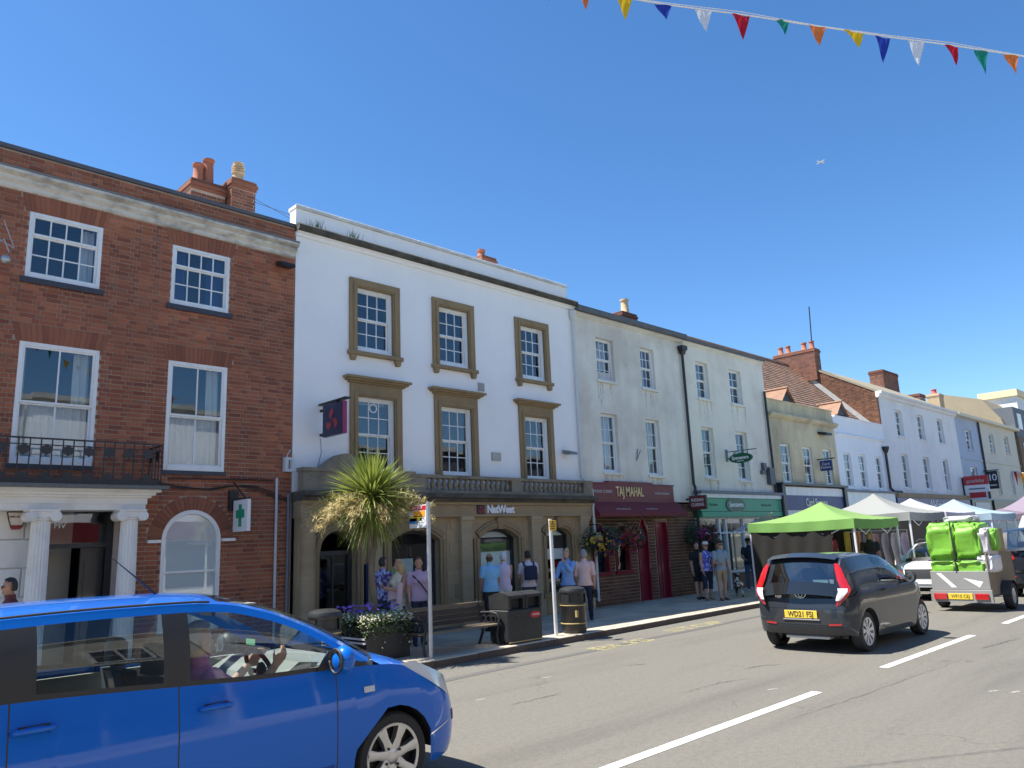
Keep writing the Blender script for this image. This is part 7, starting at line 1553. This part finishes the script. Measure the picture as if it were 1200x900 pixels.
# the line spans the street: lay it in the vertical plane through two anchor points
A0, A1 = Vector((4.1, 4.93, 7.2)), Vector((9.65, 1.26, 6.83))
nrm = (A1-A0).cross(Vector((0, 0, 1))).normalized(); dA = nrm.dot(A0)
def onp(px, py): d = ray(px, py); o = Vector((0, 0, HC)); t = (dA-nrm.dot(o))/nrm.dot(d); return o+d*t
flags = [(684, -12, 0), (731, -3, 1), (777, 5, 2), (823, 11, 3), (868, 17, 4), (917, 23, 5), (957, 30, 0), (1000, 36, 1), (1034, 43, 2), (1073, 48, 3), (1115, 53, 4), (1150, 59, 5), (1185, 64, 0)]
bu = empty('bunting', onp(900, 20), label='string of coloured triangular flags hanging across the sky', cat='bunting')
line = [onp(x, y) for x, y in ((180, -150), (320, -112), (560, -47), (640, -25), (684, -13), (731, -3), (777, 5), (869, 17), (960, 31), (1040, 43), (1115, 53), (1200, 66), (1290, 80), (1400, 98))]
mk('string', MB().tube(line, .0075, 6).tube([p+Vector((0, 0, .02+.015*sin(i*2.1))) for i, p in enumerate(line)], .004, 5), pm('white_cord', (.7, .7, .68), .8, .05), bu, rec=False)
cols = [('orange_flag', (.75, .20, .05)), ('yellow_flag', (.80, .50, .02)), ('blue_flag', (.02, .05, .35)), ('white_flag_cloth', (.75, .76, .76)), ('red_flag', (.5, .012, .03)), ('green_flag', (.01, .24, .17))]
fm = [fabric(n, c, .45) for n, c in cols]; hts = [24, 27, 18, 26, 30, 18, 24, 20, 31, 30, 24, 28, 23]; wd = [16, 20, 20, 21, 21, 17, 20, 24, 18, 19, 17, 17, 18]; sk = [3, 2, 4, 5, 3, 3, 4, 7, 1, 4, 6, 5, 6]
u_ = (A1-A0).normalized()
for (x, y, c), h_, w_, s_ in zip(flags, hts, wd, sk):
    a, b = onp(x-w_/2, y-1), onp(x+w_/2, y+2.2); m_ = onp(x+s_, y+h_); n = 6; q = MB(); ph = random.uniform(0, 6)
    q.grid(lambda i, j: tuple((a+(b-a)*i/n)*(1-j/n)+m_*(j/n)+nrm*.04*sin(i*.9+ph+j*.5)*(j/n+.25)*(1-j/n)), n, n); mk('pennant', q, fm[c], bu, smooth=True, weld=.0005, rec=False)
random.seed(77)
for k in range(8):   # the string goes on above the frame; these flags only show as the shadow on the road
    x = 640-46*k; y = -13+(x-684)*.27; c = (5-k) % 6; a, b = onp(x-9, y-1), onp(x+9, y+2.2); m_ = onp(x+4, y+26); q = MB(); q.grid(lambda i, j: tuple((a+(b-a)*i/3)*(1-j/3)+m_*(j/3)), 3, 3); mk('pennant', q, fm[c], bu, weld=.0005, rec=False)
# distant bunting at the far end of the street, and a small aircraft
q0 = at(1190, 553, 12.5); fb = empty('far_bunting', q0, label='short far string of red and yellow flags at the right edge', cat='bunting'); mk('string', MB().tube([at(1184, 551, 12.8), at(1203, 555, 11.5)], .02, 5), M_WHITE, fb, rec=False)
for i, c in enumerate((3, 4, 3, 1, 0)):
    p = at(1186+i*3.6, 552+i*.6, 12.5-.2*i); mk('pennant', MB().add([p+Vector((-.45, 0, 0)), p+Vector((.45, 0, 0)), p+Vector((.1, 0, -.9))], [(0, 1, 2)]), fm[c], fb, rec=False)
ap_ = bp(962, 190, 900.); ap = empty('aircraft', ap_, label='tiny pale aircraft high in the blue sky', cat='aircraft')
d_ = Vector((.9, -.35, .0)).normalized(); s_ = Vector((-d_.y, d_.x, 0)); q = MB().tube([ap_-d_*6, ap_-d_*4, ap_+d_*4, ap_+d_*6], [.2, .7, .7, .1], 8); M_AIR = pm('aircraft_white', (.8, .8, .8), .4, 0); mk('fuselage', q, M_AIR, ap, rec=False)
mk('wing', MB().add([ap_+d_*1-s_*6, ap_-d_*.6-s_*6, ap_-d_*1+s_*6, ap_+d_*.6+s_*6, ap_+d_*1-s_*6+Vector((0, 0, .25)), ap_-d_*.6-s_*6+Vector((0, 0, .25)), ap_-d_*1+s_*6+Vector((0, 0, .25)), ap_+d_*.6+s_*6+Vector((0, 0, .25))], [(0, 1, 2, 3), (7, 6, 5, 4), (0, 4, 5, 1), (1, 5, 6, 2), (2, 6, 7, 3), (3, 7, 4, 0)]), M_AIR, ap); mk('tail_fin', MB().add([ap_-d_*6, ap_-d_*4.5, ap_-d_*5.6+Vector((0, 0, 2)), ap_-d_*6.2+Vector((0, 0, 2))], [(0, 1, 2, 3)]), M_AIR, ap, rec=False)
# ================================================================ people
def smoothball(mb, c, r, sq=(1, 1, 1), n=14): mb.ball(c, r, n, sq=sq)
SKIN = pm('skin', (.48, .27, .19), .6, .1, 20); SKIN2 = pm('tanned_skin', (.36, .19, .12), .6, .1, 20)
EYE = pm('eye_dark', (.02, .015, .012), .3, 0); LIP = pm('lip', (.33, .11, .1), .6, 0)
def dv(p, a, s): return Vector((sin(R(p))*cos(R(a)), s*sin(R(a)), -cos(R(p))*cos(R(a))))
def capsule(mb, a, b, r0, r1, n=12):
    a, b = Vector(a), Vector(b); L = (b-a).length
    if L < 1e-5: return
    d = (b-a)/L; pts = []; rs = []
    for k in range(4): t = pi/2*(1-k/4.); pts.append(a-d*r0*sin(t)); rs.append(max(r0*cos(t), .0008))
    for k in range(5): t = k/4; pts.append(a+(b-a)*t); rs.append(r0+(r1-r0)*t)
    for k in range(1, 5): t = pi/2*k/4; pts.append(b+d*r1*sin(t)); rs.append(max(r1*cos(t), .0008))
    mb.tube(pts, rs, n)
def loft(mb, secs, n=20):
    "secs: (centre, rx, ry, tilt) elliptical rings in horizontal-ish planes"
    vs = []; k = len(secs)
    for c, rx, ry in secs:
        c = Vector(c); vs += [c+Vector((rx*cos(2*pi*i/n), ry*sin(2*pi*i/n), 0)) for i in range(n)]
    fs = [(i*n+j, i*n+(j+1) % n, (i+1)*n+(j+1) % n, (i+1)*n+j) for i in range(k-1) for j in range(n)]; fs += [tuple(range(n-1, -1, -1)), tuple(range((k-1)*n, k*n))]
    mb.add(vs, fs)
def remesh(mb, vox, smooth=4):
    me = mb.mesh('tmp', rec=True); o = bpy.data.objects.new('tmp', me); COL.objects.link(o)
    m = o.modifiers.new('r', 'REMESH'); m.mode = 'VOXEL'; m.voxel_size = vox; s = o.modifiers.new('s', 'SMOOTH'); s.factor = .5; s.iterations = smooth
    dg = bpy.context.evaluated_depsgraph_get(); out = bpy.data.meshes.new_from_object(o.evaluated_get(dg)); bpy.data.objects.remove(o); bpy.data.meshes.remove(me); return out
def hand(mb, w_, d, side, curl=25, up_=None, s=1.):
    "palm + four fingers + thumb from wrist w_ along d"
    d = Vector(d).normalized(); up_ = Vector(up_ or (1, 0, 0)); p_ = d.cross(up_); p_ = p_.normalized() if p_.length > .1 else Vector((0, 1, 0)); nrm_ = p_.cross(d).normalized()
    k = Vector(w_)+d*.085*s
    for f in range(4):
        off = p_*(.03-.02*f)*s; capsule(mb, Vector(w_)+d*.012*s+off*.6, k+off, .014*s, .0125*s, 8)
        l = (.034, .039, .037, .029)[f]*s; d1 = (d*cos(R(curl))+nrm_*sin(R(curl))*1).normalized(); d2 = (d*cos(R(curl*2.2))+nrm_*sin(R(curl*2.2))).normalized(); a = k+off; b = a+d1*l; c = b+d2*l*1.2; capsule(mb, a, b, .0098*s, .009*s, 8); capsule(mb, b, c, .009*s, .0082*s, 8)
    t0 = Vector(w_)+d*.025*s+p_*.026*s; t1 = t0+(d*.7+p_*.75+nrm_*.25).normalized()*.042*s; capsule(mb, t0, t1, .0135*s, .0105*s, 8); capsule(mb, t1, t1+(d*.9+p_*.3+nrm_*.35).normalized()*.034*s, .0105*s, .009*s, 8)
def person(label, px, ytop, Y, face, top, bottom, hair, skin=None, arms=((6, 8, 12, 4), (6, 8, 12, 4)), legs=((4, 0), (-4, 4)), lean=0, sleeve='short', long_=False, legwear='long', fat=1., head_turn=0, extras=None, H=None, loc=None, vox=.0125, sit=False, z0=None, shoes=(.03, .03, .035), cat='person', hairstyle='short', female=False, local_parent=None):
    skin = skin or SKIN
    if loc is None: p = at(px, ytop, Y); loc = (p.x, Y, PZ); H = H or max(1.5, min(1.86, p.z-PZ))
    o = empty('person', loc, R(face)+.0001, label=label, cat=cat); mb = MB(); seg = []
    hp = .525*H; L0 = R(lean); tl = lambda v: Vector((v[0]*cos(L0)+(v[2]-hp)*sin(L0), v[1], hp-(v[0])*sin(L0)+(v[2]-hp)*cos(L0)))
    w_ = fat; sw = (.108 if not female else .098)*H; hwd = (.052 if not female else .055)*H
    secs = [((0, 0, hp-.055*H), .060*H*w_, .078*H*w_), ((0, 0, hp), .068*H*w_, .095*H*w_), ((-.004, 0, hp+.06*H), .062*H*w_, .086*H*w_), ((.0, 0, hp+.12*H), .060*H*w_, .080*H*w_), ((.006, 0, hp+.19*H), .068*H*w_, .094*H*w_), ((.004, 0, hp+.245*H), .063*H*w_, .100*H), ((0, 0, hp+.285*H), .044*H, .082*H), ((0, 0, hp+.305*H), .034*H, .045*H)]
    loft(mb, [(tl(c), a, b) for c, a, b in secs])
    if female: 
        for s in (-1, 1): smoothball(mb, tl((.05*H*w_, s*.045*H, hp+.205*H)), .036*H)
    neck, hc = tl((.002, 0, hp+.30*H)), tl((.018*H, 0, hp+.405*H)); capsule(mb, neck, hc-Vector((.012, 0, .03*H)), .034*H, .031*H)
    ht = R(head_turn); hx_ = Vector((cos(ht), sin(ht), 0)); hy_ = Vector((-sin(ht), cos(ht), 0)); Z = Vector((0, 0, 1)); hd = lambda x, y, z: hc+hx_*(x*H)+hy_*(y*H)+Z*(z*H)
    hm = MB(); hm.ball((0, 0, 0), 1, 18)
    mb.add([hd(v[0]*.052-.004, v[1]*.043, v[2]*.060+.012) for v in hm.v], hm.f); mb.add([hd(v[0]*.036+.010, v[1]*.033, v[2]*.042-.028) for v in hm.v], hm.f)
    capsule(mb, hd(.044, 0, .006), hd(.058, 0, -.012), .006*H, .0085*H, 8); capsule(mb, hd(.035, .012, -.045), hd(.035, -.012, -.045), .014*H, .014*H, 8)
    for s in (-1, 1): capsule(mb, hd(-.002, s*.043, .008), hd(-.004, s*.046, -.016), .009*H, .007*H, 8)
    seg += [('head', hc, hc+Z*.01, .055*H), ('neck', neck, neck+Z*.02, .035*H), ('torso', tl((0, 0, hp+.04*H)), tl((0, 0, hp+.26*H)), .085*H*w_), ('pelvis', Vector((0, 0, hp-.04*H)), Vector((0, 0, hp+.01*H)), .085*H*w_)]
    wr = []
    for s, (ap, ab, eb, inn) in zip((-1, 1), arms):
        sh = tl((0, s*sw, hp+.272*H)); e = sh+dv(ap, ab, s)*.172*H; wv = e+dv(ap+eb, -inn, s)*.148*H; dd = (wv-e).normalized()
        capsule(mb, sh, e, .033*H*(.5+.5*w_), .025*H); capsule(mb, e, wv, .0255*H, .0165*H); hand(mb, wv, dd, s, 22, Vector((0, -s, 0)) if eb < 40 else Vector((0, -s, .3)), H/1.75); seg += [('upper_arm', sh, e, .030*H), ('fore_arm', e, wv, .022*H), ('hand', wv+dd*.02, wv+dd*.16*H/1.75, .03*H)]; wr.append((sh, e, wv))
    for s, (lp, kb) in zip((-1, 1), legs):
        h_ = Vector((0, s*hwd, hp-.02*H)); k = h_+dv(lp, 2, s)*.245*H; a = k+dv(lp-kb, 0, s)*.235*H; f = a+Vector((.02*H, 0, -.02*H))
        capsule(mb, h_, k, .053*H*(.4+.6*w_), .034*H, 14); capsule(mb, k, k*.55+a*.45+Vector((-.008*H, 0, 0)), .034*H, .034*H); capsule(mb, k*.55+a*.45+Vector((-.008*H, 0, 0)), a, .033*H, .021*H); capsule(mb, a+Vector((-.018*H, 0, -.014*H)), a+Vector((.075*H, s*.012*H, -.022*H)), .021*H, .019*H); capsule(mb, a+Vector((.05*H, s*.006*H, -.022*H)), a+Vector((.095*H, s*.014*H, -.026*H)), .021*H, .015*H)
        seg += [('thigh', h_, k, .045*H), ('shin', k, a, .03*H), ('foot', a+Vector((0, 0, -.02*H)), a+Vector((.09*H, 0, -.024*H)), .025*H)]
    body = remesh(mb, vox); zmin = min(v.co.z for v in body.vertices)
    if not sit: body.transform(Matrix.Translation((0, 0, -zmin))); sft = Vector((0, 0, -zmin)); seg = [(n, a+sft, b+sft, r) for n, a, b, r in seg]; hc += sft; wr = [tuple(q+sft for q in t) for t in wr]
    body.polygons.foreach_set('use_smooth', [True]*len(body.polygons))
    nv = len(body.vertices); lab = []
    for v in body.vertices:
        best = None
        for n_, a, b, r in seg:
            ab = b-a; t = max(0, min(1, (v.co-a).dot(ab)/max(ab.length_squared, 1e-9))); d = (v.co-(a+ab*t)).length-r
            if best is None or d < best[0]: best = (d, n_, t)
        lab.append(best[1:])
    bo = mk('body', body, skin, o, local=True)
    def cloth(name, test, off, mat, flare=0):
        keep = [f for f in body.polygons if all(test(lab[i], body.vertices[i].co) for i in f.vertices)]
        if not keep: return
        ids = sorted({i for f in keep for i in f.vertices}); mp = {i: k for k, i in enumerate(ids)}; q = MB()
        q.v = [tuple(body.vertices[i].co+body.vertices[i].normal*(off+.006*sin(body.vertices[i].co.z*38+body.vertices[i].co.y*21)*.6)) for i in ids]; q.f = [tuple(mp[i] for i in f.vertices) for f in keep]; q.m = [0]*len(q.f); return mk(name, q, mat, o, smooth=True, local=True, rec=False)
    sl = {'short': .72, 'long': 2., 'none': -.1, 'elbow': 1.0}[sleeve]
    hem = hp-.03*H-(0 if sit else zmin)
    def t_top(l, c): return (l[0] == 'torso') or (l[0] in ('pelvis', 'thigh') and c.z > hem and not sit) or (l[0] == 'pelvis' and sit and c.z > hp+.01) or (l[0] == 'upper_arm' and l[1] < sl) or (l[0] == 'fore_arm' and sl > 1.5 and l[1] < .92) or (l[0] == 'neck' and c.z < hc.z-.10*H)
    def t_bot(l, c): return l[0] in ('pelvis', ) or (l[0] == 'thigh' and (legwear in ('long', 'cropped') or l[1] < .86)) or (l[0] == 'shin' and (legwear == 'long' or (legwear == 'cropped' and l[1] < .35) or (legwear == 'shorts' and l[1] < .02))) or (l[0] == 'torso' and l[1] < .05)
    if bottom and legwear != 'skirt': cloth('trousers' if legwear == 'long' else 'shorts', t_bot, .010, bottom)
    if legwear == 'skirt': 
        q = MB(); n = 28; zt = hp+.0*H-zmin; zb_ = .30*H; q.grid(lambda i, j: ((.085*H+.05*H*j/6+.012*sin(i*1.8)*j/6)*cos(2*pi*i/n), (.10*H+.045*H*j/6+.012*sin(i*1.8+1)*j/6)*sin(2*pi*i/n), zt-(zt-zb_)*j/6), n, 6); mk('skirt', q, bottom, o, smooth=True, local=True)
    cloth('shirt', t_top, .014, top)
    if not sit: cloth('shoes', lambda l, c: l[0] == 'foot' or c.z < .05*H, .006, pm('shoe_%02d%02d%02d' % tuple(int(99*v) for v in shoes), shoes, .6, .1))
    # hair
    lx = lambda c: (c-hc).dot(hx_)/H; lz = lambda c: (c-hc).z/H
    if hairstyle != 'bald': cloth('hair', lambda l, c: l[0] == 'head' and (lz(c) > .040+.5*max(0, lx(c)-.015) or (lx(c) < -.012 and lz(c) > -.03)), .014, hair)
    else: cloth('hair', lambda l, c: l[0] == 'head' and lx(c) < .0 and -.035 < lz(c) < .03, .007, hair)
    if hairstyle in ('long', 'bun'):
        q = MB()
        if hairstyle == 'long':
            for k in range(9): a = pi*(.5+k/8); p0 = hc+hx_*(.045*H*cos(a))+hy_*(.045*H*sin(a))+Z*.03*H; q.tube([p0, p0+Vector((-.01, 0, -.05*H))+hx_*(.012*H*cos(a)), p0+hx_*(.02*H*cos(a)-.01*H)+Z*(-.11*H), p0+hx_*(-.02*H)+hy_*(.012*H*sin(a))+Z*(-.16*H-.01*(k % 3))], [.02*H, .022*H, .02*H, .006*H], 8)
        else: q.ball(hd(-.045, 0, .065), .026*H, 10); q.ball(hd(-.03, 0, .082), .018*H, 8)
        mk('long_hair' if hairstyle == 'long' else 'hair_bun', q, hair, o, smooth=True, local=True)
    for s in (-1, 1): mk('eye', MB().ball(hd(.0455, s*.0165, .006), .0065*H, 8, sq=(.5, 1.2, .7)), EYE, bo, smooth=True, local=True)
    mk('mouth', MB().ball(hd(.047, 0, -.035), .010*H, 8, sq=(.3, 1.3, .28)), LIP, bo, smooth=True, local=True)
    if extras: extras(o, H, hd, wr, hc, hp-zmin if not sit else hp)
    return o
def cl(name, c, var=.12, sc_=8, rough=.85): return pm('cloth_'+name, c, rough, var, sc_, .15, 40)
def pattern(name, c1, c2, c3, scale=22):
    m, t, p = nodes('cloth_'+name); v = N(t, 'TexVoronoi'); v.inputs['Scale'].default_value = scale; t.links.new(N(t, 'TexCoord').outputs['Object'], v.inputs[0])
    sp = N(t, 'SeparateColor'); t.links.new(v.outputs['Color'], sp.inputs[0]); c = ramp(t, sp.outputs[0], [(0, c1), (.45, c2), (.8, c3)]); t.nodes[-1].color_ramp.interpolation = 'CONSTANT'; t.links.new(c, p.inputs['Base Color']); p.inputs['Roughness'].default_value = .85; return m
def stripes(name, c1, c2, n=30):
    m, t, p = nodes('cloth_'+name); w_ = N(t, 'TexWave', bands_direction='Z'); w_.inputs['Scale'].default_value = n; w_.inputs['Distortion'].default_value = .3; t.links.new(N(t, 'TexCoord').outputs['Object'], w_.inputs[0]); t.links.new(mixc(t, w_.outputs['Fac'], c1, c2), p.inputs['Base Color']); p.inputs['Roughness'].default_value = .85; return m
HB, HBL, HG, HW, HD = (pm('hair_'+n, c, .55, .25, 60) for n, c in (('brown', (.09, .05, .03)), ('blonde', (.50, .36, .18)), ('grey', (.28, .27, .26)), ('white', (.6, .6, .6)), ('dark', (.02, .016, .014))))
NAVY = cl('navy', (.015, .02, .05)); JEAN = cl('jeans', (.06, .10, .19)); DJEAN = cl('dark_jeans', (.03, .045, .08)); KHAKI = cl('khaki', (.33, .25, .16)); BLKT = cl('black', (.015, .015, .018))
def bag_strap(o, H, hd, wr, hc, hp):
    q = MB().tube([(.07*H, -.09*H, hp+.27*H), (.115*H, 0, hp+.17*H), (.10*H, .10*H, hp+.03*H)], .012, 6); mk('bag_strap', q, BLKT, o, local=True); mk('shoulder_bag', MB().bbox(-.05, .1, .11*H, .17*H, hp-.08*H, hp+.06*H, .02), BLKT, o, local=True, rec=False)
def shawl(o, H, hd, wr, hc, hp):
    q = MB(); q.grid(lambda i, j: (.11+.05*sin(i*.8)+.02*j, -.16+.34*i/12+.015*j, hp+.19*H-.30*j/8-.05*sin(i*.5+j*.3)), 12, 8); mk('pink_shawl', q, cl('pale_pink', (.68, .45, .45)), o, smooth=True, local=True)
def rucksack(o, H, hd, wr, hc, hp): mk('rucksack', MB().bbox(-.26, -.11, -.14, .14, hp+.07*H, hp+.27*H, .04), NAVY, o, local=True, rec=False, smooth=50); mk('rucksack_strap', MB().tube([(-.12, -.1, hp+.26*H), (0, -.12, hp+.315*H), (.1, -.12, hp+.24*H)], .02, 6).tube([(-.12, .1, hp+.26*H), (0, .12, hp+.315*H), (.1, .12, hp+.24*H)], .02, 6), NAVY, o, local=True)
def hat(mat, brim=.045, name='sun_hat'):
    def f(o, H, hd, wr, hc, hp):
        q = MB(); q.lathe([(.053*H+brim, .036*H), (.056*H, .04*H), (.052*H, .075*H), (.03*H, .088*H), (0, .09*H)], hd(0, 0, .0), 18); mk(name, q, mat, o, smooth=40, local=True); mk('sunglasses', MB().bbox(.047*H, .056*H, -.04*H, .04*H, -.004*H, .014*H, .003), EYE, o, local=True, rec=False).location = hc
    return f
def cap(mat):
    def f(o, H, hd, wr, hc, hp):
        q = MB(); q.lathe([(.055*H, .025*H), (.056*H, .05*H), (.04*H, .08*H), (0, .088*H)], hd(0, 0, 0), 18); q.prism([(.03, .036), (.05, .028), (.1, 0), (.05, -.028), (.03, -.036)], lambda u, v, d: tuple(hd(u, v, d)), .024, .030); mk('cap', q, mat, o, smooth=40, local=True); mk('sunglasses', MB().bbox(.047*H, .056*H, -.04*H, .04*H, -.004*H, .012*H, .003), EYE, o, local=True, rec=False).location = hc
    return f
def bagin(o, H, hd, wr, hc, hp): w_ = wr[0][2]; mk('black_bag', MB().bbox(w_.x-.08, w_.x+.1, w_.y-.06, w_.y+.04, w_.z-.24, w_.z-.08, .02), BLKT, o, local=True, rec=False)
WALK = ((18, 4), (-14, 12)); STD = ((3, 0), (-3, 3))
person('person in a blue and purple floral shirt standing behind the palm trunk', 448, 655, 12.25, 20, pattern('floral', (.10, .06, .22), (.30, .33, .60), (.55, .55, .7)), DJEAN, HD, sleeve='elbow', arms=((30, 5, 55, 5), (20, 5, 60, 10)), head_turn=-10)
person('person in a cream dress holding a pink shawl beside the planter', 468, 663, 11.75, 190, cl('cream', (.72, .68, .52)), cl('cream', (.72, .68, .52)), HBL, sleeve='none', legwear='skirt', hairstyle='long', female=True, arms=((35, 5, 70, 20), (25, 5, 75, 25)), legs=WALK, extras=shawl, shoes=(.6, .6, .6), head_turn=-25)
person('person in a lilac striped top with a diagonal black bag strap and dark jeans', 490, 659, 11.45, -112, stripes('lilac', (.55, .42, .55), (.42, .28, .42)), DJEAN, HB, female=True, fat=1.18, arms=((5, 10, 15, 0), (5, 10, 20, 5)), extras=bag_strap, legs=((8, 4), (-6, 6)))
person('person in a light blue t-shirt seen from behind in front of the bank', 574, 657, 11.9, 75, cl('sky_blue', (.22, .48, .72)), BLKT, HB, skin=SKIN2, fat=1.15, hairstyle='bald', shoes=(.03, .03, .03))
person('white-haired person in a sleeveless lilac top in front of the bank window', 590, 661, 12.2, 65, cl('pale_lilac', (.62, .52, .64)), cl('white_trousers', (.6, .6, .6)), HW, female=True, sleeve='none', arms=((25, 8, 60, 5), (25, 8, 60, 5)))
person('person with a navy rucksack over a pale t-shirt in front of the bank', 619, 663, 12.2, 60, cl('pale_tee', (.66, .58, .62)), DJEAN, HD, extras=rucksack, arms=((10, 10, 40, 5), (10, 10, 40, 5)))
person('person in a blue denim shirt with hand raised to mouth behind the round bin', 664, 651, 11.55, 195, cl('denim_shirt', (.22, .38, .68)), DJEAN, HBL, female=True, sleeve='long', hairstyle='bun', arms=((30, 10, 30, 10), (55, 8, 105, 25)))
person('grey-haired person in a pale pink shirt and navy trousers walking away', 684, 653, 11.25, 40, cl('salmon', (.66, .46, .42)), NAVY, HG, sleeve='elbow', arms=((-6, 8, 20, 0), (10, 8, 15, 0)), legs=((14, 2), (-12, 8)), extras=bagin, shoes=(.03, .03, .05))
person('person in a black top and shorts standing by the red restaurant door', 815, 637, 12.1, -115, BLKT, BLKT, HB, legwear='shorts', fat=1.2, shoes=(.02, .02, .02), arms=((0, 8, 12, 0), (5, 8, 40, 10)))
person('person in a white hat and blue patterned top between two taller people', 826, 641, 11.7, -120, pattern('blue_print', (.06, .08, .45), (.12, .16, .6), (.6, .62, .7), 30), NAVY, HBL, legwear='cropped', female=True, sleeve='none', extras=hat(cl('straw_white', (.66, .62, .55))), shoes=(.3, .2, .15))
person('person in a grey-blue t-shirt, khaki shorts and dark hat near the optician', 842, 635, 11.3, -125, cl('grey_blue', (.22, .30, .36)), KHAKI, HB, legwear='shorts', arms=((15, 8, 65, 20), (5, 8, 15, 0)), extras=hat(cl('dark_hat', (.03, .028, .028)), .03, 'brimmed_hat'), shoes=(.15, .1, .07))
person('person in a navy shirt, jeans and dark cap beside the green gazebo', 876, 632, 12.2, -150, cl('dark_navy', (.015, .02, .045)), JEAN, HD, arms=((18, 8, 60, 15), (10, 8, 50, 15)), extras=cap(BLKT), shoes=(.6, .6, .6), fat=1.1)
person('dark-haired person in sunglasses at the left edge behind the blue car', 14, 687, 11.4, 170, cl('dark_red', (.12, .03, .03)), DJEAN, HD, skin=SKIN2, extras=lambda o, H, hd, wr, hc, hp: setattr(mk('sunglasses', MB().bbox(.047*H, .056*H, -.04*H, .04*H, -.004*H, .014*H, .003), EYE, o, local=True, rec=False), 'location', hc))
person('person in a red top under the green gazebo', 973, 634, 10.55, -110, cl('red_top', (.3, .04, .05)), DJEAN, HD, skin=SKIN2, H=1.66)
person('person in black standing at the far side of the green gazebo', 1019, 637, 8.5, 200, BLKT, DJEAN, HD, skin=SKIN2, H=1.6)
# driver: seated figure in the blue car, hands on the wheel
person('person in a pink shirt driving the blue car, hands on the steering wheel', 0, 0, 0, 0, cl('driver_pink', (.62, .25, .45)), DJEAN, HG, arms=((55, 10, 85, -2), (52, 2, 84, 6)), legs=((80, 55), (78, 60)), lean=-14, sit=True, H=1.74, loc=(.29+2.12, 5.815-.37, -.36), vox=.010, sleeve='short', fat=1.12)
# black and white dog
p_ = at(866, 690, 11.5); dg_ = empty('dog', (p_.x, 11.5, PZ), R(35)+.0001, label='small black and white dog on the pavement near the green gazebo', cat='dog')
mb = MB(); loft(mb, [((0, 0, .0), .001, .001)]*0 or [((-.22, 0, .40), .05, .05), ((-.22, 0, .405), .06, .06)])
capsule(mb, (-.2, 0, .36), (.0, 0, .345), .085, .08); capsule(mb, (0, 0, .345), (.2, 0, .37), .08, .105); capsule(mb, (.22, 0, .40), (.33, 0, .52), .075, .055); smoothball(mb, (.36, 0, .55), .07, (1.1, .9, .9)); capsule(mb, (.4, 0, .535), (.49, 0, .515), .042, .026); capsule(mb, (-.26, 0, .38), (-.36, 0, .46), .026, .018); capsule(mb, (-.36, 0, .46), (-.42, 0, .58), .022, .012)
for s in (-1, 1):
    capsule(mb, (.20, s*.06, .33), (.19, s*.065, .17), .045, .026); capsule(mb, (.19, s*.065, .17), (.21, s*.065, .03), .025, .019); capsule(mb, (.205, s*.065, .02), (.25, s*.065, .02), .022, .018)
    capsule(mb, (-.22, s*.06, .34), (-.15, s*.07, .21), .06, .036); capsule(mb, (-.15, s*.07, .21), (-.27, s*.07, .13), .032, .022); capsule(mb, (-.27, s*.07, .13), (-.25, s*.07, .03), .021, .018); capsule(mb, (-.25, s*.07, .02), (-.2, s*.07, .02), .022, .018); capsule(mb, (.34, s*.05, .6), (.33, s*.07, .66), .03, .012)
def dogfur():
    m, t, p = nodes('collie_fur'); c = ramp(t, noise(t, 6, 2), [(.47, (.02, .018, .016)), (.53, (.62, .6, .56))]); t.links.new(c, p.inputs['Base Color']); p.inputs['Roughness'].default_value = .9; return m
bd = remesh(mb, .011); bd.polygons.foreach_set('use_smooth', [True]*len(bd.polygons)); bo = mk('body', bd, dogfur(), dg_, local=True); mk('nose', MB().ball((.515, 0, .52), .014, 8), EYE, bo, local=True); mk('collar', MB().lathe([(.078, -.01), (.08, .01)], (.28, 0, .46), 14), M_RLAMP, dg_, local=True)
